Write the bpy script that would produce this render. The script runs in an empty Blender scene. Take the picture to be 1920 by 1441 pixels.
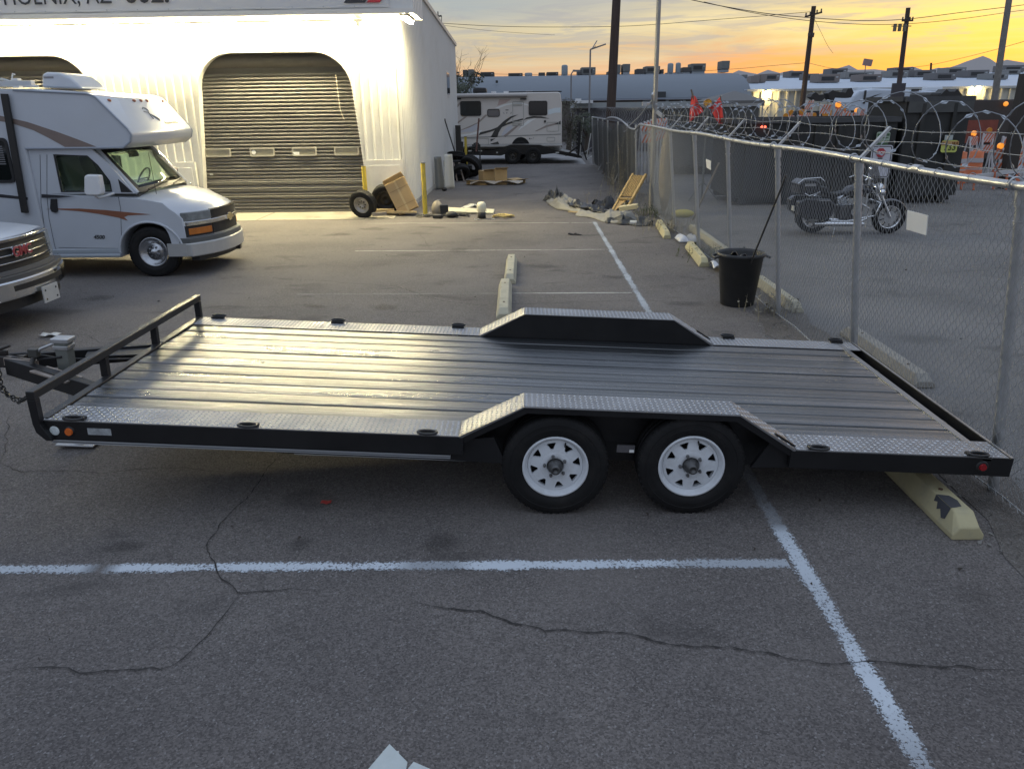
import bpy, math, random
from math import sin, cos, pi, radians, sqrt, atan2
from mathutils import Vector, Matrix, Euler

SC = bpy.context.scene
COL = SC.collection

# ------------------------------------------------------------------ camera
F_PX, CX, CY, CAM_H = 1442.0, 960.0, 720.5, 2.5
_r = radians(0.8)
DY = Vector(((985.0 - CX) / F_PX, -(200.0 - CY) / F_PX, -1.0)).normalized()
_h = Vector((cos(_r), sin(_r), 0.0))
DX = (_h - DY * _h.dot(DY)).normalized()
DZ = DX.cross(DY)
RW = Matrix((DX, DY, DZ))                       # camera -> world rotation
CAMP = Vector((0, 0, CAM_H))
cam_d = bpy.data.cameras.new('camera')
cam = bpy.data.objects.new('camera', cam_d)
COL.objects.link(cam)
cam.matrix_world = Matrix.Translation(CAMP) @ RW.to_4x4()
cam_d.sensor_width = 36.0
cam_d.lens = F_PX / 1920.0 * 36.0
cam_d.clip_start = 0.05
cam_d.clip_end = 12000
SC.camera = cam

def ray(px, py):
    return RW @ Vector(((px - CX) / F_PX, -(py - CY) / F_PX, -1.0))
def gz(px, py, z=0.0):
    r = ray(px, py); return CAMP + r * ((z - CAM_H) / r.z)
def gy(px, py, Y):
    r = ray(px, py); return CAMP + r * (Y / r.y)
def xz(px, py, Y):
    p = gy(px, py, Y); return (p.x, p.z)

# ------------------------------------------------------------------ world
SUN_AZ = radians(36.0)        # to the right of +Y
SUN_EL = radians(3.0)
SUNV = Vector((sin(SUN_AZ), cos(SUN_AZ), 0))
W = bpy.data.worlds.new('World'); SC.world = W
W.use_nodes = True
nt = W.node_tree; nt.nodes.clear()
N = nt.nodes.new; L = nt.links.new
out = N('ShaderNodeOutputWorld')
tc = N('ShaderNodeTexCoord')
nrm = N('ShaderNodeVectorMath'); nrm.operation = 'NORMALIZE'; L(tc.outputs['Generated'], nrm.inputs[0])
sep = N('ShaderNodeSeparateXYZ'); L(nrm.outputs[0], sep.inputs[0])
flat = N('ShaderNodeVectorMath'); flat.operation = 'MULTIPLY'; L(nrm.outputs[0], flat.inputs[0]); flat.inputs[1].default_value = (1, 1, 0)
fn = N('ShaderNodeVectorMath'); fn.operation = 'NORMALIZE'; L(flat.outputs[0], fn.inputs[0])
dot = N('ShaderNodeVectorMath'); dot.operation = 'DOT_PRODUCT'; L(fn.outputs[0], dot.inputs[0]); dot.inputs[1].default_value = SUNV
# wispy cloud noise, stretched along the horizon
def cloud_noise(scale, vec, detail, dist):
    m = N('ShaderNodeVectorMath'); m.operation = 'MULTIPLY'; L(nrm.outputs[0], m.inputs[0]); m.inputs[1].default_value = vec
    n = N('ShaderNodeTexNoise'); n.inputs['Scale'].default_value = scale; n.inputs['Detail'].default_value = detail
    n.inputs['Distortion'].default_value = dist; n.inputs['Roughness'].default_value = 0.62
    L(m.outputs[0], n.inputs['Vector']); return n.outputs['Fac']
n1 = cloud_noise(1.9, (1.6, 1.6, 17.0), 6, 0.6)
n2 = cloud_noise(3.1, (2.2, 2.2, 24.0), 7, 0.9)
def mth(op, a, b=None, c=None, clamp=False):
    m = N('ShaderNodeMath'); m.operation = op; m.use_clamp = clamp
    for i, v in enumerate((a, b, c)):
        if v is None: continue
        if isinstance(v, (int, float)): m.inputs[i].default_value = v
        else: L(v, m.inputs[i])
    return m.outputs[0]
# elevation perturbed by the clouds so that the bands are uneven
el = mth('ADD', sep.outputs['Z'], mth('MULTIPLY', mth('SUBTRACT', n1, 0.5), 0.075))
el = mth('ADD', el, mth('MULTIPLY', mth('SUBTRACT', n2, 0.5), 0.03))
eln = mth('DIVIDE', mth('ADD', el, 0.02), 0.80, clamp=True)
def ramp(stops):
    r = N('ShaderNodeValToRGB'); L(eln, r.inputs[0]); e = r.color_ramp.elements
    for i, (d, c) in enumerate(stops):
        p = (sin(radians(d)) + 0.02) / 0.80
        if i < 2: e[i].position = p
        x = e[i] if i < 2 else e.new(p)
        x.position = p; x.color = (*c, 1)
    return r.outputs[0]
ZEN = (.64, .77, 1.0)
sunr = ramp([(-0.8, (.93, .34, .06)), (2.0, (.93, .44, .08)), (3.4, (.95, .57, .11)), (4.9, (.96, .73, .20)), (6.2, (.80, .62, .27)), (7.2, (.56, .45, .29)), (10, (.42, .40, .40)), (16, (.30, .36, .48)), (24, (.38, .48, .67)), (48, ZEN)])
midr = ramp([(-0.8, (.84, .34, .13)), (2.3, (.84, .39, .15)), (3.0, (.72, .40, .22)), (3.9, (.66, .52, .31)), (4.8, (.80, .67, .38)), (6.0, (.57, .51, .37)), (7.2, (.43, .43, .41)), (10, (.35, .38, .42)), (16, (.28, .35, .48)), (24, (.38, .48, .67)), (48, ZEN)])
leftr = ramp([(-0.8, (.60, .40, .28)), (2.3, (.68, .40, .24)), (3.3, (.60, .46, .29)), (4.6, (.58, .51, .36)), (6.3, (.36, .40, .42)), (9, (.32, .37, .43)), (16, (.28, .35, .48)), (24, (.38, .48, .67)), (48, ZEN)])
antr = ramp([(-0.8, (.34, .33, .38)), (4, (.36, .37, .43)), (9, (.38, .42, .51)), (18, (.36, .43, .56)), (48, ZEN)])
def mix(f, a, b):
    m = N('ShaderNodeMix'); m.data_type = 'RGBA'
    if isinstance(f, (int, float)): m.inputs[0].default_value = f
    else: L(f, m.inputs[0])
    for i, v in ((6, a), (7, b)):
        if isinstance(v, tuple): m.inputs[i].default_value = (*v, 1)
        else: L(v, m.inputs[i])
    return m.outputs[2]
def mrange(v, a, b):
    m = N('ShaderNodeMapRange'); m.interpolation_type = 'SMOOTHSTEP'; L(v, m.inputs[0])
    m.inputs[1].default_value = a; m.inputs[2].default_value = b; return m.outputs[0]
skyc = mix(mrange(dot.outputs['Value'], 0.20, 0.72), antr, leftr)
skyc = mix(mrange(dot.outputs['Value'], 0.75, 0.93), skyc, midr)
skyc = mix(mrange(dot.outputs['Value'], 0.915, 0.995), skyc, sunr)
# grey-blue cloud bars and pale streaks
cl = mth('MULTIPLY', mrange(n2, 0.46, 0.62), 0.62)
cl = mth('MULTIPLY', cl, mrange(sep.outputs['Z'], 0.030, 0.075))
skyc = mix(cl, skyc, (.36, .36, .385))
st = mth('MULTIPLY', mrange(n1, 0.54, 0.72), 0.30)
skyc = mix(st, skyc, (.80, .68, .48))
below = mrange(sep.outputs['Z'], -0.10, -0.01)
skyc = mix(below, (.10, .10, .11), skyc)
bg = N('ShaderNodeBackground'); L(skyc, bg.inputs[0]); bg.inputs[1].default_value = 1.0
sky = N('ShaderNodeTexSky'); sky.sky_type = 'NISHITA'; sky.sun_disc = False
sky.sun_elevation = SUN_EL; sky.sun_rotation = SUN_AZ
bg2 = N('ShaderNodeBackground'); L(sky.outputs[0], bg2.inputs[0]); bg2.inputs[1].default_value = 0.015
add = N('ShaderNodeAddShader'); L(bg.outputs[0], add.inputs[0]); L(bg2.outputs[0], add.inputs[1])
L(add.outputs[0], out.inputs[0])
# ------------------------------------------------------------------ sun (already behind the clouds)
sd = bpy.data.lights.new('sun', 'SUN'); sd.energy = 0.06; sd.angle = radians(14); sd.color = (1.0, .72, .42)
sun = bpy.data.objects.new('sun', sd); COL.objects.link(sun)
sv = Vector((sin(SUN_AZ) * cos(SUN_EL), cos(SUN_AZ) * cos(SUN_EL), sin(SUN_EL)))
sun.rotation_euler = sv.to_track_quat('Z', 'Y').to_euler()
sun.location = (30, 40, 20)
SC.view_settings.view_transform = 'Standard'
SC.view_settings.look = 'None'
SC.view_settings.exposure = 0.10
SC.view_settings.gamma = 1.0
SC.view_settings.use_curve_mapping = False
try:
    SC.cycles.use_denoising = True
    SC.cycles.sample_clamp_indirect = 6.0
    SC.cycles.max_bounces = 8
except Exception:
    pass
rnd = random.Random(7)
# ------------------------------------------------------------------ materials
MATS = {}
def M(name, col, rough=0.6, metal=0.0, var=0.0, vscale=4.0, bump=0.0, bscale=60.0, dirt=None, dirt_amt=0.0, dirt_scale=1.2,
      spec=0.5, emit=None, estr=0.0, coat=0.0, stretch=(1, 1, 1), trans=0.0, alpha=1.0, rvar=0.0):
    if name in MATS: return MATS[name]
    m = bpy.data.materials.new(name); m.use_nodes = True
    t = m.node_tree; n = t.nodes; l = t.links
    b = n['Principled BSDF']
    b.inputs['Base Color'].default_value = (*col, 1); b.inputs['Roughness'].default_value = rough
    b.inputs['Metallic'].default_value = metal; b.inputs['Specular IOR Level'].default_value = spec
    b.inputs['Coat Weight'].default_value = coat; b.inputs['Transmission Weight'].default_value = trans
    b.inputs['Alpha'].default_value = alpha
    if emit: b.inputs['Emission Color'].default_value = (*emit, 1); b.inputs['Emission Strength'].default_value = estr
    if var or bump or dirt or rvar:
        tc = n.new('ShaderNodeTexCoord'); mp = n.new('ShaderNodeMapping'); mp.inputs['Scale'].default_value = stretch
        l.new(tc.outputs['Object'], mp.inputs[0])
        oi = n.new('ShaderNodeObjectInfo'); va = n.new('ShaderNodeVectorMath'); va.operation = 'ADD'
        sc = n.new('ShaderNodeVectorMath'); sc.operation = 'SCALE'; sc.inputs[0].default_value = (13.7, 7.1, 3.3)
        l.new(oi.outputs['Random'], sc.inputs['Scale']); l.new(mp.outputs[0], va.inputs[0]); l.new(sc.outputs[0], va.inputs[1])
        V = va.outputs[0]
    cur = None
    def noise(scale, detail=5, rgh=0.6):
        x = n.new('ShaderNodeTexNoise'); x.inputs['Scale'].default_value = scale; x.inputs['Detail'].default_value = detail
        x.inputs['Roughness'].default_value = rgh; l.new(V, x.inputs['Vector']); return x.outputs['Fac']
    if var:
        nz = noise(vscale)
        mr = n.new('ShaderNodeMapRange'); l.new(nz, mr.inputs[0]); mr.inputs[1].default_value = .25; mr.inputs[2].default_value = .75
        mr.inputs[3].default_value = 1 - var; mr.inputs[4].default_value = 1 + var
        hv = n.new('ShaderNodeHueSaturation'); hv.inputs['Color'].default_value = (*col, 1); l.new(mr.outputs[0], hv.inputs['Value'])
        cur = hv.outputs[0]
    if dirt:
        nz = noise(dirt_scale, 8, .7)
        mr = n.new('ShaderNodeMapRange'); l.new(nz, mr.inputs[0]); mr.inputs[1].default_value = .48; mr.inputs[2].default_value = .72
        mr.inputs[3].default_value = 0; mr.inputs[4].default_value = dirt_amt
        mx = n.new('ShaderNodeMix'); mx.data_type = 'RGBA'; l.new(mr.outputs[0], mx.inputs[0])
        if cur: l.new(cur, mx.inputs[6])
        else: mx.inputs[6].default_value = (*col, 1)
        mx.inputs[7].default_value = (*dirt, 1); cur = mx.outputs[2]
    if cur: l.new(cur, b.inputs['Base Color'])
    if rvar:
        nz = noise(vscale * 1.7)
        mr = n.new('ShaderNodeMapRange'); l.new(nz, mr.inputs[0]); mr.inputs[1].default_value = .3; mr.inputs[2].default_value = .7
        mr.inputs[3].default_value = max(0.02, rough - rvar); mr.inputs[4].default_value = rough + rvar; l.new(mr.outputs[0], b.inputs['Roughness'])
    if bump:
        nz = noise(bscale, 6); bp = n.new('ShaderNodeBump'); bp.inputs['Strength'].default_value = bump; bp.inputs['Distance'].default_value = .01
        l.new(nz, bp.inputs['Height']); l.new(bp.outputs[0], b.inputs['Normal'])
    MATS[name] = m
    return m

def ground_mat(name, c1, c2, speck, bump, stain=True, rough=.85, near=None):
    m = bpy.data.materials.new(name); m.use_nodes = True
    t = m.node_tree; n = t.nodes; l = t.links; b = n['Principled BSDF']
    b.inputs['Roughness'].default_value = rough; b.inputs['Specular IOR Level'].default_value = .35
    g = n.new('ShaderNodeNewGeometry'); P = g.outputs['Position']
    def noise(s, d, r=.6, dist=0.0, st=None):
        x = n.new('ShaderNodeTexNoise'); x.inputs['Scale'].default_value = s; x.inputs['Detail'].default_value = d; x.inputs['Roughness'].default_value = r
        x.inputs['Distortion'].default_value = dist
        if st:
            v = n.new('ShaderNodeVectorMath'); v.operation = 'MULTIPLY'; v.inputs[1].default_value = st; l.new(P, v.inputs[0]); l.new(v.outputs[0], x.inputs['Vector'])
        else: l.new(P, x.inputs['Vector'])
        return x.outputs['Fac']
    def mr(v, a, b_, c=0., d=1.):
        x = n.new('ShaderNodeMapRange'); l.new(v, x.inputs[0]); x.inputs[1].default_value = a; x.inputs[2].default_value = b_; x.inputs[3].default_value = c; x.inputs[4].default_value = d; return x.outputs[0]
    def mx(f, a, b_):
        x = n.new('ShaderNodeMix'); x.data_type = 'RGBA'; l.new(f, x.inputs[0])
        for i, v in ((6, a), (7, b_)):
            if isinstance(v, tuple): x.inputs[i].default_value = (*v, 1)
            else: l.new(v, x.inputs[i])
        return x.outputs[2]
    c = mx(mr(noise(.55, 6), .32, .68), c1, c2)
    # fine aggregate
    vo = n.new('ShaderNodeTexVoronoi'); vo.inputs['Scale'].default_value = 120; l.new(P, vo.inputs['Vector'])
    sepc = n.new('ShaderNodeSeparateColor'); l.new(vo.outputs['Color'], sepc.inputs[0])
    k = mr(sepc.outputs[0], .0, 1., 1 - speck, 1 + speck)
    hv = n.new('ShaderNodeHueSaturation'); l.new(c, hv.inputs['Color']); l.new(k, hv.inputs['Value']); c = hv.outputs[0]
    c = mx(mr(sepc.outputs[1], .955, .975, 0, .5), c, (.32, .31, .30))
    c = mx(mr(noise(14, 5, .7), .55, .75, 0, .35), c, tuple(x * .62 for x in c1))
    if stain:
        c = mx(mr(noise(1.1, 4, .55, .4, (1, 1.6, 1)), .58, .68, 0, .48), c, tuple(x * .42 for x in c1))
        c = mx(mr(noise(.33, 3, .5, .3), .52, .70, 0, .5), c, tuple(x * 1.28 for x in c2))
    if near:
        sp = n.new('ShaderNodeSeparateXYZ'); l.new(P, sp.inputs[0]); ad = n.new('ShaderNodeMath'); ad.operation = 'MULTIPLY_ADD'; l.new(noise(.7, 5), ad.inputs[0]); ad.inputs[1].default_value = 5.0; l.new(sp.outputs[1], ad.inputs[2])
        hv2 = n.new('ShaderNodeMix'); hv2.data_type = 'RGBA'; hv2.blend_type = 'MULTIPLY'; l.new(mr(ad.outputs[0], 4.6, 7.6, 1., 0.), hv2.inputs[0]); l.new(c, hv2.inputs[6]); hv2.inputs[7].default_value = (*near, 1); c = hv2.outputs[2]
    l.new(c, b.inputs['Base Color'])
    bp = n.new('ShaderNodeBump'); bp.inputs['Strength'].default_value = bump; bp.inputs['Distance'].default_value = .006
    l.new(vo.outputs['Distance'], bp.inputs['Height'])
    bp2 = n.new('ShaderNodeBump'); bp2.inputs['Strength'].default_value = .25; bp2.inputs['Distance'].default_value = .02
    l.new(noise(6, 8, .7), bp2.inputs['Height']); l.new(bp.outputs[0], bp2.inputs['Normal']); l.new(bp2.outputs[0], b.inputs['Normal'])
    return m

def paint_mat(name, col, base, wear):
    """road paint worn through to the asphalt under it"""
    m = bpy.data.materials.new(name); m.use_nodes = True
    t = m.node_tree; n = t.nodes; l = t.links; b = n['Principled BSDF']; b.inputs['Roughness'].default_value = .8
    g = n.new('ShaderNodeNewGeometry'); P = g.outputs['Position']
    a = n.new('ShaderNodeTexNoise'); a.inputs['Scale'].default_value = 60; a.inputs['Detail'].default_value = 6; a.inputs['Roughness'].default_value = .75; l.new(P, a.inputs['Vector'])
    c = n.new('ShaderNodeTexNoise'); c.inputs['Scale'].default_value = 2.3; c.inputs['Detail'].default_value = 4; l.new(P, c.inputs['Vector'])
    a2 = n.new('ShaderNodeMapRange'); a2.clamp = False; l.new(a.outputs['Fac'], a2.inputs[0]); a2.inputs[1].default_value = 0; a2.inputs[2].default_value = 1; a2.inputs[3].default_value = -.45; a2.inputs[4].default_value = 1.45
    s = n.new('ShaderNodeMath'); s.operation = 'MULTIPLY_ADD'; l.new(c.outputs['Fac'], s.inputs[0]); s.inputs[1].default_value = .75; l.new(a2.outputs[0], s.inputs[2])
    # feathered, oversprayed edges (u runs 0..1 across the stripe)
    uv = n.new('ShaderNodeUVMap'); uv.uv_map = 'UVMap'; su = n.new('ShaderNodeSeparateXYZ'); l.new(uv.outputs[0], su.inputs[0])
    d1 = n.new('ShaderNodeMath'); d1.operation = 'SUBTRACT'; l.new(su.outputs[0], d1.inputs[0]); d1.inputs[1].default_value = .5
    d2 = n.new('ShaderNodeMath'); d2.operation = 'ABSOLUTE'; l.new(d1.outputs[0], d2.inputs[0])
    d3 = n.new('ShaderNodeMapRange'); l.new(d2.outputs[0], d3.inputs[0]); d3.inputs[1].default_value = .14; d3.inputs[2].default_value = .5; d3.inputs[3].default_value = 0; d3.inputs[4].default_value = .62
    s2 = n.new('ShaderNodeMath'); s2.operation = 'ADD'; l.new(s.outputs[0], s2.inputs[0]); l.new(d3.outputs[0], s2.inputs[1])
    mr = n.new('ShaderNodeMapRange'); l.new(s2.outputs[0], mr.inputs[0]); mr.inputs[1].default_value = wear; mr.inputs[2].default_value = wear + .16; mr.inputs[3].default_value = .93; mr.inputs[4].default_value = 0
    am = n.new('ShaderNodeMath'); am.operation = 'MULTIPLY'; l.new(mr.outputs[0], am.inputs[0]); l.new(su.outputs[1], am.inputs[1])
    b.inputs['Base Color'].default_value = (*col, 1); l.new(am.outputs[0], b.inputs['Alpha'])
    return m

# ------------------------------------------------------------------ mesh builder
class MB:
    def __init__(s): s.v = []; s.f = []; s.sm = []
    def _add(s, vs, fs, smooth=False):
        o = len(s.v); s.v += [Vector(v) for v in vs]
        for f in fs: s.f.append([i + o for i in f]); s.sm.append(smooth)
        return o
    def box(s, c, d, rz=0.0, rot=None):
        x, y, z = d[0] / 2, d[1] / 2, d[2] / 2
        vs = [Vector(p) for p in ((-x, -y, -z), (x, -y, -z), (x, y, -z), (-x, y, -z), (-x, -y, z), (x, -y, z), (x, y, z), (-x, y, z))]
        R = (rot.to_matrix() if isinstance(rot, Euler) else rot) if rot is not None else (Matrix.Rotation(rz, 3, 'Z') if rz else None)
        if R is not None: vs = [R @ v for v in vs]
        c = Vector(c)
        s._add([v + c for v in vs], [(3, 2, 1, 0), (4, 5, 6, 7), (0, 1, 5, 4), (1, 2, 6, 5), (2, 3, 7, 6), (3, 0, 4, 7)]); return s
    def bar(s, a, b, w, h, up=(0, 0, 1)):
        """box beam from a to b"""
        a = Vector(a); b = Vector(b); d = b - a; L_ = d.length; d.normalize()
        u = Vector(up); sd_ = d.cross(u)
        if sd_.length < 1e-4: sd_ = d.cross(Vector((1, 0, 0)))
        sd_.normalize(); u = sd_.cross(d)
        R = Matrix((d, sd_, u)).transposed()
        return s.box((a + b) / 2, (L_, w, h), rot=R)
    def prism(s, poly, axis, a0, a1, flip=False):
        """polygon extruded along an axis: 'x': poly=(y,z); 'y': poly=(x,z); 'z': poly=(x,y)"""
        def p(u, v, a): return {'x': (a, u, v), 'y': (u, a, v), 'z': (u, v, a)}[axis]
        n = len(poly)
        area = sum(poly[i][0] * poly[(i + 1) % n][1] - poly[(i + 1) % n][0] * poly[i][1] for i in range(n))
        if axis == 'y': area = -area
        if (area < 0): poly = poly[::-1]
        if a1 < a0: a0, a1 = a1, a0
        vs = [p(u, v, a0) for u, v in poly] + [p(u, v, a1) for u, v in poly]
        fs = [list(range(n - 1, -1, -1)), list(range(n, 2 * n))]
        for i in range(n):
            j = (i + 1) % n; fs.append((i, j, j + n, i + n))
        s._add(vs, fs); return s
    def slices(s, poly, axis, stations, warp=None):
        """prism cut in slices so that it can be warped: warp(Vector, t)"""
        def p(u, v, a): return Vector({'x': (a, u, v), 'y': (u, a, v), 'z': (u, v, a)}[axis])
        n = len(poly)
        area = sum(poly[i][0] * poly[(i + 1) % n][1] - poly[(i + 1) % n][0] * poly[i][1] for i in range(n))
        if axis == 'y': area = -area
        if area < 0: poly = poly[::-1]
        vs = []
        for a in stations: vs += [warp(p(u, v, a)) if warp else p(u, v, a) for u, v in poly]
        fs = [list(range(n - 1, -1, -1)), list(range((len(stations) - 1) * n, len(stations) * n))]
        sm = [False, False]
        o = len(s.v)
        for k in range(len(stations) - 1):
            for i in range(n):
                j = (i + 1) % n; fs.append((k * n + i, k * n + j, (k + 1) * n + j, (k + 1) * n + i))
        s._add(vs, fs, False); return s
    def cyl(s, a, b, r0, r1=None, n=12, caps=True, smooth=True):
        a = Vector(a); b = Vector(b); r1 = r0 if r1 is None else r1
        d = (b - a).normalized(); u = d.orthogonal().normalized(); w = d.cross(u)
        A = [a + (u * cos(2 * pi * i / n) + w * sin(2 * pi * i / n)) * r0 for i in range(n)]
        B = [b + (u * cos(2 * pi * i / n) + w * sin(2 * pi * i / n)) * r1 for i in range(n)]
        s._add(A + B, [(i, (i + 1) % n, n + (i + 1) % n, n + i) for i in range(n)], smooth)
        if caps:
            s._add(A, [list(range(n - 1, -1, -1))]); s._add(B, [list(range(n))])
        return s
    def path(s, pts, r, n=6, closed=False, smooth=True, flat=None):
        pts = [Vector(p) for p in pts]; m = len(pts); rings = []
        pu = None
        for i, p in enumerate(pts):
            if closed: d = pts[(i + 1) % m] - pts[i - 1]
            else: d = pts[min(i + 1, m - 1)] - pts[max(i - 1, 0)]
            d.normalize()
            u = (pu - d * pu.dot(d)) if pu is not None else d.orthogonal()
            if u.length < 1e-5: u = d.orthogonal()
            u.normalize(); pu = u; w = d.cross(u)
            rr = r[i] if isinstance(r, (list, tuple)) else r
            rings.append([p + (u * cos(2 * pi * k / n) + w * sin(2 * pi * k / n)) * rr for k in range(n)])
        vs = [v for q in rings for v in q]; fs = []
        for i in range(m if closed else m - 1):
            j = (i + 1) % m
            for k in range(n): fs.append((i * n + k, i * n + (k + 1) % n, j * n + (k + 1) % n, j * n + k))
        s._add(vs, fs, smooth)
        if not closed:
            s._add(rings[0], [list(range(n - 1, -1, -1))]); s._add(rings[-1], [list(range(n))])
        return s
    def lathe(s, prof, c, axis='z', n=24, smooth=True, mat=None):
        """profile of (radius, height) turned about an axis through c"""
        c = Vector(c); vs = []; fs = []
        ax = {'x': (Vector((1, 0, 0)), Vector((0, 1, 0)), Vector((0, 0, 1))), 'y': (Vector((0, 1, 0)), Vector((0, 0, 1)), Vector((1, 0, 0))), 'z': (Vector((0, 0, 1)), Vector((1, 0, 0)), Vector((0, 1, 0)))}[axis] if isinstance(axis, str) else axis
        d, u, w = ax
        for r, h in prof:
            for k in range(n): vs.append(c + d * h + (u * cos(2 * pi * k / n) + w * sin(2 * pi * k / n)) * r)
        for i in range(len(prof) - 1):
            for k in range(n): fs.append((i * n + k, i * n + (k + 1) % n, (i + 1) * n + (k + 1) % n, (i + 1) * n + k))
        s._add(vs, fs, smooth); return s
    def disc(s, c, r, axis='y', n=16, sgn=-1):
        c = Vector(c); u, w = {'x': (Vector((0, 1, 0)), Vector((0, 0, 1))), 'y': (Vector((1, 0, 0)), Vector((0, 0, 1))), 'z': (Vector((1, 0, 0)), Vector((0, 1, 0)))}[axis]
        s._add([c + (u * cos(2 * pi * k / n) + w * sin(2 * pi * k / n)) * r for k in range(n)], [list(range(n))]); return s
    def ball(s, c, r, n=10, m=6, sc=(1, 1, 1)):
        c = Vector(c); vs = []; fs = []
        for i in range(m + 1):
            t = pi * i / m
            for k in range(n): vs.append(c + Vector((sin(t) * cos(2 * pi * k / n) * sc[0], sin(t) * sin(2 * pi * k / n) * sc[1], cos(t) * sc[2])) * r)
        for i in range(m):
            for k in range(n): fs.append((i * n + k, (i + 1) * n + k, (i + 1) * n + (k + 1) % n, i * n + (k + 1) % n))
        s._add(vs, fs, True); return s
    def poly(s, pts, smooth=False): s._add(pts, [list(range(len(pts)))], smooth); return s
    def grid(s, nx, ny, fn_, smooth=True):
        vs = [fn_(i / (nx - 1), j / (ny - 1)) for j in range(ny) for i in range(nx)]
        s._add(vs, [(j * nx + i, j * nx + i + 1, (j + 1) * nx + i + 1, (j + 1) * nx + i) for j in range(ny - 1) for i in range(nx - 1)], smooth); return s
    def xf(s, mat, start=0):
        for i in range(start, len(s.v)): s.v[i] = mat @ s.v[i]
        return s
    def mesh(s, name, mat):
        me = bpy.data.meshes.new(name)
        me.from_pydata([tuple(v) for v in s.v], [], s.f)
        me.polygons.foreach_set('use_smooth', s.sm)
        if mat is not None: me.materials.append(mat)
        me.update(); return me
    def build(s, name, mat, parent=None, label=None, cat=None, group=None, kind=None, bevel=0, seg=2, local=False, solid=0, asmooth=False):
        if parent is not None and not local and not parent.get('_loc'):
            o = Vector(parent['_o']) if '_o' in parent else Vector(parent.location)
            for i in range(len(s.v)): s.v[i] = s.v[i] - o
        ob = bpy.data.objects.new(name, s.mesh(name, mat))
        COL.objects.link(ob)
        if parent is not None: ob.parent = parent
        tag(ob, label, cat, group, kind)
        if bevel:
            b = ob.modifiers.new('bevel', 'BEVEL'); b.width = bevel; b.segments = seg; b.limit_method = 'ANGLE'; b.angle_limit = radians(35)
            for p in ob.data.polygons: p.use_smooth = False
            if asmooth:
                for p in ob.data.polygons: p.use_smooth = True
                b.harden_normals = True
        if solid:
            b = ob.modifiers.new('solid', 'SOLIDIFY'); b.thickness = solid; b.offset = 0
        if '_o' not in ob and parent is not None and not local and not parent.get('_loc'):
            ob['_o'] = list(Vector(parent['_o']) if '_o' in parent else Vector(parent.location))
        elif local or (parent is not None and parent.get('_loc')): ob['_loc'] = True
        return ob
def tag(o, label=None, cat=None, group=None, kind=None):
    if label: o['label'] = label
    if cat: o['category'] = cat
    if group: o['group'] = group
    if kind: o['kind'] = kind
def thing(name, label, cat, loc=(0, 0, 0), group=None, rot=None, local=False):
    o = bpy.data.objects.new(name, None); COL.objects.link(o); o.location = loc
    o.empty_display_size = .2
    if rot: o.rotation_euler = rot
    tag(o, label, cat, group)
    if local: o['_loc'] = True
    return o
def copy_obj(o, parent=None):
    c = o.copy(); COL.objects.link(c)
    if parent is not None: c.parent = parent
    return c
def copy_tree(o, parent=None):
    c = copy_obj(o, parent)
    for ch in [x for x in CHILD(o)]: copy_tree(ch, c)
    return c
def CHILD(o): return [x for x in COL.objects if x.parent == o]
def struct(name, mb, mat, **k): return mb.build(name, mat, kind='structure', **k)
def text_mb(body, size, mat4, shear=0.0, extrude=.002, bold=0.0, xs=1.0):
    cu = bpy.data.curves.new('txt', 'FONT'); cu.body = body; cu.size = size; cu.extrude = extrude; cu.shear = shear; cu.offset = bold
    cu.resolution_u = 3
    ob = bpy.data.objects.new('txt', cu); COL.objects.link(ob)
    dg = bpy.context.evaluated_depsgraph_get(); dg.update()
    me = bpy.data.meshes.new_from_object(ob.evaluated_get(dg))
    mb = MB(); mb._add([mat4 @ Vector((v.co.x * xs, v.co.y, v.co.z)) for v in me.vertices], [list(p.vertices) for p in me.polygons])
    bpy.data.objects.remove(ob); bpy.data.curves.remove(cu); bpy.data.meshes.remove(me)
    return mb
def frame4(o, x, y):
    """4x4 with given origin, x direction, y direction"""
    x = Vector(x).normalized(); y = Vector(y).normalized(); z = x.cross(y)
    m = Matrix((x, y, z)).transposed().to_4x4(); m.translation = Vector(o); return m
def rrect(x0, z0, x1, z1, r, n=4):
    p = []
    for cx, cz, a in ((x1 - r, z1 - r, 0), (x0 + r, z1 - r, 90), (x0 + r, z0 + r, 180), (x1 - r, z0 + r, 270)):
        for i in range(n + 1):
            t = radians(a + 90 * i / n); p.append((cx + r * cos(t), cz + r * sin(t)))
    return p
def ring_y(poly, inner, y0, y1):
    """frame between two outlines with the same number of points in an XZ plane"""
    mb = MB(); n = len(poly)
    vs = [(x, y0, z) for x, z in poly] + [(x, y0, z) for x, z in inner] + [(x, y1, z) for x, z in poly] + [(x, y1, z) for x, z in inner]
    fs = []
    for i in range(n):
        j = (i + 1) % n
        fs += [(i, j, n + j, n + i), (2 * n + j, 2 * n + i, 3 * n + i, 3 * n + j), (j, i, 2 * n + i, 2 * n + j), (n + i, n + j, 3 * n + j, 3 * n + i)]
    mb._add(vs, fs); return mb

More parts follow.
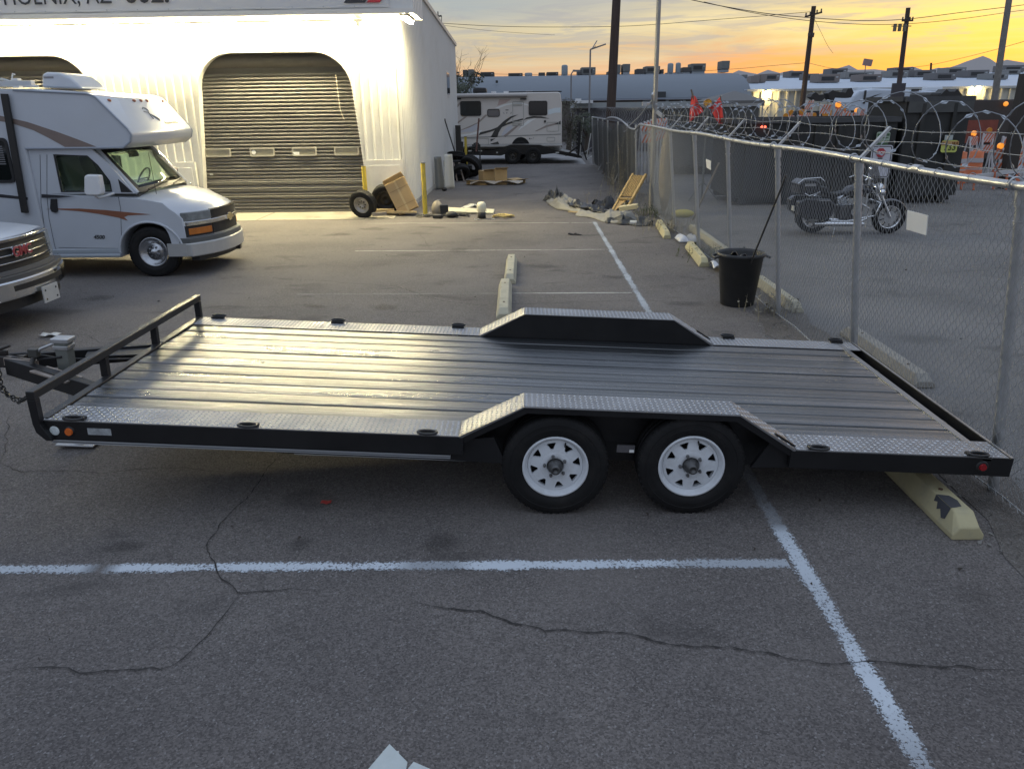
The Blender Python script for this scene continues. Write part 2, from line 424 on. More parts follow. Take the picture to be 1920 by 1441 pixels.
white_paint = M('white_paint', (.70, .71, .72), .35, var=.04, vscale=2, dirt=(.42, .40, .37), dirt_amt=.25)
galv = M('galvanised', (.50, .51, .52), .42, .85, var=.15, vscale=9, rvar=.1)
galv_matt = M('galvanised_wire', (.36, .37, .375), .55, .3)
black_steel = M('black_steel_paint', (.012, .012, .013), .38, 0, var=.3, vscale=3, bump=.05, bscale=90, dirt=(.05, .045, .04), dirt_amt=.14, rvar=.08, spec=.35)
rubber = M('rubber', (.009, .009, .0095), .70, var=.35, vscale=5, bump=.15, bscale=80, dirt=(.035, .031, .028), dirt_amt=.4, dirt_scale=6, spec=.3)
chrome = M('chrome', (.72, .73, .74), .14, 1.0, rvar=.05, vscale=5)
dark_glass = M('dark_glass', (.010, .012, .012), .06, 0, spec=.6)
black_plastic = M('black_plastic', (.016, .016, .017), .5, var=.2)
# ------------------------------------------------------------------ ground
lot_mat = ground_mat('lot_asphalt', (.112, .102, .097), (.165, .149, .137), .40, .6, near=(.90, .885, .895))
yard_mat = ground_mat('yard_asphalt', (.135, .130, .125), (.185, .176, .166), .30, .5, rough=.9)
far_mat = M('far_ground', (.16, .145, .13), .95, var=.2, vscale=.05)
conc_mat = ground_mat('apron_concrete', (.27, .25, .20), (.36, .33, .27), .07, .15)
conc_back = ground_mat('pad_concrete', (.27, .265, .265), (.34, .335, .33), .07, .15)
dirt_mat = ground_mat('dirt', (.085, .075, .066), (.17, .155, .138), .35, .9)
def sheet(name, mat, pts, z):
    struct(name, MB().poly([(x, y, z) for x, y in pts]), mat)
sheet('ground', far_mat, [(-6000, -200), (6000, -200), (6000, 9000), (-6000, 9000)], -.05)
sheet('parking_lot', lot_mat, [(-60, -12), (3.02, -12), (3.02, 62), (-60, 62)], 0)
sheet('yard', yard_mat, [(3.02, -12), (120, -12), (120, 62), (3.02, 62)], -.004)
# ragged strip of dirt and broken asphalt under the fence
def ragged(xa, xb, y0, y1, amp, z, seed):
    r = random.Random(seed); ys = [y0 + (y1 - y0) * i / 90 for i in range(91)]
    a = [(xa + r.uniform(-amp, amp) + .5 * amp * sin(y * 1.3), y) for y in ys]; b = [(xb + r.uniform(-amp, amp), y) for y in ys]
    mb = MB()
    for i in range(90): mb.poly([(a[i][0], a[i][1], z), (b[i][0], b[i][1], z), (b[i + 1][0], b[i + 1][1], z), (a[i + 1][0], a[i + 1][1], z)])
    return mb
struct('dirt_strip', ragged(2.86, 3.42, -2, 36, .09, .004, 4), dirt_mat)
struct('concrete_apron', MB().box((-12.0, 19.45, -.045), (17.6, 1.5, .11)), conc_mat)
struct('concrete_pad', MB().poly([(-6, 40.0, .006), (-1.2, 40.0, .006), (2.75, 36.4, .006), (2.9, 46, .006), (-6, 46, .006)]), conc_back)
for i in range(4):                                              # joints of the apron
    struct('pavement_joint', MB().box((-3.9 - i * 2.6, 19.45, .0115), (.02, 1.5, .002)), M('joint', (.06, .055, .05), .9))
# painted stall lines
lp = paint_mat('line_paint_white', (.56, .61, .66), (.125, .115, .109), .98)
lp2 = paint_mat('line_paint_far', (.50, .49, .44), (.14, .128, .119), .98)
def stripe(a, b, w, mat, name='parking_line', seed=0, z=.004, fade=None):
    a = Vector((*a, 0)); b = Vector((*b, 0)); d = b - a; n_ = max(8, int(d.length / .12)); s_ = Vector((-d.y, d.x, 0)).normalized(); r = random.Random(seed)
    mb = MB(); vs = []
    for i in range(n_ + 1):
        p = a + d * (i / n_); ja = r.uniform(-.006, .006); jb = r.uniform(-.006, .006)
        vs += [p - s_ * (w / 2 + ja) + Vector((0, 0, z)), p + s_ * (w / 2 + jb) + Vector((0, 0, z))]
    mb._add(vs, [(2 * i, 2 * i + 2, 2 * i + 3, 2 * i + 1) for i in range(n_)])
    ob = struct(name, mb, mat)
    uv = ob.data.uv_layers.new(name='UVMap')
    for lo in ob.data.loops: uv.data[lo.index].uv = (lo.vertex_index % 2, fade(a + d * ((lo.vertex_index // 2) / n_)) if fade else 1.0)
    return ob
stripe((1.575, -1), (1.555, 17.8), .165, lp, seed=1, z=.005, fade=lambda p: (.25 if p.y < 2.05 else .25 + .75 * (p.y - 2.05) / .7 if p.y < 2.75 else .32 if 4.25 < p.y < 5.6 else .75 if p.y > 9 else 1) * (.9 + .1 * sin(p.y * 5)))
stripe((-3.7, 3.80), (1.50, 3.857), .15, lp, seed=2, fade=lambda p: .0 if -2.52 < p.x < -2.42 else .65 if p.x > .85 else .55 if -.75 < p.x < -.35 else .8 if p.x < -2.5 else 1)
stripe((-3.3, 10.80), (1.49, 10.715), .085, lp2, seed=3, fade=lambda p: 1 if p.x > -.2 else .5)
stripe((-3.2, 14.32), (1.50, 14.215), .085, lp2, seed=4)
stripe((-3.7, 17.98), (1.50, 17.69), .085, lp2, seed=5)
stripe((-3.4, 7.3), (1.49, 7.25), .10, lp2, seed=6, fade=lambda p: .6)
# cracks, as jagged sunken-looking seams of dark filler
crack_mat = M('crack', (.030, .027, .025), .95)
def crack(pts, w=.016, seed=1):
    r = random.Random(seed); P = []; of = 0.0
    q = [gz(*p) for p in pts]
    for a, b in zip(q, q[1:]):
        k = max(2, int((b - a).length / .035))
        for i in range(k):
            t = i / k; p = a.lerp(b, t); d = (b - a).normalized(); s_ = Vector((-d.y, d.x, 0)); of = of * .80 + r.uniform(-.0115, .0115); P.append(p + s_ * of)
    P.append(q[-1]); mb = MB(); vs = []; n_ = len(P)
    for i, p in enumerate(P):
        d = (P[min(i + 1, n_ - 1)] - P[max(i - 1, 0)]).normalized(); s_ = Vector((-d.y, d.x, 0))
        e = min(1, i / 6, (n_ - 1 - i) / 6); ww = w * .48 * e * r.uniform(.15, 1.1) / 2 + .0006
        vs += [p + s_ * ww + Vector((0, 0, .0075)), p - s_ * ww + Vector((0, 0, .0075))]
    mb._add(vs, [(2 * i + 1, 2 * i + 3, 2 * i + 2, 2 * i) for i in range(n_ - 1)])
    struct('pavement_crack', mb, crack_mat)
CR = [([(770, 1132), (850, 1143), (900, 1148), (960, 1170), (1020, 1188), (1100, 1187), (1180, 1193), (1270, 1213), (1370, 1214), (1470, 1233), (1560, 1247), (1650, 1245), (1720, 1250), (1800, 1248), (1920, 1266)], .020),
      ([(0, 1262), (60, 1253), (100, 1251), (165, 1262), (230, 1255), (300, 1256), (345, 1236), (400, 1172), (445, 1112)], .016),
      ([(590, 1104), (520, 1106), (445, 1112), (412, 1072), (388, 1045), (388, 1012), (420, 975), (470, 935), (505, 880), (540, 845)], .016),
      ([(0, 868), (40, 884), (110, 884), (190, 888), (270, 882), (340, 878), (420, 886)], .014), ([(20, 780), (12, 830), (0, 868)], .012),
      ([(470, 520), (560, 524), (650, 531), (740, 537), (790, 553), (830, 565), (900, 573), (1040, 569), (1160, 565), (1300, 566)], .020),
      ([(740, 537), (790, 523), (840, 512)], .014), ([(788, 438), (800, 455), (805, 468)], .016), ([(1150, 472), (1240, 476), (1330, 490)], .016),
      ([(70, 625), (160, 628), (190, 643), (280, 645)], .014), ([(1040, 530), (1150, 521), (1260, 516)], .012),
      ([(130, 480), (300, 512), (470, 522)], .012), ([(1500, 420), (1640, 445), (1800, 470), (1920, 480)], .03), ([(1500, 520), (1660, 530), (1800, 545)], .02)]
for i, (p, w) in enumerate(CR): crack(p, w, i)
# bits of gravel and leaf litter
def litter(name, n_, area, rad, mat, seed):
    r = random.Random(seed); mb = MB()
    for _ in range(n_):
        x = r.uniform(area[0], area[1]); y = r.uniform(area[2], area[3]); s_ = r.uniform(*rad)
        vs = [Vector((x, y, .004)) + Vector((r.uniform(-s_, s_), r.uniform(-s_, s_), r.uniform(0, s_))) for _k in range(4)]
        mb._add(vs, [(0, 1, 2), (0, 2, 3), (0, 3, 1), (1, 3, 2)])
    tag(mb.build(name, mat), kind='stuff')
litter('gravel', 700, (2.7, 3.5, 1.8, 19), (.008, .028), M('gravel', (.20, .19, .175), .95, var=.3), 3)
litter('gravel', 900, (-8, 9, 2.0, 19), (.003, .009), M('grit', (.26, .25, .235), .95, var=.3), 5)
litter('leaf_litter', 160, (-6, 8, 2.2, 26), (.008, .026), M('dead_leaf', (.045, .036, .028), .9), 8)
# oil drips and damp marks on the asphalt
def stain_mat():
    m = bpy.data.materials.new('oil_stain'); m.use_nodes = True; t = m.node_tree; n = t.nodes; l = t.links; b = n['Principled BSDF']
    b.inputs['Base Color'].default_value = (.035, .032, .031, 1); b.inputs['Roughness'].default_value = .7
    tc = n.new('ShaderNodeTexCoord'); ln = n.new('ShaderNodeVectorMath'); ln.operation = 'LENGTH'; l.new(tc.outputs['Object'], ln.inputs[0])
    g = n.new('ShaderNodeNewGeometry'); nz = n.new('ShaderNodeTexNoise'); nz.inputs['Scale'].default_value = 7; nz.inputs['Detail'].default_value = 7; nz.inputs['Roughness'].default_value = .7; l.new(g.outputs['Position'], nz.inputs['Vector'])
    ad = n.new('ShaderNodeMath'); ad.operation = 'MULTIPLY_ADD'; l.new(nz.outputs['Fac'], ad.inputs[0]); ad.inputs[1].default_value = 1.5; l.new(ln.outputs['Value'], ad.inputs[2])
    mr = n.new('ShaderNodeMapRange'); l.new(ad.outputs[0], mr.inputs[0]); mr.inputs[1].default_value = 1.05; mr.inputs[2].default_value = 1.55; mr.inputs[3].default_value = .26; mr.inputs[4].default_value = 0
    l.new(mr.outputs[0], b.inputs['Alpha']); return m
sm_ = stain_mat(); sme = MB().poly([(cos(2 * pi * k / 20), sin(2 * pi * k / 20), 0) for k in range(20)]).mesh('oil_stain', sm_)
for px, py, r_ in ((225, 1027, .20), (825, 1020, .22), (560, 1022, .16), (590, 575, .30), (720, 577, .26), (180, 560, .35), (480, 600, .3), (860, 470, .4), (640, 440, .5), (780, 620, .25), (330, 700, .2), (1150, 520, .4), (1280, 570, .3), (700, 430, .45), (1020, 500, .35)):
    p = gz(px, py); o = bpy.data.objects.new('oil_stain', sme); COL.objects.link(o); o.location = (p.x, p.y, .0095); o.scale = (r_ * rnd.uniform(.7, 1.7), r_ * rnd.uniform(.4, 1.0), 1); o.rotation_euler.z = rnd.uniform(-.5, .5); o['kind'] = 'structure'
# far hills, with the air haze put into their pale colour
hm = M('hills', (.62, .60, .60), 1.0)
def hills(pts, Y, name='mountains'):
    q = [gy(px, py, Y) for px, py in pts]; mb = MB()
    n_ = len(q)
    vs = [Vector((p.x, Y, -30)) for p in q] + q + [Vector((p.x, Y + 900, -30)) for p in q]
    mb._add(vs, [(i, i + 1, n_ + i + 1, n_ + i) for i in range(n_ - 1)] + [(n_ + i, n_ + i + 1, 2 * n_ + i + 1, 2 * n_ + i) for i in range(n_ - 1)])
    struct(name, mb, hm)
hills([(1000, 175), (1330, 152), (1370, 139), (1385, 132), (1403, 136), (1420, 139), (1440, 131), (1462, 137), (1485, 132), (1510, 140), (1545, 138), (1572, 128), (1592, 122), (1608, 131), (1640, 130), (1665, 133), (1700, 126), (1712, 125), (1735, 133), (1760, 127), (1785, 131), (1900, 142)], 5200)
hills([(1740, 140), (1770, 130), (1795, 122), (1810, 116), (1822, 112), (1843, 105), (1856, 110), (1868, 118), (1888, 112), (1905, 115), (1925, 118), (1990, 112), (2100, 130), (2300, 150)], 3800)
# ------------------------------------------------------------------ workshop building
wall_mat = M('wall_white_metal', (.74, .73, .68), .45, var=.03, vscale=1.0, dirt=(.42, .38, .30), dirt_amt=.32, dirt_scale=1.5)
trim_mat = M('wall_trim', (.66, .65, .62), .45, var=.04)
steel_door = M('door_slat_grey', (.115, .112, .105), .6, .0, var=.12, vscale=1.3, dirt=(.06, .055, .05), dirt_amt=.55, dirt_scale=.9, stretch=(1, 1, 3))
BLD = thing('workshop_building', 'white corrugated metal workshop with arched roll-up doors under a lit fascia', 'building', (-9, 20, 0))
# opening outlines
OP = [(-8.26, 0), (-8.20, .6), (-8.10, 1.6), (-7.98, 2.9)]
for k in range(1, 9):
    a = pi - (pi / 2) * k / 9; OP.append((-7.11 + .87 * cos(a), 2.93 + .875 * sin(a)))
OP += [(-7.11, 3.805), (-5.11, 3.805)]
for k in range(1, 9):
    a = pi / 2 - (pi / 2) * k / 9; OP.append((-5.11 + .89 * cos(a), 2.93 + .875 * sin(a)))
OP += [(-4.21, 2.9), (-4.10, 1.6), (-4.03, .6), (-4.02, 0)]
OPS = [[(x + dx, z) for x, z in OP] for dx in (0, -6.39, -12.78)]
def bot(x):
    for o in OPS:
        if o[0][0] < x < o[-1][0]:
            for (x0, z0), (x1, z1) in zip(o, o[1:]):
                if x0 <= x <= x1: return z0 + (z1 - z0) * (x - x0) / max(1e-6, x1 - x0)
    return 0.0
def ribs(a, b, per=.21, d=.038):
    xs = []
    k = 0
    while a + k * per < b:
        for u, o in ((0, 0), (per * .66, 0), (per * .74, -d), (per * .90, -d), (per * .98, 0)):
            if a + k * per + u < b: xs.append((a + k * per + u, o))
        k += 1
    xs.append((b, 0)); return xs
XL, XR, YF, YB = -22.0, -3.07, 20.0, 36.3
def sidetop(y): return 5.50 - .045 * (y - 26.3)
xs = ribs(XL, XR)
for o in OPS:
    for x, z in o: xs.append((x, None))
xs.sort(key=lambda q: q[0]); fx = []
last = 0
for i, (x, o) in enumerate(xs):
    if o is None:
        pr = next((q for q in reversed(xs[:i]) if q[1] is not None), xs[0]); nx_ = next(q for q in xs[i:] if q[1] is not None)
        t = (x - pr[0]) / max(1e-6, nx_[0] - pr[0]) if pr[1] is not None else 0
        o = (pr[1] or 0) * (1 - t) + nx_[1] * t
    fx.append((x, o))
mb = MB()
for (x0, o0), (x1, o1) in zip(fx, fx[1:]):
    if x1 - x0 < 1e-5: continue
    xm0, xm1 = x0 + 1e-6, x1 - 1e-6
    mb.poly([(x0, YF + o0, bot(xm0)), (x1, YF + o1, bot(xm1)), (x1, YF + o1, 4.62), (x0, YF + o0, 4.62)])
mb.build('front_wall', wall_mat, BLD)
# reveals of the openings and their trim
for o in OPS:
    mb = MB()
    vs = [(x, YF - .03, z) for x, z in o] + [(x, YF + .20, z) for x, z in o]; n_ = len(o)
    mb._add(vs, [(i, i + 1, n_ + i + 1, n_ + i) for i in range(n_ - 1)], True)
    for (x0, z0), (x1, z1) in zip(o, o[1:]):            # thin angle trim around the cut
        c = Vector(((-6.14 + (o[0][0] + 8.26)), 0, 1.6)); 
        def outw(x, z):
            v = Vector((x - c.x, 0, z - c.z)); v.normalize(); return (x + v.x * .045, z + v.z * .045)
        (a0, b0), (a1, b1) = outw(x0, z0), outw(x1, z1)
        mb.poly([(x0, YF - .036, z0), (x1, YF - .036, z1), (a1, YF - .036, b1), (a0, YF - .036, b0)])
    mb.build('door_reveal', trim_mat, BLD)
# side wall, ribs along Y
ys = ribs(YF, YB, .30, .06)
mb = MB()
for (y0, o0), (y1, o1) in zip(ys, ys[1:]):
    mb.poly([(XR - o0, y0, 0), (XR - o1, y1, 0), (XR - o1, y1, sidetop(y1)), (XR - o0, y0, sidetop(y0))])
mb.build('side_wall', M('side_wall_metal', (.70, .69, .66), .48, var=.03, vscale=.8, dirt=(.50, .46, .40), dirt_amt=.22, dirt_scale=1.0), BLD)
mb = MB(); mb.poly([(XL, YF, 0), (XL, YB, 0), (XL, YB, 5.04), (XL, YF, 5.77)]); mb.poly([(XR, YB, 0), (XR, YB, 5.04), (XL, YB, 5.04), (XL, YB, 0)])
mb.build('rear_wall', wall_mat, BLD)
MB().poly([(XL, YF - 1.4, 5.86), (XR + .05, YF - 1.4, 5.86), (XR + .05, YB + .1, 5.07), (XL, YB + .1, 5.07)]).build('roof', M('roof_metal', (.5, .5, .5), .5), BLD, solid=.05)
mb = MB(); mb.bar((XR + .05, YF + .3, sidetop(YF + .3) + .02), (XR + .05, YB + .12, sidetop(YB + .12) + .02), .1, .13); mb.build('eave_trim', M('eave_trim', (.60, .57, .52), .5, var=.05), BLD)
mb = MB(); mb.box((XR + .018, YF - .018, 2.3), (.075, .075, 4.6)); mb.build('corner_trim', trim_mat, BLD)
mb = MB(); mb.box((XR + .03, (YF + YB) / 2, .06), (.03, YB - YF, .12)); mb.build('base_flashing', M('flashing', (.22, .21, .2), .6), BLD)
# side window
wf = MB(); wf.box((XR + .03, 32.3, 3.37), (.05, 1.25, .95)); wfo = wf.build('window', M('window_frame', (.5, .5, .5), .5), BLD)
MB().box((XR + .058, 32.3, 3.37), (.012, 1.1, .80)).build('pane', dark_glass, wfo)
# fascia with banner
fas = M('fascia', (.72, .72, .70), .5, var=.04)
mb = MB(); mb.box(((XL - 2.43) / 2, 18.54, 5.3), (-2.43 - XL, .08, 1.68)); mb.box((-2.47, 19.39, 5.3), (.08, 1.62, 1.68)); F_ = mb.build('fascia', fas, BLD)
mb = MB(); mb.box(((XL - 2.43) / 2, 18.485, 4.50), (-2.43 - XL + .06, .03, .10)); mb.build('fascia_trim', M('fascia_trim', (.74, .72, .68), .45), F_)
mb = MB(); mb.poly([(XL, 18.5, 4.47), (-2.45, 18.5, 4.47), (-2.45, 20.2, 4.47), (XL, 20.2, 4.47)][::-1]); mb.build('soffit', M('soffit', (.74, .73, .69), .5), BLD)
for i in range(6):                                              # return panel ribs
    MB().box((-2.425, 18.75 + i * .28, 5.3), (.012, .03, 1.66)).build('fascia_rib', fas, F_)
mb = MB()
mb.grid(140, 6, lambda u, v: Vector((XL + .3 + u * (-2.95 - XL - .3), 18.478 - .012 * sin(u * 90 + v * 5) * (.4 + .6 * sin(u * 31)) - .006 * sin(u * 210), 4.575 + v * 1.5)))
BAN = mb.build('banner', M('banner_vinyl', (.66, .66, .66), .42, var=.05, vscale=.6), BLD)
ink = M('banner_ink', (.045, .045, .05), .5); red_ink = M('banner_red', (.55, .05, .06), .5)
T = text_mb('PHOENIX, AZ', .50, frame4((-11.62, 18.452, 4.735), (1, 0, 0), (0, 0, 1)), shear=.0, xs=.86)
T.build('lettering', ink, BAN)
text_mb('602.', .58, frame4((-8.72, 18.452, 4.745), (1, 0, 0), (0, 0, 1)), shear=.15, bold=.012).build('lettering', ink, BAN)
def para(x0, x1, mat):
    mb = MB(); sh = .13
    mb.prism([(x0, 4.665), (x1, 4.665), (x1 + sh * 3, 5.1), (x0 + sh * 3, 5.1)], 'y', 18.448, 18.452); mb.build('banner_stripe', mat, BAN)
para(-3.93, -3.47, ink); para(-3.43, -3.14, red_ink)
for i in range(16): MB().cyl((-13.9 + i * .68, 18.46, 4.60), (-13.9 + i * .68, 18.452, 4.60), .014, n=8).build('grommet', galv, BAN)
# strip lights under the soffit
glow = M('tube_glow', (.9, .9, .85), .5, emit=(1.0, .86, .50), estr=400.0)
house = M('light_housing', (.6, .6, .58), .5)
for i in range(10):
    x = -3.72 - i * 1.225
    h = MB().box((x, 19.74, 4.447), (1.16, .10, .05)).build('strip_light', house, BLD)
    MB().box((x, 19.74, 4.395), (1.12, .07, .05)).build('diffuser', glow, h)
    mbr = MB(); mbr.box((x - .6, 19.74, 4.36), (.03, .05, .12)); mbr.build('bracket', house, h)
h = MB().box((-2.68, 19.35, 4.447), (.16, 1.2, .05)).build('strip_light', house, BLD)
MB().box((-2.68, 19.35, 4.395), (.09, 1.1, .05)).build('diffuser', glow, h)
# security camera
sc_ = MB(); sc_.box((-3.85, 19.55, 4.42), (.22, .16, .07)); sc_.ball((-3.85, 19.52, 4.36), .075, 10, 6); sc_.build('security_camera', white_paint, BLD, bevel=.008)
# roll-up doors
pane_m = M('door_pane', (.22, .21, .17), .25, var=.2)
for d, o in enumerate(OPS[:2]):
    dx = -6.39 * d
    D = MB().box((-6.15 + dx, 20.26, 1.95), (4.7, .03, 3.9)).build('roll_up_door', M('door_backing', (.07, .066, .06), .6), BLD)
    me = None
    zs = [.0 + .086 * k for k in range(int(3.42 / .086))] if d == 0 else [2.0 + .086 * k for k in range(16)]
    for k, z in enumerate(zs):
        if me is None:
            s_ = MB(); s_.prism([(20.23, 0), (20.20, .012), (20.185, .043), (20.20, .074), (20.23, .084)], 'x', -2.2, 2.2); me = s_.mesh('slat', steel_door)
        ob = bpy.data.objects.new('slat', me); COL.objects.link(ob); ob.parent = D; off = Vector(BLD.location)
        ob.location = Vector((-6.15 + dx + rnd.uniform(-.006, .006), rnd.uniform(-.003, .003), z)) - off
    mb = MB(); mb.cyl((-8.5 + dx, 20.40, 3.62), (-3.9 + dx, 20.40, 3.62), .21, n=20); mb.build('door_coil', M('door_coil', (.10, .092, .08), .5, var=.1), D)
    mb = MB(); mb.box((-6.15 + dx, 20.17, .035), (4.3, .05, .07)); mb.build('bottom_bar', M('door_bar', (.12, .115, .105), .5), D)
    if d == 0:
        for z in (.42, .62, .78): MB().box((-6.15, 20.178, z), (4.3, .012, .018)).build('door_seam', M('seam_steel', (.55, .53, .47), .35, .5), D)
        for k, (x0, x1) in enumerate(((-8.12, -7.45), (-6.97, -6.34), (-5.90, -5.27), (-4.83, -4.2))):
            po = rrect(x0, 1.40, x1, 1.615, .05); pi_ = rrect(x0 + .035, 1.435, x1 - .035, 1.58, .03)
            wo = ring_y(po, pi_, 20.15, 20.185).build('window', M('door_window_frame', (.36, .345, .30), .5), D)
            MB().prism(pi_, 'y', 20.165, 20.18).build('pane', pane_m, D)
            if k == 1: MB().cyl((x0 + .10, 20.164, 1.505), (x0 + .10, 20.159, 1.505), .055, n=16).build('round_sticker', M('sticker_white', (.85, .85, .82), .5), D)
            if k == 2: MB().box((x0 + .10, 20.161, 1.46), (.17, .006, .08)).build('paper_sticker', M('sticker_white', (.85, .85, .82), .5), D)
        MB().path([(-4.62, 20.13, 3.3), (-4.60, 20.12, 2.9), (-4.58, 20.12, 2.5), (-4.52, 20.12, 2.3), (-4.49, 20.12, 2.26)], .012, n=5).build('pull_rope', M('rope', (.55, .5, .4), .9), D)
        MB().box((-8.02, 20.15, .98), (.07, .05, .05)).build('latch', galv, D)
# flat cover boxes at the door jambs
for x0, x1 in ((-4.0, -3.06), (-9.35, -8.30)):
    b_ = MB(); b_.box(((x0 + x1) / 2, 19.93, .655), (x1 - x0, .10, 1.29)); bo = b_.build('cover_box', wall_mat, BLD)
    MB().box(((x0 + x1) / 2, 19.872, .62), (x1 - x0 - .16, .016, 1.10)).build('panel', wall_mat, bo, bevel=.004)
    MB().ball((x1 - .16, 19.85, .78), .03).build('knob', chrome, bo)
# ------------------------------------------------------------------ flatbed car trailer
TR = thing('flatbed_trailer', 'long black flatbed car trailer with glossy plank deck, diamond-plate edges and white spoked wheels', 'trailer',
           (.587, 5.65, 0), rot=(0, .0493, 0), local=True)
xl, xr, hd, hw = -3.675, 2.41, .521, 1.25
# painted planks
def plank_mat():
    m = bpy.data.materials.new('black_stained_plank'); m.use_nodes = True
    t = m.node_tree; n = t.nodes; l = t.links; b = n['Principled BSDF']
    tc = n.new('ShaderNodeTexCoord'); oi = n.new('ShaderNodeObjectInfo')
    sc = n.new('ShaderNodeVectorMath'); sc.operation = 'SCALE'; sc.inputs[0].default_value = (31.7, 17.1, 3.3); l.new(oi.outputs['Random'], sc.inputs['Scale'])
    va = n.new('ShaderNodeVectorMath'); va.operation = 'ADD'; l.new(tc.outputs['Object'], va.inputs[0]); l.new(sc.outputs[0], va.inputs[1])
    def noise(s, vec, d=6, r=.6, dist=0.):
        v = n.new('ShaderNodeVectorMath'); v.operation = 'MULTIPLY'; v.inputs[1].default_value = vec; l.new(va.outputs[0], v.inputs[0])
        x = n.new('ShaderNodeTexNoise'); x.inputs['Scale'].default_value = s; x.inputs['Detail'].default_value = d; x.inputs['Roughness'].default_value = r; x.inputs['Distortion'].default_value = dist
        l.new(v.outputs[0], x.inputs['Vector']); return x.outputs['Fac']
    def mr(v, a, b_, c=0., d=1.):
        x = n.new('ShaderNodeMapRange'); l.new(v, x.inputs[0]); x.inputs[1].default_value = a; x.inputs[2].default_value = b_; x.inputs[3].default_value = c; x.inputs[4].default_value = d; return x.outputs[0]
    def mx(f, a, b_):
        x = n.new('ShaderNodeMix'); x.data_type = 'RGBA'; l.new(f, x.inputs[0])
        for i, v in ((6, a), (7, b_)):
            if isinstance(v, tuple): x.inputs[i].default_value = (*v, 1)
            else: l.new(v, x.inputs[i])
        return x.outputs[2]
    grain = noise(3.0, (.13, 9.5, 9.5), 9, .72, .5); g2 = noise(1.4, (.35, 7, 7), 6, .62, 1.2)
    c = mx(mr(grain, .44, .66), (.007, .012, .015), (.042, .043, .048))
    c = mx(mr(g2, .56, .72, 0, .45), c, (.068, .070, .076))
    # knots
    vo = n.new('ShaderNodeTexVoronoi'); vo.inputs['Scale'].default_value = 1.0
    v = n.new('ShaderNodeVectorMath'); v.operation = 'MULTIPLY'; v.inputs[1].default_value = (2.3, 5.4, 0); l.new(va.outputs[0], v.inputs[0]); l.new(v.outputs[0], vo.inputs['Vector'])
    c = mx(mr(vo.outputs['Distance'], .05, .10, .85, 0), c, (.006, .006, .006))
    hv = n.new('ShaderNodeHueSaturation'); l.new(c, hv.inputs['Color']); l.new(mr(oi.outputs['Random'], 0, 1, .55, 1.7), hv.inputs['Value']); c = hv.outputs[0]
    l.new(c, b.inputs['Base Color'])
    g3 = noise(.9, (.5, 2.5, 2.5), 5, .65, .8)
    l.new(mr(g3, .32, .68, .20, .46), b.inputs['Roughness'])
    b.inputs['Specular IOR Level'].default_value = .75; b.inputs['Coat Weight'].default_value = .7; b.inputs['Coat IOR'].default_value = 1.6; ra = n.new('ShaderNodeMath'); ra.operation = 'ADD'; l.new(mr(g3, .32, .68, .09, .22), ra.inputs[0]); l.new(mr(grain, .40, .62, .20, .0), ra.inputs[1]); l.new(ra.outputs[0], b.inputs['Coat Roughness'])
    l.new(mr(grain, .38, .58, .25, 1.0), b.inputs['Coat Weight'])
    bp = n.new('ShaderNodeBump'); bp.inputs['Strength'].default_value = .45; bp.inputs['Distance'].default_value = .007; l.new(grain, bp.inputs['Height'])
    bp2 = n.new('ShaderNodeBump'); bp2.inputs['Strength'].default_value = .25; bp2.inputs['Distance'].default_value = .004; l.new(mr(vo.outputs['Distance'], .03, .16, 0, 1), bp2.inputs['Height']); l.new(bp.outputs[0], bp2.inputs['Normal'])
    l.new(bp2.outputs[0], b.inputs['Normal']); l.new(bp2.outputs[0], b.inputs['Coat Normal']); return m
pm = plank_mat()
PW = 2.0 / 11
for i in range(11):
    y = -1.0 + PW * (i + .5); w = PW - rnd.choice((.009, .014, .020, .012)); dz = rnd.uniform(-.004, .004); tl = rnd.uniform(-.012, .012)
    mb = MB()
    # slightly crowned, a little wavy along its length
    n_ = 24; pr = [(-w / 2, -.038), (-w / 2, -.006), (-w / 2 + .006, 0), (-w / 4, .0015), (w / 4, .0015), (w / 2 - .006, 0), (w / 2, -.006), (w / 2, -.038)]
    st = [xl + .06 + (xr - .20 - xl) * k / n_ for k in range(n_ + 1)]; ph = rnd.uniform(0, 9)
    mb.slices(pr, 'x', st, lambda v: Vector((v.x, v.y + y + .0015 * sin(v.x * 2 + ph), v.z + hd - .006 + dz + tl * v.y)))
    mb.build('plank', pm, TR)
# diamond-plate strips, with raised treads
trd = M('tread_steel', (.62, .62, .62), .26, .8)  # brighter than the plate: the glints of the treads are put into the colour
dia = M('diamond_plate', (.27, .27, .275), .42, .55, var=.25, vscale=2.2, bump=.05, bscale=40, dirt=(.08, .078, .075), dirt_amt=.4, dirt_scale=2.5, rvar=.10)
def treads(o, u, v, lu, lv, name, parent, pitch=.034):
    o, u, v = Vector(o), Vector(u).normalized(), Vector(v).normalized(); nn = u.cross(v)
    if nn.z < 0: nn = -nn
    mb = MB(); a = pitch * .40; b = pitch * .15; h = .0028
    nu, nv = int(lu / pitch), int(lv / pitch)
    for i in range(nu):
        for j in range(nv):
            c = o + u * ((i + .5) * lu / nu) + v * ((j + .5) * lv / nv)
            d = (u + v).normalized() if (i + j) % 2 else (u - v).normalized(); e = nn.cross(d)
            mb._add([c - d * a, c + e * b, c + d * a, c - e * b, c + nn * h + d * a * .35, c + nn * h - d * a * .35],
                    [(0, 3, 5), (3, 4, 5), (3, 2, 4), (2, 1, 4), (1, 5, 4), (1, 0, 5)])
    tag(mb.build(name, trd, parent), kind='stuff')
fx0, fx1, fx2, fx3 = -1.045, -.645, .69, 1.065        # fender: rise, flat, fall
FH = .213
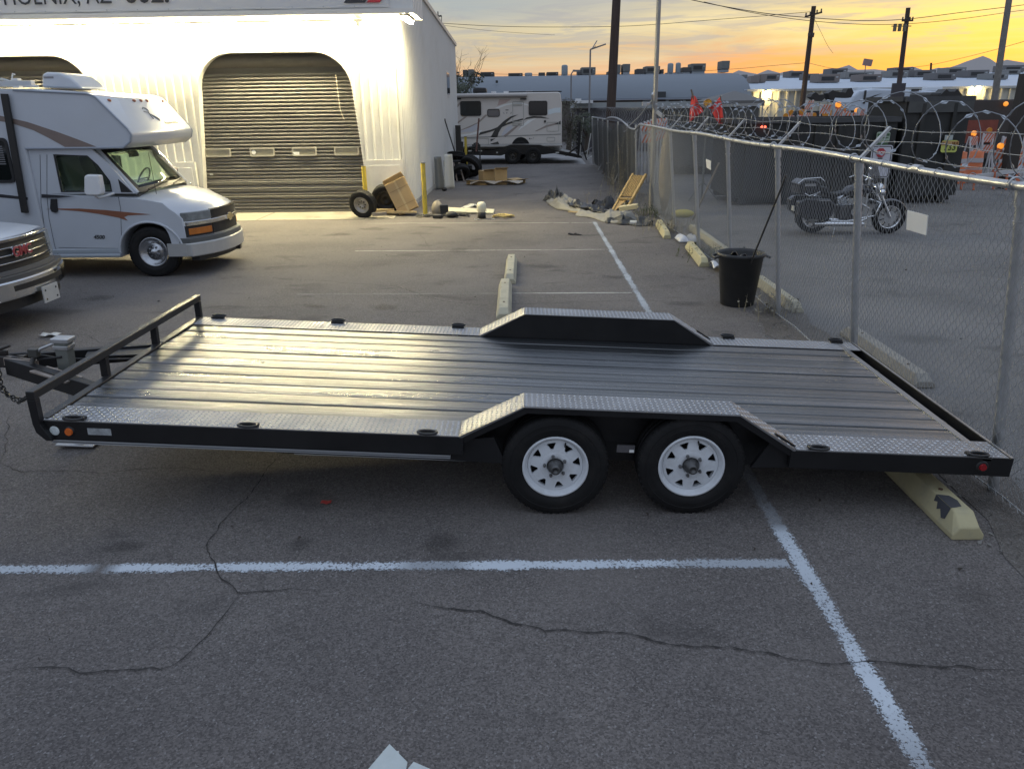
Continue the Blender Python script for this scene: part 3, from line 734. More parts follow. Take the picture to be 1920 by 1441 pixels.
for sgn in (-1, 1):
    y0, y1 = (-hw, -1.0) if sgn < 0 else (1.0, hw)
    for a, b in ((xl + .01, fx0), (fx3, xr - .02)):
        mb = MB(); mb.box(((a + b) / 2, (y0 + y1) / 2, hd - .003), (b - a, y1 - y0, .006)); p = mb.build('side_plate', dia, TR)
        treads((a, y0 + .004, hd), (1, 0, 0), (0, 1, 0), b - a, y1 - y0 - .008, 'tread_pattern', p)
    # drive-over fender
    prof = [(fx0, hd - .004), (fx1, hd + FH), (fx2, hd + FH), (fx3, hd - .004)]
    mb = MB()
    th = .006
    mb.prism(prof + [(fx3 - .01, hd - .016), (fx2 - .004, hd + FH - th), (fx1 + .004, hd + FH - th), (fx0 + .01, hd - .016)], 'y', y0, y1)
    fe = mb.build('fender', dia, TR)
    yi = y1 - .012 if sgn < 0 else y0 + .012                       # inner skirt
    yo = y0 + .012 if sgn < 0 else y1 - .012
    mb = MB(); mb.prism([(fx0 + .03, hd - .10), (fx0 + .03, hd), (fx1 + .006, hd + FH - th), (fx2 - .006, hd + FH - th), (fx3 - .03, hd), (fx3 - .03, hd - .10)], 'y', yi - .006, yi + .006)
    mb.build('inner_skirt', black_steel, fe)
    mb = MB()                                                      # outer lip
    lip = [(fx0, hd - .004), (fx1, hd + FH), (fx2, hd + FH), (fx3, hd - .004)]
    mb.prism(lip + [(fx3 - .03, hd - .05), (fx2 - .02, hd + FH - .045), (fx1 + .02, hd + FH - .045), (fx0 + .03, hd - .05)], 'y', yo - .005, yo + .005)
    mb.build('fender_lip', black_steel, fe)
    for (a, za), (b, zb) in zip(prof, prof[1:]):
        ln = sqrt((b - a) ** 2 + (zb - za) ** 2)
        treads((a, y0 + .006, za + .0005), (b - a, 0, zb - za), (0, 1, 0), ln, y1 - y0 - .012, 'tread_pattern', fe)
    # outer side rail, front and rear pieces
    ys = sgn * (hw - .022)
    for a, b in ((xl + .03, fx0 + .03), (fx3 - .03, xr - .03)):
        mb = MB(); mb.prism([(a, hd - .128), (b, hd - .128), (b, hd - .0065), (a, hd - .0065)], 'y', ys - .022, ys + .022); mb.build('side_rail', black_steel, TR, bevel=.004)
    mb = MB(); mb.prism([(fx0 - .32, hd - .185), (fx0 + .30, hd - .20), (fx0 + .22, hd - .02), (fx0 - .1, hd - .06)], 'y', sgn * 1.17, sgn * 1.20); mb.build('gusset', black_steel, TR)
    mb = MB(); mb.prism([(fx3 - .25, hd - .16), (fx3 + .10, hd - .14), (fx3 + .05, hd - .02), (fx3 - .12, hd + .08)], 'y', sgn * 1.17, sgn * 1.20); mb.build('gusset', black_steel, TR)
    # wheel well back wall
    mb = MB(); mb.box((.01, sgn * .985, hd - .135), (1.9, .012, .21)); mb.build('wheel_well', black_steel, TR)
    # tie-down rings
    for x in ((-3.45, -2.36, -1.24, 1.20, 2.19) if sgn < 0 else (-3.48, -2.37, -1.25, 1.25, 2.25)):
        mb = MB(); pts = []
        for k in range(16):
            a = 2 * pi * k / 16
            pts.append((x + .052 * cos(a) * (1.15 if abs(cos(a)) > .7 else 1), sgn * (hw + .006) + .030 * sin(a), hd + .022))
        mb.path(pts, .009, 6, closed=True); mb.build('tie_down_ring', M('ring_steel', (.045, .045, .046), .3, .6), TR)
        mb = MB(); mb.box((x, sgn * (hw - .03), hd + .008), (.11, .04, .018)); mb.build('ring_base', black_steel, TR)
# white pin stripes and stowed ramp rail under the near side
mb = MB(); mb.box(((xl + .06 + fx0 - .05) / 2, -hw + .012, hd - .140), (fx0 - .05 - xl - .06, .022, .008)); mb.build('ramp_edge', M('ramp_edge_metal', (.50, .52, .54), .35, .6), TR)
mb = MB(); mb.box(((xl + .06 + fx0 - .05) / 2, -hw + .02, hd - .131), (fx0 - .05 - xl - .06, .03, .010)); mb.build('ramp_rail', black_steel, TR)
mb = MB(); mb.box(((xl + .06 + fx0 - .05) / 2, -hw + .012, hd - .1545), (fx0 - .05 - xl - .06, .022, .006)); mb.build('ramp_edge', MATS['ramp_edge_metal'], TR)
mb = MB(); mb.prism([(-2.35, hd - .16), (fx0 + .15, hd - .16), (fx0 + .15, hd - .197), (-2.2, hd - .193)], 'y', -1.19, -1.15); rb = mb.build('ramp_carrier', black_steel, TR)
MB().box(((-2.1 + fx0 + .15) / 2, -1.193, hd - .194), (fx0 + .15 + 2.1, .004, .005)).build('carrier_edge', MATS['ramp_edge_metal'], rb)
# frame underneath
for y in (-.55, .55):
    mb = MB(); mb.box(((xl + xr) / 2, y, hd - .12), (xr - xl - .1, .06, .15)); mb.build('main_beam', black_steel, TR)
for k in range(11):
    x = xl + .2 + k * .55; mb = MB(); mb.box((x, 0, hd - .085), (.05, 1.9 if -1.0 < x < 1.05 else 2.40, .075)); mb.build('crossmember', black_steel, TR)
# rear bumper channel
mb = MB(); mb.box((xr - .155, 0, hd - .012), (.05, 2.5, .026)); mb.build('deck_edge_bar', M('edge_bar', (.30, .30, .295), .35, .7, dirt=(.08, .07, .06), dirt_amt=.5), TR)
rc = MB(); rc.box((xr - .065, 0, hd - .115), (.13, 2.46, .012)); rc.box((xr - .004, 0, hd - .065), (.012, 2.5, .118)); rc.box((xr - .134, 0, hd - .07), (.010, 2.46, .08))
for s_ in (-1, 1): rc.box((xr - .055, s_ * 1.2455, hd - .066), (.13, .010, .124))
rc.build('rear_channel', black_steel, TR)
MB().box((xr - .0, 0, hd - .003), (.020, 2.5, .008)).build('channel_edge', MATS['edge_bar'], TR)
# front rail
RH = .172
r_ = MB(); r_.box((xl + .0, 0, hd + RH), (.052, 2.58, .055)); r_.build('front_rail', M('rail_black', (.022, .022, .022), .32, .2, var=.2, rvar=.06), TR, bevel=.006)
for y in (-1.262, -.42, .38, 1.262):
    mb = MB()
    if abs(y) > 1:
        s_ = 1 if y > 0 else -1
        mb.prism([(xl - .026, hd + RH - .028), (xl + .026, hd + RH - .028), (xl + .030, hd - .02), (xl + .09, hd - .128), (xl + .05, hd - .128), (xl - .005, hd - .075), (xl - .018, hd - .02)], 'y', y - .026, y + .026)
    else: mb.box((xl, y, hd + (RH - .03) / 2), (.05, .05, RH - .03))
    mb.build('rail_post', black_steel, TR, bevel=.004)
MB().box((xl + .025, 0, hd - .055), (.06, 2.46, .125)).build('front_beam', MATS['rail_black'], TR, bevel=.005)
# lights and stickers on the near rail
yn = -hw - .001
orange = M('amber_lens', (.62, .13, .02), .25, spec=.6); redl = M('red_lens', (.30, .015, .02), .25)
def disc_part(name, x, z, r, mat, th=.012):
    mb = MB(); mb.cyl((x, yn, z), (x, yn - th, z), r, r * .8, n=18); return mb.build(name, mat, TR)
disc_part('white_sticker', -3.585, hd - .072, .031, M('sticker_grey', (.55, .60, .60), .5, var=.25, vscale=60), .002)
disc_part('light_bezel', -3.49, hd - .072, .034, black_plastic, .008); disc_part('amber_marker', -3.49, hd - .072, .028, orange, .018)
disc_part('light_bezel', 2.235, hd - .065, .040, black_plastic, .008); disc_part('red_marker', 2.235, hd - .065, .026, redl, .018)
MB().box((-3.30, yn - .002, hd - .066), (.148, .003, .044)).build('spec_plate', M('plate_grey', (.32, .34, .35), .4, var=.4, vscale=30), TR)
for s_ in (-1, 1): MB().box((.03, -.975, hd - .0), (.012, .01, .01)).build('bolt', galv, TR)
# hinge plates and tag on the hangers
MB().box((-.92, -1.13, hd - .155), (.085, .02, .10)).build('spring_hanger', M('hanger_yellowed', (.15, .115, .06), .6), TR)
tgp = MB().box((.02, -1.14, .432), (.115, .012, .05)).build('axle_tag', M('tag_grey', (.10, .095, .10), .5), TR)
MB().box((.058, -1.148, .42), (.03, .006, .018)).build('tag_label', M('sticker_white', (.85, .85, .82), .5), tgp)
for s_ in (-1, 1): MB().box((0, s_ * .96, .34), (1.15, .06, .05)).build('leaf_spring', black_steel, TR)
# wheels
rim_w = M('rim_white', (.66, .69, .72), .38, var=.05, vscale=8, dirt=(.30, .27, .23), dirt_amt=.30, dirt_scale=9)
def tyre_mb(R=.342, r=.205, w=.205, tread=True, n=48):
    mb = MB(); h = w / 2
    prof = [(r, -h * .78), (r + .012, -h * .92), (r + .05, -h), (R - .035, -h * .97), (R - .012, -h * .86), (R, -h * .72), (R, -h * .30), (R - .008, -h * .28), (R - .008, -h * .22), (R, -h * .20), (R, h * .20), (R - .008, h * .22), (R - .008, h * .28), (R, h * .30), (R, h * .72), (R - .012, h * .86), (R - .035, h * .97), (r + .05, h), (r + .012, h * .92), (r, h * .78)]
    mb.lathe(prof, (0, 0, 0), 'y', n)
    if tread:
        for k in range(n):
            a = 2 * pi * k / n
            for s_ in (-1, 1):
                c = Vector(((R - .0085) * cos(a + s_ * .03), s_ * h * .62, (R - .0085) * sin(a + s_ * .03))); R3 = Matrix.Rotation(-a, 3, 'Y')
                mb.box(c, (.012, h * .5, .020), rot=R3)
    for rr in (r + .055, R - .05): mb.lathe([(rr - .004, -h * .985), (rr, -h * 1.02), (rr + .004, -h * .985)], (0, 0, 0), 'y', n)
    return mb
def rim_parts(parent, r=.205, w=.205, rot=0.0):
    """white eight-spoke steel wheel, its face towards -y"""
    h = w / 2
    mb = MB()
    mb.lathe([(r + .004, -h * .80), (r + .006, -h * .94), (r - .004, -h * .98), (r - .011, -h * .90), (r - .014, -h * .78), (r - .024, -h * .74), (r - .027, -h * .58), (r - .034, -h * .56), (r - .036, h * .6), (r, h * .8)], (0, 0, 0), 'y', 48)
    rim = mb.build('rim', rim_w, parent, local=True)
    # face disc with eight triangular hand holes: built as a ring with gaps
    mb = MB(); yo, ym = -h * .62, -h * .72; R1, R2, R0 = r - .029, r * .47, .052; nseg = 8
    vs = []
    def P(rad, a, y): return Vector((rad * cos(a), y, rad * sin(a)))
    def yy(rad): return ym + (yo - ym) * max(0, (rad - R2) / (R1 - R2)) ** 1.5
    Ra, Rb = r * .555, r * .775                              # inner/outer radius of the holes
    for k in range(nseg):
        a0 = rot + 2 * pi * k / nseg; da = 2 * pi / nseg
        hi, ho = da * .08, da * .255                       # half angle of hole at inner/outer radius
        m = a0
        A = [m - da / 2, m - ho, m + ho, m + da / 2]; B = [m - da / 2, m - hi, m + hi, m + da / 2]
        def strip(r0, r1, a, b, n=4):
            for i in range(n):
                t0, t1 = a + (b - a) * i / n, a + (b - a) * (i + 1) / n
                mb.poly([P(r0, t0, yy(r0)), P(r1, t0, yy(r1)), P(r1, t1, yy(r1)), P(r0, t1, yy(r0))], True)
        strip(Rb, R1, A[0], A[3], 5); strip(R2, Ra, A[0], A[3], 5)
        for (ia, oa, ib, ob) in ((B[0], A[0], B[1], A[1]), (B[2], A[2], B[3], A[3])):
            mb.poly([P(Ra, ia, yy(Ra)), P(Rb, oa, yy(Rb)), P(Rb, ob, yy(Rb)), P(Ra, ib, yy(Ra))], True)
        for (r0, t0, r1, t1) in ((Ra, B[1], Rb, A[1]), (Rb, A[1], Rb, A[2]), (Rb, A[2], Ra, B[2]), (Ra, B[2], Ra, B[1])):
            p, q = P(r0, t0, yy(r0)), P(r1, t1, yy(r1)); mb.poly([p, q, q + Vector((0, .016, 0)), p + Vector((0, .016, 0))])
    mb.lathe([(R2, yy(R2)), (R2 - .012, ym - .004), (R0 + .02, ym - .002), (R0 + .004, ym - .006), (R0, ym + .03)], (0, 0, 0), 'y', 32)
    mb.build('spoke_face', rim_w, parent, local=True)
    MB().disc((0, -h * .20, 0), r - .04, 'y', 24).build('brake_drum', black_steel, parent, local=True)
    for k in range(5):
        a = rot + .35 + 2 * pi * k / 5; mb = MB(); mb.cyl((.069 * cos(a), ym - .002, .069 * sin(a)), (.069 * cos(a), ym - .024, .069 * sin(a)), .0125, .009, n=6); mb.build('lug_nut', M('lug_nut_grey', (.16, .16, .16), .45, .5), parent, local=True)
    mb = MB(); mb.lathe([(.050, ym + .03), (.046, ym - .03), (.038, ym - .034), (.036, ym - .055), (.030, ym - .058), (.029, ym - .075), (.016, ym - .075), (.016, ym - .062), (.0, ym - .062)], (0, 0, 0), 'y', 24)
    mb.build('hub_cap', M('hub_steel', (.10, .10, .10), .35, .6, var=.4, vscale=30), parent, local=True)
    a = rot + 1.0; mb = MB(); mb.cyl((cos(a) * (r - .035), -h * .5, sin(a) * (r - .035)), (cos(a) * (r - .05), -h * .95, sin(a) * (r - .05)), .006, n=6); mb.build('valve', black_plastic, parent, local=True)
tyre_me = tyre_mb().mesh('tyre', rubber)
for i, (x, z) in enumerate(((-.428, .319), (.434, .361))):
    for s_ in (-1, 1):
        w_ = bpy.data.objects.new('wheel', None); COL.objects.link(w_); w_.parent = TR; w_.location = (x, s_ * 1.125, z); w_['_loc'] = True
        if s_ > 0: w_.rotation_euler.z = pi
        ty = bpy.data.objects.new('tyre', tyre_me); COL.objects.link(ty); ty.parent = w_
        # keep to three levels: merge the rim pieces under the wheel
        before = set(COL.objects)
        rim_parts(w_, rot=.22 if i == 0 else .38)
    mb = MB(); mb.cyl((x, -1.0, z), (x, 1.0, z), .035, n=12); mb.build('axle', black_steel, TR)
# tongue, coupler, jack
tx = -4.75
for y0, y1 in ((-.55, -.05), (.55, .05)):
    mb = MB(); mb.bar((xl + .05, y0, hd - .10), (tx + .12, y1, hd - .085), .07, .13); mb.build('tongue_beam', black_steel, TR, bevel=.004)
mb = MB(); mb.bar((xl - .25, -.40, hd - .05), (xl - .62, -.22, hd - .042), .14, .012); tb = mb.build('tongue_plate', M('worn_plate', (.42, .36, .31), .35, .6, var=.3, vscale=14, stretch=(1, 9, 1)), TR)
mb = MB(); mb.bar((xl - .05, .36, hd - .055), (xl - .48, .20, hd - .045), .22, .012); mb.build('tongue_plate', black_steel, TR)
cp = MB(); cp.bar((tx + .22, 0, hd - .06), (tx - .06, 0, hd - .055), .12, .09); cp.bar((tx - .06, 0, hd - .05), (tx - .20, 0, hd - .06), .09, .07); cp.ball((tx - .20, 0, hd - .06), .06, 12, 8, (1, 1, .8)); cp.box((tx + .02, 0, hd + .005), (.14, .03, .035)); cp.bar((tx - .02, 0, hd + .01), (tx + .12, 0, hd + .06), .02, .02)
cp.build('coupler', M('coupler_steel', (.045, .04, .038), .45, .4, var=.5, vscale=12), TR, bevel=.006)
mb = MB(); mb.bar((tx + .36, -.10, hd - .055), (tx + .10, -.07, hd - .045), .015, .06); mb.bar((tx + .36, -.07, hd - .052), (tx + .10, -.04, hd - .042), .015, .06); mb.build('wear_strip', MATS['worn_plate'], TR)
# jack: square tube with a gearbox cap, crank and foot
jx, jy = -4.16, -.08
jg = M('jack_grey', (.21, .225, .21), .42, .5, var=.15, vscale=6)
jk = MB(); jk.box((jx, jy, hd - .06), (.095, .095, .40)); jo = jk.build('jack', jg, TR, bevel=.006)
MB().box((jx, jy, hd + .155), (.135, .115, .035)).build('jack_cap', galv, jo, bevel=.006)
MB().box((jx, jy, hd + .10), (.115, .108, .03)).build('jack_collar', galv, jo, bevel=.004)
mb = MB(); mb.cyl((jx, jy, .30), (jx, jy, -.165), .032, n=12); mb.build('jack_leg', galv, jo)
mb = MB(); mb.prism([(-.15, -.09), (.15, -.09), (.15, .09), (-.15, .09)], 'z', -.180, -.168); mb.xf(Matrix.Translation((jx, jy, 0))); mb.build('jack_foot', galv, jo, bevel=.003)
mb = MB(); mb.path([(jx - .04, jy - .02, hd + .135), (jx - .15, jy - .05, hd + .09), (jx - .17, jy - .055, hd + .07)], .011, 6); mb.build('crank_arm', galv, jo)
mb = MB(); mb.box((jx - .20, jy - .06, hd + .06), (.07, .055, .065)); mb.build('crank_block', M('crank_block_dark', (.07, .07, .065), .5, .3), jo, bevel=.006)
mb = MB(); mb.path([(jx - .20, jy - .06, hd + .04), (jx - .225, jy - .07, hd - .02), (jx - .215, jy - .09, hd - .08), (jx - .15, jy - .12, hd - .12), (jx - .07, jy - .15, hd - .15)], .019, 8); mb.build('crank_handle', M('crank_grip', (.10, .10, .10), .4, .5), jo)
mb = MB(); mb.path([(jx - .19, jy - .05, hd + .0), (jx + .0, jy - .05, hd + .03)], .010, 6); mb.build('crank_rod', black_steel, jo)
# safety chains
ch = M('chain_steel', (.06, .058, .055), .45, .7)
def chain(pts, name, parent, lk=.036):
    mb = MB(); P = []
    for (a, b) in zip(pts, pts[1:]):
        a, b = Vector(a), Vector(b); k = max(1, int((b - a).length / (lk * .72)))
        P += [a.lerp(b, i / k) for i in range(k)]
    P.append(Vector(pts[-1]))
    for i in range(len(P) - 1):
        c = (P[i] + P[i + 1]) / 2; d = (P[i + 1] - P[i]).normalized(); u = d.orthogonal().normalized(); w = d.cross(u)
        e = u if i % 2 else w
        mb.path([c + d * cos(t) * lk * .55 + e * sin(t) * lk * .30 for t in [2 * pi * k / 10 for k in range(10)]], .005, 5, closed=True)
    mb.build(name, ch, parent)
chain([(tx + .05, -.07, hd - .10), (tx + .06, -.10, hd - .22), (tx + .12, -.13, hd - .30), (tx + .24, -.16, hd - .32), (tx + .38, -.18, hd - .24)], 'safety_chain', TR)
chain([(tx + .03, -.075, hd - .06), (tx + .03, -.11, hd - .18), (tx + .10, -.15, hd - .27), (tx + .22, -.18, hd - .34), (tx + .36, -.20, hd - .27)], 'safety_chain', TR)
mb = MB(); mb.path([(tx + .08, .02, hd - .02), (tx + .25, -.03, hd + .015), (tx + .42, -.06, hd + .01), (tx + .5, -.02, hd - .02), (jx + .2, .05, hd - .04), (xl + .02, .08, hd - .03)], .009, 6); mb.build('wiring_lead', black_plastic, TR)
# ------------------------------------------------------------------ cab-over motorhome on the left
rv_white = M('rv_white', (.50, .53, .575), .28, var=.03, vscale=2, spec=.5, coat=.2, dirt=(.45, .44, .42), dirt_amt=.2)
rv_brown = M('rv_brown', (.20, .155, .135), .4, var=.06); rust_red = M('rv_rust', (.25, .10, .055), .4, var=.06)
glass_clear = M('glass_clear', (.75, .90, .76), .03, trans=1.0, spec=.5)
CL = thing('cab_over_motorhome', 'white cab-over camper van with brown swooshes parked in front of the lit workshop wall', 'motorhome', (-8.5, 13.2, 0))
NY, FY = 12.10, 14.35
def near(pts, Y): return [xz(px, py, Y) for px, py in pts]
mb = MB()
prof = [(-13.4, .38), (-13.4, 3.02), (-9, 2.90), (-7.3, 2.84), (-6.50, 2.77), (-6.38, 2.72), (-5.98, 2.26), (-5.94, 2.18), (-5.97, 2.07), (-6.10, 1.985), (-6.5, 1.97), (-7.60, 1.99), (-7.60, .38)]
mb.slices(prof, 'y', [NY, NY + .12, NY + .5, (NY + FY) / 2, FY - .5, FY - .12, FY], lambda v: Vector((v.x + ((.10 - .10 * ((v.y - (NY + FY) / 2) / 1.125) ** 2) if v.x > -6.45 else 0), v.y, v.z)))
body = mb.build('coach_body', rv_white, CL, bevel=.035, seg=3, asmooth=True)
# edge moulding of the overcab
edge = [(-7.6, 2.83), (-6.50, 2.765), (-6.39, 2.715), (-5.99, 2.26), (-5.95, 2.18), (-5.98, 2.08), (-6.10, 1.995), (-7.6, 2.0)]
for yy_ in (NY - .004, FY + .004):
    mb = MB(); mb.path([(x, yy_, z) for x, z in edge], .016, 6); mb.build('edge_moulding', M('moulding_grey', (.30, .33, .38), .4), CL)
MB().box((-10.3, NY + .03, 2.935 - .01), (6.0, .10, .07)).build('awning_case', M('awning_white', (.6, .62, .64), .45), CL)
# swooshes, thin vinyl
def decal(name, pts, mat, Y, parent, th=.003):
    mb = MB(); mb.prism(near(pts, Y), 'y', Y - th, Y); return mb.build(name, mat, parent)
decal('swoosh', [(-30, 214), (0, 217), (22, 222), (52, 229), (112, 249), (150, 263), (188, 278), (126, 278), (92, 259), (62, 244), (22, 231), (-30, 222)], rv_brown, NY - .001, CL)
decal('pin_stripe', [(-40, 362), (0, 364), (52, 370), (52, 375), (0, 370), (-40, 368)], M('decal_black', (.03, .03, .035), .4), NY - .001, CL)
decal('pin_stripe', [(78, 364), (110, 366), (142, 368), (110, 371), (78, 371)], MATS['decal_black'], NY - .001, CL)
# awning arm
mb = MB(); a, b = gy(8, 176, NY - .05), gy(47, 399, NY - .05); mb.bar(a, b, .045, .10, up=(1, 0, 0)); mb.build('awning_arm', M('arm_black', (.018, .017, .016), .5), CL, bevel=.006)
# coach window
wp = rrect(-9.0, 1.50, -7.86, 2.16, .07); wi = rrect(-8.96, 1.54, -7.90, 2.12, .05)
wo = ring_y(wp, wi, NY - .025, NY + .0).build('window', black_plastic, CL)
MB().prism(wi, 'y', NY - .012, NY - .004).build('pane', dark_glass, wo)
mb = MB()
for k in range(9): mb.box((-8.3, NY - .014, 1.78 + k * .032), (.7, .003, .016))
tag(mb.build('blind', M('blind_grey', (.16, .16, .17), .6), wo), kind='stuff')
# roof air conditioner and roof rails
RY = 13.2
ac = MB(); p = near([(104, 166), (104, 141), (112, 137), (135, 138), (155, 146), (170, 158), (178, 168)], RY); ac.prism(p, 'y', RY - .38, RY + .38); aco = ac.build('roof_air_conditioner', rv_white, CL, bevel=.04, seg=3, asmooth=True)
MB().box((p[1][0] + .10, RY - .382, p[1][1] - .05), (.16, .004, .03)).build('vent_label', M('label_grey', (.2, .2, .22), .5), aco)
mb = MB(); mb.path([(-11, 13.0, 3.0), (-8.3, 13.0, 3.02), (-8.1, 13.0, 2.96)], .018, 6); mb.path([(-9, 13.6, 2.95), (-8.1, 13.6, 2.92)], .018, 6); mb.build('roof_rail', galv, CL)
mb = MB(); mb.path([gy(20, 160, 13), gy(24, 138, 13), gy(28, 140, 13)], .012, 6); mb.box(gy(32, 156, 13), (.10, .1, .14)); mb.build('roof_vent', white_paint, CL)
# marker lights on the overcab
mk = M('marker_amber', (.36, .12, .06), .3)
def oc(y, t):                                                   # point on the sloping front face, t 0 at top
    return Vector((-6.38 + .40 * t + .10 - .10 * ((y - 13.225) / 1.125) ** 2, y, 2.715 - .455 * t))
for y in (12.32, 12.98, 13.20, 13.42, 14.13):
    c = oc(y, .10); mb = MB(); mb.ball(c, .042, 10, 6, (.7, 1.0, .6)); mb.build('marker_light', mk, CL)
# faint leaping-stag mark and pale letters, both unreadable at this size
dg = M('decal_grey', (.36, .37, .36), .4); dgold = M('decal_gold', (.66, .60, .42), .4)
mb = MB()
def oc_path(pts, r=.007): mb.path([oc(y, t) + Vector((.004, 0, .004)) for y, t in pts], r, 4)
oc_path([(12.98, .38), (13.03, .33), (13.10, .36), (13.12, .44), (13.06, .52), (13.03, .60)]); oc_path([(12.95, .46), (13.03, .48), (13.06, .52)]); oc_path([(13.03, .60), (13.02, .72)]); oc_path([(13.06, .54), (13.14, .62), (13.22, .74)]); oc_path([(13.05, .52), (13.12, .66), (13.18, .78)])
mb.build('stag_emblem', dg, CL)
mb = MB()
for i in range(9):
    c = oc(13.30 + i * .062, .86) + Vector((.006, 0, .006)); mb.box(c, (.006, .032, .045), rot=Euler((0, radians(-41), 0)))
    mb.box(oc(13.30 + i * .062, .83 + .03 * (i % 3)) + Vector((.007, .012, .006)), (.006, .02, .012))
mb.build('name_lettering', dgold, CL)

# --- van cab
CY0, CY1, CC = 12.14, 14.10, 13.12
def cabwarp(v):
    d = (v.y - CC) / .98; f = max(0.0, min(1.0, (v.x + 5.80) / .70)); f = f * f * (3 - 2 * f)
    x = v.x - .34 * f * abs(d) ** 2.6
    # shoulders lean in, hood is crowned
    z = v.z
    if v.z > .95 and v.x > -6.2: z += -.07 * abs(d) ** 3
    if v.z > 1.2: z += .02 * (1 - d * d)
    return Vector((x, v.y, z))
arch = [(-5.95 + .50 * cos(a), .40 + .46 * sin(a)) for a in [pi - pi * k / 14 for k in range(15)]]
prof = [(-7.62, .32), (-6.47, .32)] + arch + [(-5.42, .40), (-5.10, .44), (-5.05, .62), (-5.06, .98), (-5.14, 1.07), (-5.33, 1.15), (-5.6, 1.235), (-5.95, 1.29), (-6.12, 1.31), (-7.62, 1.33)]
mb = MB(); mb.slices(prof, 'y', [CY0 + (CY1 - CY0) * k / 14 for k in range(15)], cabwarp)
mb.build('cab_body', rv_white, CL, bevel=.03, seg=3, asmooth=True)
# arch lip, dark wheel housing
for yy_ in (CY0 - .006, CY1 + .006):
    mb = MB(); mb.path([(x, yy_, z) for x, z in [(-5.95 + .515 * cos(a), .40 + .475 * sin(a)) for a in [pi - pi * k / 16 for k in range(17)]]], .020, 6); mb.build('arch_lip', rv_white, CL)
mb = MB(); mb.box((-5.95, CC, .55), (1.0, 1.3, .5)); mb.build('wheel_housing', M('underbody', (.010, .010, .010), .9), CL)
# upper cab side with the door window opening
for side, Y0, Y1 in (('n', CY0, CY0 + .05), ('f', CY1 - .05, CY1)):
    outp = [(-7.62, 1.32), (-7.62, 2.0), (-6.62, 1.975), (-6.40, 1.76), (-6.08, 1.31), (-6.52, 1.315)]
    inp = [(-7.22, 1.345), (-7.22, 1.91), (-6.70, 1.885), (-6.56, 1.74), (-6.42, 1.50), (-6.42, 1.345)]
    n_ = 6; mb = ring_y(outp, inp, Y0, Y1)
    mb.build('cab_pillar', rv_white, CL)
    mb = MB(); q = [Vector((x, 0, z)) for x, z in inp]; c_ = Vector((-6.75, 0, 1.6))
    inn2 = [(p.x + (c_.x - p.x) * .055, p.z + (c_.z - p.z) * .055) for p in q]
    Yf = Y0 - .008 if side == 'n' else Y1
    fr = ring_y([(x, z) for x, z in inp], inn2, Yf, Yf + .008).build('window_seal', black_plastic, CL)
    mb = MB(); mb.prism(inn2, 'y', (Y0 + Y1) / 2 - .003, (Y0 + Y1) / 2 + .003); mb.build('side_window', glass_clear, CL)
    # quarter glass ahead of the mirror
    mb = MB(); mb.prism([(-6.28, 1.335), (-6.10, 1.33), (-6.29, 1.53)], 'y', Yf, Yf + .008); mb.build('quarter_glass', black_plastic, CL)
# windshield, its black surround and far pillar
wl = [Vector((-6.05, CY0 + .07, 1.31)), Vector((-5.90, CC, 1.345)), Vector((-6.05, CY1 - .07, 1.31))]
wu = [Vector((-6.60, CY0 + .15, 1.965)), Vector((-6.50, CC, 1.985)), Vector((-6.60, CY1 - .15, 1.965))]
def ws(u, v):
    def q(a, u): return a[0] * (1 - u) * (1 - u) + a[2] * u * u + (a[1] * 2 - a[0] * .5 - a[2] * .5) * 2 * u * (1 - u) * .5 * 1.0 + (a[0] + a[2]) * 0
    def arc(a, u):
        p = a[0].lerp(a[2], u); bulge = a[1] - (a[0] + a[2]) / 2; return p + bulge * (1 - (2 * u - 1) ** 2)
    return arc(wl, u).lerp(arc(wu, u), v)
mb = MB(); mb.grid(15, 6, ws); mb.build('windshield', glass_clear, CL, solid=.006)
mb = MB()
def band(u0, u1, v0, v1, n=10):
    mb.grid(n, n, lambda a, b: ws(u0 + (u1 - u0) * a, v0 + (v1 - v0) * b) + Vector((.008, 0, .006)))
band(0, .05, 0, 1); band(.95, 1, 0, 1); band(0, 1, 0, .10); band(0, 1, .90, 1)
mb.build('windshield_surround', black_plastic, CL)
for u in (.0, 1.0):
    mb = MB(); mb.path([ws(u, v / 6) + Vector((-.01, 0, .0)) for v in range(7)], .035, 8); mb.build('windshield_pillar', rv_white, CL)
for u0 in (.12, .52):
    mb = MB(); mb.path([ws(u0, .02) + Vector((.02, 0, .012)), ws(u0 + .2, .085) + Vector((.025, 0, .02)), ws(u0 + .34, .10) + Vector((.02, 0, .016))], .012, 5); mb.build('wiper', black_plastic, CL)
mb = MB(); mb.path([(-5.88, 12.45, 1.25), (-5.90, 12.45, 1.9)], .004, 4); mb.build('antenna', black_plastic, CL)
# interior
dk = M('cab_interior', (.09, .09, .085), .8)
mb = MB(); mb.prism([(-6.05, 1.0), (-6.05, 1.30), (-6.25, 1.36), (-6.5, 1.33), (-6.55, 1.0)], 'y', CY0 + .08, CY1 - .08); mb.build('dashboard', dk, CL)
for y in (12.55, 13.65):
    mb = MB(); mb.box((-7.0, y, 1.15), (.5, .5, .15)); mb.box((-7.22, y, 1.52), (.16, .48, .70), rot=Euler((0, radians(-12), 0))); mb.box((-7.30, y, 1.92), (.10, .26, .16)); mb.build('seat', M('seat_cloth', (.20, .20, .19), .9), CL, bevel=.03)
mb = MB(); c = Vector((-6.62, 13.65, 1.42)); u = Vector((0, 1, 0)); w_ = Vector((.45, 0, .9)).normalized(); mb.path([c + (u * cos(t) + w_ * sin(t)) * .19 for t in [2 * pi * k / 18 for k in range(18)]], .014, 6, closed=True); mb.bar(c - u * .18, c + u * .18, .04, .02); mb.build('steering_wheel', black_plastic, CL)
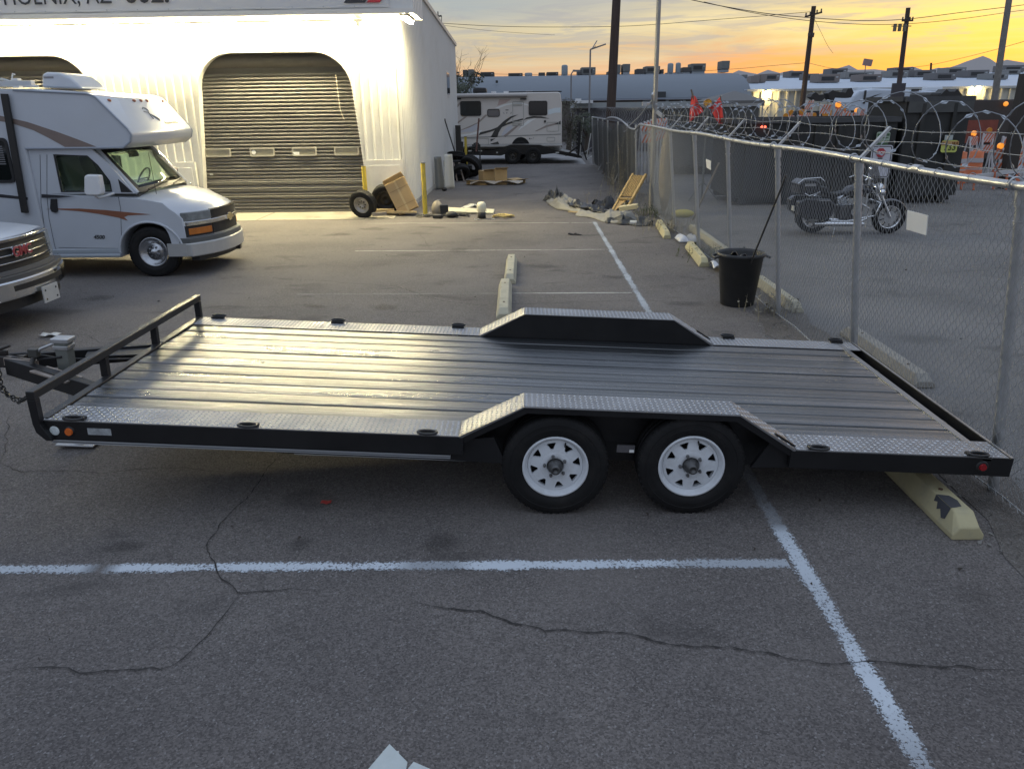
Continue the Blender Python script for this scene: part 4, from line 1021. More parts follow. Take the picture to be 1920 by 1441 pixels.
mb = MB(); mb.box(ws(.5, .78) + Vector((-.10, 0, 0)), (.04, .26, .08)); mb.build('interior_mirror', black_plastic, CL)
# door lines, handle, badge digits
MB().prism(near([(95, 373), (106, 373), (108, 397), (104, 399), (97, 397), (94, 390)], CY0 - .02), 'y', CY0 - .03, CY0).build('door_handle', black_plastic, CL, bevel=.006)
ln = M('panel_gap', (.06, .065, .075), .7)
for pts in ([(88, 290), (88, 366), (92, 410), (103, 462), (112, 484)], [(222, 369), (226, 390), (228, 445), (224, 462)], [(110, 464), (222, 466)], [(75, 290), (77, 380), (88, 460), (100, 488)]):
    mb = MB(); mb.path([gy(x, y, CY0 - .001) for x, y in pts], .004, 4); mb.build('door_seam', ln, CL)
decal('swoosh', [(86, 392), (110, 391), (150, 391), (200, 394), (240, 398), (283, 402), (256, 403), (240, 404), (233, 407), (240, 414), (222, 408), (185, 401), (150, 396), (110, 393)], rust_red, CY0 - .002, CL)
a = gy(176, 447.5, CY0 - .003); b = gy(201, 448, CY0 - .003)
text_mb('4500', .082, frame4(a, (b - a), (0, 0, 1)), shear=.25, bold=.003, xs=1.05).build('badge_lettering', M('badge_dark', (.05, .055, .06), .4), CL)
mb = MB(); mb.box((-7.0, CY0 - .02, .36), (1.1, .10, .045)); mb.box((-7.0, CY0 + .0, .43), (1.12, .03, .06)); mb.build('running_board', M('running_board', (.42, .46, .50), .4, .3), CL, bevel=.01)
# mirror
mb = MB(); p = near([(161, 330), (166, 327), (188, 328), (194, 362), (190, 366), (165, 366), (161, 360)], CY0 - .30); mb.prism(p, 'y', CY0 - .36, CY0 - .22); mo = mb.build('door_mirror', white_paint, CL, bevel=.03, seg=3, asmooth=True)
mb = MB(); mb.path([gy(178, 366, CY0 - .28), gy(184, 371, CY0 - .20), gy(200, 367, CY0 - .08), gy(214, 362, CY0 + .01)], .022, 6); mb.build('mirror_arm', white_paint, mo)
mb = MB(); mb.box((-6.38, CY1 + .24, 1.42), (.10, .16, .26)); mo = mb.build('door_mirror', M('mirror_back', (.22, .17, .17), .5), CL, bevel=.03)
# nose: grille, bars, emblem, lights, bumper
def nose(y, z, o=0.0):
    d = (y - CC) / .98; return Vector((-5.05 - .34 * abs(d) ** 2.6 + o - .06 * max(0, z - .9), y, z))
def nose_strip(name, y0, y1, z0, z1, mat, o0, o1, parent=CL, n=14, bev=0, fz=None):
    mb = MB(); prs = [(0, z0), (0, z1)]
    vs = []
    for k in range(n + 1):
        y = y0 + (y1 - y0) * k / n; s_ = fz(y) if fz else 0
        for z, o in ((z0, o0), (z1, o0), (z1, o1), (z0, o1)): vs.append(nose(y, z + s_, o))
    fs = []
    for k in range(n):
        for i in range(4): j = (i + 1) % 4; fs.append((4 * k + i, 4 * k + j, 4 * k + 4 + j, 4 * k + 4 + i))
    fs += [(3, 2, 1, 0), (4 * n, 4 * n + 1, 4 * n + 2, 4 * n + 3)]
    mb._add(vs, fs); return mb.build(name, mat, parent, bevel=bev)
grl = M('grille_black', (.014, .014, .014), .6)
gr = nose_strip('grille', CC - .52, CC + .52, .625, 1.0, grl, -.03, .012)
nose_strip('grille_bar', CC - .95, CC + .95, .795, .865, chrome, -.02, .035, gr, bev=.01)
nose_strip('grille_trim', CC - .53, CC + .53, .995, 1.02, chrome, -.02, .02, gr); nose_strip('grille_trim', CC - .53, CC + .53, .61, .63, chrome, -.02, .02, gr)
# bow-tie emblem
bt = [(-.13, -.028), (-.045, -.028), (-.038, -.055), (.062, -.055), (.055, -.028), (.14, -.028), (.12, .028), (.045, .028), (.038, .055), (-.062, .055), (-.055, .028), (-.12, .028)]
mb = MB(); vs = [(CC + y, z + .83) for y, z in bt]; mb.prism(vs, 'x', -5.015, -4.995); mb.build('bow_tie_emblem', M('emblem_gold', (.62, .50, .26), .3, .6), CL)
mb = MB(); vs = [(CC + y * 1.18, z * 1.22 + .83) for y, z in bt]; mb.prism(vs, 'x', -5.025, -5.01); mb.build('emblem_rim', chrome, CL)
lens = M('headlight_lens', (.22, .235, .235), .08, spec=.7, var=.4, vscale=7); amb = M('turn_amber', (.50, .16, .03), .25, var=.15, vscale=14)
for s_ in (-1, 1):
    ya, yb = CC + s_ * .53, CC + s_ * .965
    nose_strip('headlight', min(ya, yb), max(ya, yb), .872, 1.005, lens, -.05, .014, bev=.012)
    nose_strip('light_housing', min(ya, yb), max(ya, yb), .625, .795, black_plastic, -.05, .008)
    ya, yb = CC + s_ * .56, CC + s_ * .93
    nose_strip('turn_signal', min(ya, yb), max(ya, yb), .655, .755, amb, -.02, .020, bev=.006)
bmp_w = M('bumper_silver', (.50, .50, .49), .35, .35, var=.06)
nose_strip('bumper_top', CC - .99, CC + .99, .52, .615, M('bumper_grey', (.10, .105, .105), .5), -.10, .075, bev=.015, n=20)
bm = nose_strip('bumper', CC - 1.0, CC + 1.0, .32, .535, bmp_w, -.12, .105, bev=.02, n=20)
nose_strip('air_dam', CC - .85, CC + .15, .24, .33, black_plastic, -.10, .02); nose_strip('air_dam', CC + .3, CC + .95, .22, .33, black_plastic, -.10, .05)
for s_ in (-1, 1):                                               # bumper returns
    mb = MB(); mb.box((-5.54, CC + s_ * .985, .43), (.30, .04, .20)); mb.build('bumper_return', bmp_w, CL)
# wheels
steelw = M('wheel_cover', (.42, .43, .45), .22, .9, var=.2, vscale=6)
def road_wheel(name, parent, c, R=.40, r=.235, w=.24, face=-1, cover=steelw, nuts=8, dish=True):
    W_ = bpy.data.objects.new('wheel', None); COL.objects.link(W_); W_.parent = parent; W_.location = Vector(c) - Vector(parent.location); W_['_loc'] = True
    if face > 0: W_.rotation_euler.z = pi
    h = w / 2
    tyre_mb(R, r, w, True, 40).build('tyre', rubber, W_, local=True)
    mb = MB(); mb.lathe([(r, -h * .9), (r - .012, -h * .98), (r - .03, -h * .75), (r * .62, -h * .30), (r * .52, -h * .28), (r * .46, -h * .50), (r * .22, -h * .62), (r * .18, -h * .95), (.0, -h * .98)], (0, 0, 0), 'y', 36); mb.build('rim', cover, W_, local=True)
    for k in range(nuts):
        a = 2 * pi * k / nuts + .2; mb = MB(); mb.cyl((r * .36 * cos(a), -h * .5, r * .36 * sin(a)), (r * .36 * cos(a), -h * .85, r * .36 * sin(a)), .014, n=6); mb.build('lug_nut', chrome, W_, local=True)
    return W_
road_wheel('wheel', CL, (-5.95, CY0 + .13, .395)); road_wheel('wheel', CL, (-5.95, CY1 - .13, .395), face=1)
road_wheel('wheel', CL, (-11.0, CY0 + .13, .395)); road_wheel('wheel', CL, (-11.0, CY1 - .13, .395), face=1)
MB().box((-8.5, 13.2, .5), (5.5, 1.5, .2)).build('chassis', MATS['underbody'], CL)

# ------------------------------------------------------------------ white pickup truck at the left edge
PT = thing('pickup_truck', 'white pickup truck with chrome grille bars and red letters at the left edge', 'truck', (-8.5, 9.2, 0))
TC = 9.20; TW = 1.0
def twarp(v):
    d = (v.y - TC) / TW; f = max(0.0, min(1.0, (v.x + 7.1) / 1.0))
    x = v.x - .26 * f * abs(d) ** 2.2; z = v.z - (.05 * abs(d) ** 4 if v.z > .9 else 0)
    return Vector((x, v.y, z))
tarch = [(-7.0 + .50 * cos(a), .42 + .46 * sin(a)) for a in [pi - pi * k / 12 for k in range(13)]]
prof = [(-11.5, .40), (-7.54, .40)] + tarch + [(-6.40, .45), (-5.98, .50), (-5.92, .72), (-5.95, 1.09), (-6.03, 1.15), (-6.4, 1.19), (-7.0, 1.225), (-7.6, 1.25), (-11.5, 1.26)]
mb = MB(); mb.slices(prof, 'y', [TC - TW + 2 * TW * k / 12 for k in range(13)], twarp); mb.build('body', rv_white, PT, bevel=.035, seg=3, asmooth=True)
mb = MB(); mb.prism([(-7.65, 1.25), (-8.35, 1.82), (-9.9, 1.85), (-10.1, 1.25)], 'y', TC - .86, TC + .86); mb.build('cab', dark_glass, PT, bevel=.04)
mb = MB(); mb.prism([(-8.25, 1.80), (-8.45, 1.87), (-9.85, 1.89), (-9.98, 1.83)], 'y', TC - .84, TC + .84); mb.build('cab_roof', rv_white, PT, bevel=.03)
def tn(y, z, o=0): 
    d = (y - TC) / TW; return Vector((-5.92 - .26 * abs(d) ** 2.2 + o - .08 * max(0, z - .72), y, z))
def tstrip(name, y0, y1, z0, z1, mat, o0, o1, parent=PT, n=16, bev=0):
    mb = MB(); vs = []
    for k in range(n + 1):
        y = y0 + (y1 - y0) * k / n
        for z, o in ((z0, o0), (z1, o0), (z1, o1), (z0, o1)): vs.append(tn(y, z, o))
    fs = [(4 * k + i, 4 * k + (i + 1) % 4, 4 * k + 4 + (i + 1) % 4, 4 * k + 4 + i) for k in range(n) for i in range(4)] + [(3, 2, 1, 0), (4 * n, 4 * n + 1, 4 * n + 2, 4 * n + 3)]
    mb._add(vs, fs); return mb.build(name, mat, parent, bevel=bev)
g = tstrip('grille', TC - .60, TC + .66, .76, 1.10, grl, -.05, .015)
tstrip('grille_surround', TC - .64, TC + .70, 1.085, 1.125, chrome, -.05, .05, g, bev=.008)
for z in (.84, .925, 1.01): tstrip('grille_bar', TC - .60, TC + .63, z, z + .016, chrome, -.02, .045, g, bev=.004)
tstrip('grille_base', TC - .64, TC + .70, .72, .765, M('grille_base_grey', (.12, .12, .12), .5), -.05, .06, g)
for s_ in (-1, 1):
    a, b = TC + s_ * .70, TC + s_ * .97
    tstrip('headlight', min(a, b), max(a, b), .78, 1.07, lens, -.06, .02, bev=.015)
a = tn(8.97, .905, .055); b = tn(9.45, .905, .055)
rl = M('letter_red', (.36, .05, .06), .35)
text_mb('GMC', .165, frame4(a, (b - a), (0, 0, 1)), bold=.001, extrude=.008, xs=1.0).build('grille_lettering', rl, PT)
text_mb('GMC', .165, frame4(a - Vector((.008, 0, 0)), (b - a), (0, 0, 1)), bold=.008, extrude=.006, xs=1.0).build('lettering_rim', chrome, PT)
tstrip('bumper_pad', TC - .98, TC + .98, .655, .715, M('bumper_pad', (.08, .08, .08), .6), -.10, .10, bev=.01)
bb = tstrip('bumper', TC - 1.0, TC + 1.0, .44, .665, chrome, -.14, .12, bev=.025)
tstrip('bumper_slot', TC - .42, TC + .62, .535, .60, black_plastic, .08, .125, bb)
tstrip('lower_valance', TC - .85, TC + .85, .30, .45, black_plastic, -.18, .02)
MB().box((-5.765, TC + .12, .40), (.014, .32, .20)).build('number_plate_bracket', M('plate_blank', (.50, .50, .48), .5, var=.1), PT)
for dy in (-.11, .11):
    for dz in (-.06, .05): MB().cyl((-5.757, TC + .12 + dy, .40 + dz), (-5.752, TC + .12 + dy, .40 + dz), .012, n=8).build('plate_hole', black_plastic, PT)
road_wheel('wheel', PT, (-7.0, TC - .86, .40)); road_wheel('wheel', PT, (-7.0, TC + .86, .40), face=1); road_wheel('wheel', PT, (-10.6, TC - .86, .40)); road_wheel('wheel', PT, (-10.6, TC + .86, .40), face=1)

PT.location.x -= .17
# ------------------------------------------------------------------ long motorhome at the end of the alley
RV = thing('coach_motorhome', 'beige and white coach motorhome with dark swoosh graphics at the end of the alley', 'motorhome', (-2.0, 40.2, 0))
rv_beige = M('rv_beige', (.58, .54, .50), .35, var=.03, vscale=1)
AY = 39.0
mb = MB(); mb.prism([(-8.6, .55), (-8.8, 1.6), (-8.4, 3.1), (1.55, 3.13), (1.66, 3.08), (1.74, 2.6), (1.76, .78), (1.66, .55)], 'y', AY, AY + 2.45); mb.build('body', rv_beige, RV, bevel=.05, seg=3, asmooth=True)
def zq(pts): return [xz(840 + x / 8.0, 120 + y / 8.0, AY) for x, y in pts]
def vz(name, pts, mat, th=.004, lay=0):
    mb = MB(); mb.prism(zq(pts), 'y', AY - .002 - lay * .003 - th, AY - .002 - lay * .003); return mb.build(name, mat, RV)
dkc = M('rv_charcoal', (.035, .035, .035), .4); lgt = M('rv_lightgrey', (.50, .50, .54), .4); wht = M('rv_pale', (.72, .72, .70), .4); tan = M('rv_tan', (.30, .25, .22), .45)
vz('swoosh', [(105, 650), (190, 560), (200, 590), (110, 690)], tan)
vz('swoosh', [(120, 890), (250, 790), (290, 790), (130, 910)], tan)
vz('swoosh', [(190, 990), (330, 930), (440, 880), (560, 760), (590, 770), (470, 880), (330, 950), (190, 1000)], tan)
vz('swoosh', [(190, 1010), (330, 955), (430, 890), (445, 970), (380, 1015), (190, 1025)], lgt)
vz('swoosh', [(180, 1060), (330, 1045), (470, 1000), (520, 990), (470, 1040), (330, 1070), (180, 1090)], wht)
vz('swoosh', [(700, 665), (840, 605), (1000, 578), (1110, 585), (1210, 612), (1210, 628), (1100, 600), (1000, 598), (860, 628), (745, 672)], wht)
vz('swoosh', [(850, 980), (900, 935), (980, 915), (960, 970), (880, 1040), (820, 1075), (800, 1070)], lgt)
vz('swoosh', [(830, 1080), (940, 990), (1060, 900), (1090, 900), (980, 1000), (860, 1100)], tan)
vz('swoosh', [(1040, 1010), (1120, 910), (1200, 845), (1330, 815), (1250, 860), (1140, 940)], wht)
vz('swoosh', [(1300, 1010), (1470, 920), (1640, 880), (1690, 890), (1480, 950), (1330, 1010)], tan)
vz('swoosh', [(1500, 690), (1600, 660), (1690, 655), (1690, 730), (1600, 735), (1500, 765)], M('rv_iceblue', (.62, .68, .70), .4))
vz('swoosh', [(770, 530), (950, 530), (860, 590), (740, 630)], M('rv_pink', (.45, .34, .31), .4))
vz('swoosh', [(460, 1075), (480, 1028), (640, 988), (770, 938), (900, 878), (1000, 848), (1120, 818), (1130, 836), (1010, 872), (900, 908), (780, 962), (640, 1018), (480, 1064)], dkc, lay=1)
vz('swoosh', [(640, 1100), (690, 1010), (750, 940), (850, 846), (940, 788), (1055, 758), (950, 812), (870, 884), (800, 962), (760, 1030), (740, 1098)], dkc, lay=2)
vz('swoosh', [(1130, 842), (1180, 803), (1290, 783), (1400, 788), (1525, 822), (1400, 813), (1290, 809), (1190, 826)], dkc, lay=1)
vz('swoosh', [(636, 1128), (712, 1116), (640, 1166)], dkc); vz('swoosh', [(640, 1196), (750, 1164), (782, 1230), (640, 1236)], dkc)
vz('swoosh', [(1600, 905), (1690, 852), (1690, 908)], dkc, lay=1)
vz('lettering', [(820, 720), (850, 745), (840, 748)], dkc); vz('lettering', [(870, 740), (890, 722), (885, 745)], dkc); vz('lettering', [(935, 745), (955, 715), (945, 748)], dkc); vz('lettering', [(860, 686), (910, 686), (905, 698), (865, 698)], dkc)
vz('lettering', [(1215, 1130), (1225, 1105), (1240, 1130)], dkc); vz('lettering', [(1245, 1125), (1262, 1115), (1260, 1130)], dkc); vz('lettering', [(1275, 1118), (1290, 1100), (1290, 1115)], dkc)
for (x0, y0, x1, y1) in ((188, 555, 495, 785), (590, 675, 775, 795), (1210, 552, 1490, 775)):
    (a, b), (c, d) = zq([(x0, y1), (x1, y0)]); po = rrect(a, b, c, d, .09); pi_ = rrect(a + .03, b + .03, c - .03, d - .03, .07)
    w_ = ring_y(po, pi_, AY - .03, AY - .002).build('window', black_plastic, RV)
    MB().prism(pi_, 'y', AY - .015, AY - .006).build('pane', dark_glass if x0 != 590 else M('rv_window_grey', (.13, .125, .13), .2), w_)
mb = MB(); (a, b), (c, d) = zq([(0, 478), (1185, 470)]); mb.cyl((-8.0, AY - .09, b + .01), (c, AY - .09, d), .085, n=12); ao = mb.build('awning', M('awning_grey', (.36, .34, .32), .5), RV)
mb = MB(); mb.box(((-8 + c) / 2, AY - .10, b - .085), (c + 8, .10, .05)); mb.build('awning_rail', M('awning_dark', (.09, .075, .065), .5), ao)
for x in (150, 1130): (a, b), = zq([(x, 525)]); MB().box((a, AY - .06, b), (.30, .08, .06)).build('awning_bracket', black_plastic, ao)
def vz_ring(name, x0, y0, x1, y1):
    (a, b), (c, d) = zq([(x0, y1), (x1, y0)]); ring_y(rrect(a, b, c, d, .05), rrect(a + .025, b + .025, c - .025, d - .025, .035), AY - .012, AY - .002).build(name, M('hatch_line', (.34, .34, .31), .5), RV)
vz_ring('service_hatch', 1480, 870, 1665, 1015); vz_ring('service_hatch', 1480, 1095, 1605, 1165); vz_ring('baggage_door', 200, 1110, 610, 1235); vz_ring('entry_door', 970, 560, 1135, 930)
for y in (570, 598, 622, 860, 890, 915): (a, b), (c, d) = zq([(965, y + 8), (1110, y)]); MB().box(((a + c) / 2, AY - .012, (b + d) / 2), (c - a, .012, .03)).build('vent_louvre', M('hatch_line', (.34, .34, .31), .5), RV)
(a, b), (c, d) = zq([(180, 1108), (1695, 1052)]); mb = MB(); mb.bar((a, AY - .006, b), (c, AY - .006, d), .012, .035); mb.build('belt_seam', M('seam_grey', (.22, .22, .21), .5), RV)
(a, b), = zq([(1455, 862)]); MB().box((a, AY - .02, b), (.09, .03, .10)).build('filler_cap', black_plastic, RV)
(wx, wz), = zq([(1090, 1195)])
mb = MB(); mb.prism([(wx + .46 * cos(t), .62 + .50 * sin(t)) for t in [pi * k / 12 for k in range(13)]] + [(wx - .46, .5), (wx + .46, .5)], 'y', AY - .008, AY + .01); mb.build('wheel_arch', MATS['underbody'], RV)
road_wheel('wheel', RV, (wx, AY + .05, .52), R=.42, r=.26, cover=M('rv_rim', (.30, .30, .30), .4, .5), nuts=6); road_wheel('wheel', RV, (-6.5, AY + .1, .45)); road_wheel('wheel', RV, (wx, AY + 2.3, .45), face=1); road_wheel('wheel', RV, (-6.5, AY + 2.3, .45), face=1)
(a, b), (c, d) = zq([(350, 430), (568, 345)]); mb = MB(); mb.prism([(a, b), (a + .05, d - .02), (a + .25, d), (c - .04, d - .02), (c, b)], 'y', AY + .8, AY + 1.6); mb.build('roof_unit', black_plastic, RV, bevel=.05)
for x0, x1, y in ((640, 710, 410), (830, 905, 405), (1165, 1270, 402)): (a, b), (c, d) = zq([(x0, 432), (x1, y)]); MB().box(((a + c) / 2, AY + .9, (b + d) / 2), (c - a, .5, d - b)).build('roof_vent', white_paint, RV)
(a, b), (c, d) = zq([(905, 418), (1635, 404)]); mb = MB(); mb.box(((a + c) / 2, AY + .5, d - .02), (c - a, .05, .05)); mb.box(((c + a) / 2 + .8, AY + .9, d - .02), (1.2, .6, .05)); mb.build('roof_ladder', black_plastic, RV)
mb = MB(); mb.box((1.0, AY + 1.2, .50), (1.5, 2.3, .18)); mb.build('rear_skirt', M('skirt_grey', (.3, .29, .26), .6), RV)
# ------------------------------------------------------------------ chain-link fence along the lot
FX0, FL = 3.12, .1075
def fp(y, h, o=0.0): return Vector((FX0 - FL * h + o, y, h))
FN = thing('chain_link_fence', 'leaning galvanised chain-link fence with barbed and razor wire beside the parking stalls', 'fence', (3.1, 10.5, 0))
PY = [2.35, 4.74, 7.13, 9.47, 11.85, 14.2, 16.6]
YE = 19.45
for y in PY:
    mb = MB(); R_ = .034 if y < 8 else .031
    mb.cyl(fp(y, -.1, .05), fp(y, 1.98, .05), R_, n=14); po = mb.build('post', galv, FN)
    mb = MB(); mb.cyl(fp(y, 1.90, .05), fp(y, 2.0, .05), R_ + .008, n=14); mb.build('post_cap', galv, po); mb = MB(); mb.cyl(fp(y, 1.80, .05), fp(y, 1.815, .05), R_ + .006, n=14); mb.build('post_band', galv, po)
    mb = MB(); a, b = fp(y, 2.0, .03), fp(y, 2.0, .03) + Vector((.25, 0, .29)); mb.bar(a, b, .045, .022, up=(1, 0, 0)); mb.build('barb_arm', galv, po)
    mb = MB(); c = fp(y, 2.035); mb.path([c + Vector((cos(t) * .036, 0, sin(t) * .036)) for t in [2 * pi * k / 10 for k in range(10)]], .007, 5, closed=True); mb.build('rail_loop', galv, po)
mb = MB(); mb.path([fp(1.6 + (YE - 1.6) * k / 24, 2.03 + .012 * sin(k * .9)) for k in range(25)], .025, 12); mb.build('top_rail', galv, FN)
for y in (5.95, 9.0, 12.4): mb = MB(); mb.cyl(fp(y - .05, 2.03), fp(y + .05, 2.03), .029, n=12); mb.build('rail_sleeve', galv, FN)
tie = MB()
for k in range(40):
    y = 2.2 + k * .43; c = fp(y, 2.03); tie.path([c + Vector((cos(t) * .029, .004 * sin(2 * t), sin(t) * .029)) for t in [2 * pi * q / 8 for q in range(8)]], .003, 4, closed=True)
tag(tie.build('tie_wire', galv_matt, FN), kind='stuff')
mb = MB(); mb.path([fp(1.6 + (YE - 1.6) * k / 30, .03 + .02 * sin(k * 1.7), .01) for k in range(31)], .005, 5); mb.build('tension_wire', galv_matt, FN)
# woven wires, real zigzags
def chain_mesh(y0, y1, h0, h1, st, r, pos):
    mb = MB(); nv = int((h1 - h0) / st); nw = int((y1 - y0) / st); V = []; Fc = []
    for i in range(nw):
        yb = y0 + i * st; o = len(V)
        for k in range(nv + 1):
            yy_ = yb + (st if (k + i) % 2 else 0) ; d = .0035 if (k + i) % 2 else -.0035
            p = pos(yy_, h0 + k * st) ; p = p + Vector((d + .010 * sin(yy_ * 1.6) * sin(k * .064), 0, 0))
            V += [p + Vector((0, r, 0)), p + Vector((r * .7, -r * .6, 0)), p + Vector((-r * .7, -r * .6, 0))]
        for k in range(nv):
            a = o + 3 * k
            for q in range(3): Fc.append((a + q, a + (q + 1) % 3, a + 3 + (q + 1) % 3, a + 3 + q))
    mb._add(V, Fc, True); return mb
tag(chain_mesh(1.7, YE, .03, 2.02, .0405, .0029, fp).build('chain_link_mesh', galv_matt, FN), kind='stuff')
# barbed strands and razor coil
def strand(pts, r, name, parent, barb=.13, seed=0):
    q = random.Random(seed); mb = MB(); mb.path(pts, r, 5)
    d = 0
    for a, b in zip(pts, pts[1:]):
        k = max(1, int((b - a).length / barb))
        for i in range(k):
            c = a.lerp(b, i / k)
            for _ in range(2):
                v = Vector((q.uniform(-1, 1), q.uniform(-1, 1), q.uniform(-1, 1))).normalized() * .016; mb.cyl(c - v, c + v, .0012, n=3, caps=False)
    return mb.build(name, galv_matt, parent)
for j, t in enumerate((.30, .64, .97)):
    pts = [fp(1.7 + (YE - .3 - 1.7) * k / 60, 2.0, .03) + Vector((.25 * t + .012 * sin(k * 1.3 + j), 0, .29 * t + .014 * sin(k * .8 + 2 * j))) for k in range(61)]
    strand(pts, .0028, 'barbed_strand', FN, seed=j)
coil = MB(); clips = MB(); q = random.Random(5); th = 0.0; y = 1.8; P = []
while y < YE - .2:
    rr = .225 + .03 * sin(y * 3.1) + .02 * sin(y * 7.7); P.append(fp(y + .10 * sin(th * .5), 2.0, .03) + Vector((.17 + rr * cos(th) * .95, .06 * sin(th * 1.0 + 1), .28 + rr * sin(th) + .03 * sin(y * 2))))
    th += .30; y += .30 / (2 * pi) * (.50 + .16 * sin(y * 2.3))
coil.path(P, .0042, 4)
for i in range(0, len(P) - 1, 2):
    a, b = P[i], P[i + 1]; d = (b - a).normalized(); u = d.orthogonal().normalized(); c = (a + b) / 2
    clips._add([c - d * .036, c + u * .018 - d * .008, c + d * .036, c - u * .018 + d * .008], [(0, 1, 2, 3)])
ro = coil.build('razor_coil', M('razor_wire', (.26, .27, .285), .4, .6), FN)
tag(clips.build('razor_blades', M('razor_blade', (.36, .38, .40), .3, .8), ro), kind='stuff')
# corner pole with camera brackets
CP = thing('steel_pole', 'tall galvanised pole with bracket arms at the corner of the fence', 'pole', (3.10, 19.5, 0))
mb = MB(); mb.cyl((3.10, 19.5, -.1), (3.02, 19.5, 9.5), .055, .05, n=14); mb.build('pole', M('pole_grey', (.33, .32, .30), .5, .5, var=.1), CP)
mb = MB(); mb.bar((3.04, 19.5, 2.55), (2.78, 19.2, 2.50), .05, .05); mb.box((2.78, 19.15, 2.52), (.10, .22, .09)); mb.build('bracket_arm', galv, CP)
mb = MB(); mb.bar((3.06, 19.5, 2.40), (3.28, 19.4, 2.22), .05, .08); mb.bar((3.04, 19.5, 2.42), (2.98, 19.3, 2.75), .04, .1); mb.build('bracket', galv, CP)
mb = MB(); mb.path([(2.98, 19.4, 2.6), (2.80, 20.3, 2.2), (2.62, 21.0, 1.95)], .012, 5); mb.build('brace_wire', galv, CP)
# alley fence beyond the pole
AF = thing('chain_link_fence', 'dark screened chain-link fence running down the alley behind the corner pole', 'fence', (3.05, 28, 0))
def ap(y, h, o=0.0): return Vector((3.08 - .06 * (y - 19.5) / 16 - .05 * h + .05 * sin(y * .8) + o, y, h))
tag(chain_mesh(19.6, 36, .02, 1.95, .062, .0026, ap).build('chain_link_mesh', M('old_wire', (.23, .235, .24), .6, .5), AF), kind='stuff')
for y in (21.9, 24.3, 26.7, 29.2, 31.6, 34.0, 36.0):
    mb = MB(); mb.cyl(ap(y, 0, .05), ap(y, 2.0, .05), .03, n=10); mb.build('post', galv, AF)
mb = MB(); mb.path([ap(19.5 + k * .7, 2.0 + (-.12 * sin(k * .42) if 2 < k < 14 else .03)) for k in range(24)], .026, 8); mb.build('top_rail', galv, AF)
mb = MB()
def scr(u, v): y = 22.5 + 13.4 * u; return ap(y, .05 + 1.75 * v, .09) + Vector((.04 * sin(u * 60 + v * 4) + .02 * sin(u * 140), 0, (.10 * sin(u * 25) if v > .9 else 0)))
mb.grid(90, 8, scr); mb.build('privacy_screen', M('screen_dark', (.060, .066, .066), .85, var=.35, vscale=1.3, stretch=(1, 3, .4), dirt=(.14, .14, .13), dirt_amt=.4), AF)
coil = MB(); P = []; th = 0; y = 19.7
while y < 35: P.append(ap(y, 2.0, .10) + Vector((.24 * cos(th), 0, .22 + .22 * sin(th)))); th += .4; y += .4 / (2 * pi) * .5
coil.path(P, .004, 4); coil.build('razor_coil', MATS['razor_wire'], AF)
# pipes and boards leaning behind/against the alley fence
q = random.Random(12); pcol = [M('pipe_pale', (.42, .41, .38), .6, var=.2), M('pipe_grey', (.26, .26, .27), .55, .3, var=.2), M('pipe_dark', (.12, .12, .12), .6)]
LBL = ['pale pipe leaning on the alley fence close to the corner pole', 'grey pipe leaning on the alley fence, second from the corner pole', 'thin pale conduit standing upright at the alley fence', 'grey board leaning at the alley fence beside the dry stalks', 'pale bent pipe leaning at the alley fence behind the tarp', 'short grey offcut propped low on the alley fence', 'long dark bar against the screen of the alley fence', 'pale slat tilted left on the alley fence near the stalks', 'grey tube beside the beige sack at the alley fence', 'thin dark rod far along the alley fence']
for i, (px, py, qx, qy) in enumerate(((1186, 345, 1196, 242), (1175, 340, 1183, 285), (1206, 338, 1214, 240), (1164, 300, 1173, 245), (1152, 290, 1138, 258), (1160, 330, 1156, 292), (1118, 300, 1108, 250), (1150, 320, 1140, 288), (1200, 325, 1203, 262), (1095, 290, 1094, 220))):
    b = gz(px, py, 0); b.x = min(b.x, 2.95); t = gy(qx, qy, b.y + .1)
    mb = MB(); mb.cyl(b, t, .030 if i % 3 else .022, n=8)
    mb.build('leaning_pipe', pcol[i % 3], label=LBL[i], cat='pipe', group='pipes leaning on the alley fence')
# dry stalks and weeds
def weeds(name, label, x, y, n_, h, spread, mat, seed):
    r = random.Random(seed); mb = MB()
    for _ in range(n_):
        bx, by = x + r.gauss(0, spread), y + r.gauss(0, spread); hh = h * r.uniform(.35, 1); lx, ly = r.gauss(0, .22) * hh, r.gauss(0, .22) * hh
        pts = [Vector((bx, by, 0)), Vector((bx + lx * .4, by + ly * .4, hh * .5)), Vector((bx + lx, by + ly, hh))]
        mb.path(pts, [.006, .004, .0015], 3)
        for _k in range(r.randint(1, 4)):
            t = r.uniform(.3, 1); p = pts[0].lerp(pts[2], t); a = r.uniform(0, 6.28); l_ = r.uniform(.03, .09)
            d = Vector((cos(a), sin(a), r.uniform(-.2, .8))) * l_; w = Vector((-sin(a), cos(a), 0)) * l_ * .22
            mb._add([p, p + d * .5 + w, p + d, p + d * .5 - w], [(0, 1, 2, 3)])
    return mb.build(name, mat, label=label, cat='weeds', kind='stuff' if spread >= .25 else None)
dry = M('dry_stalk', (.26, .235, .175), .9, var=.2); grn = M('weed_green', (.085, .10, .045), .85, var=.3)
weeds('dry_weed', 'tall pale dry stalks growing through the alley fence behind the tarp', 2.80, 24.0, 26, 1.7, .12, dry, 1)
weeds('dry_weed', 'clump of dry stalks further down the alley fence', 2.75, 26.5, 20, 1.1, .15, dry, 2)
weeds('dry_weed', 'low straw-coloured weeds behind the first yellow wheel stop', 3.02, 16.4, 70, .38, .28, dry, 3)
weeds('green_weed', 'small green weeds at the foot of the fence corner pole', 2.95, 18.7, 60, .32, .25, grn, 4)
weeds('green_weed', 'sparse green weeds beside the second yellow wheel stop', 3.12, 13.3, 45, .22, .35, grn, 5)
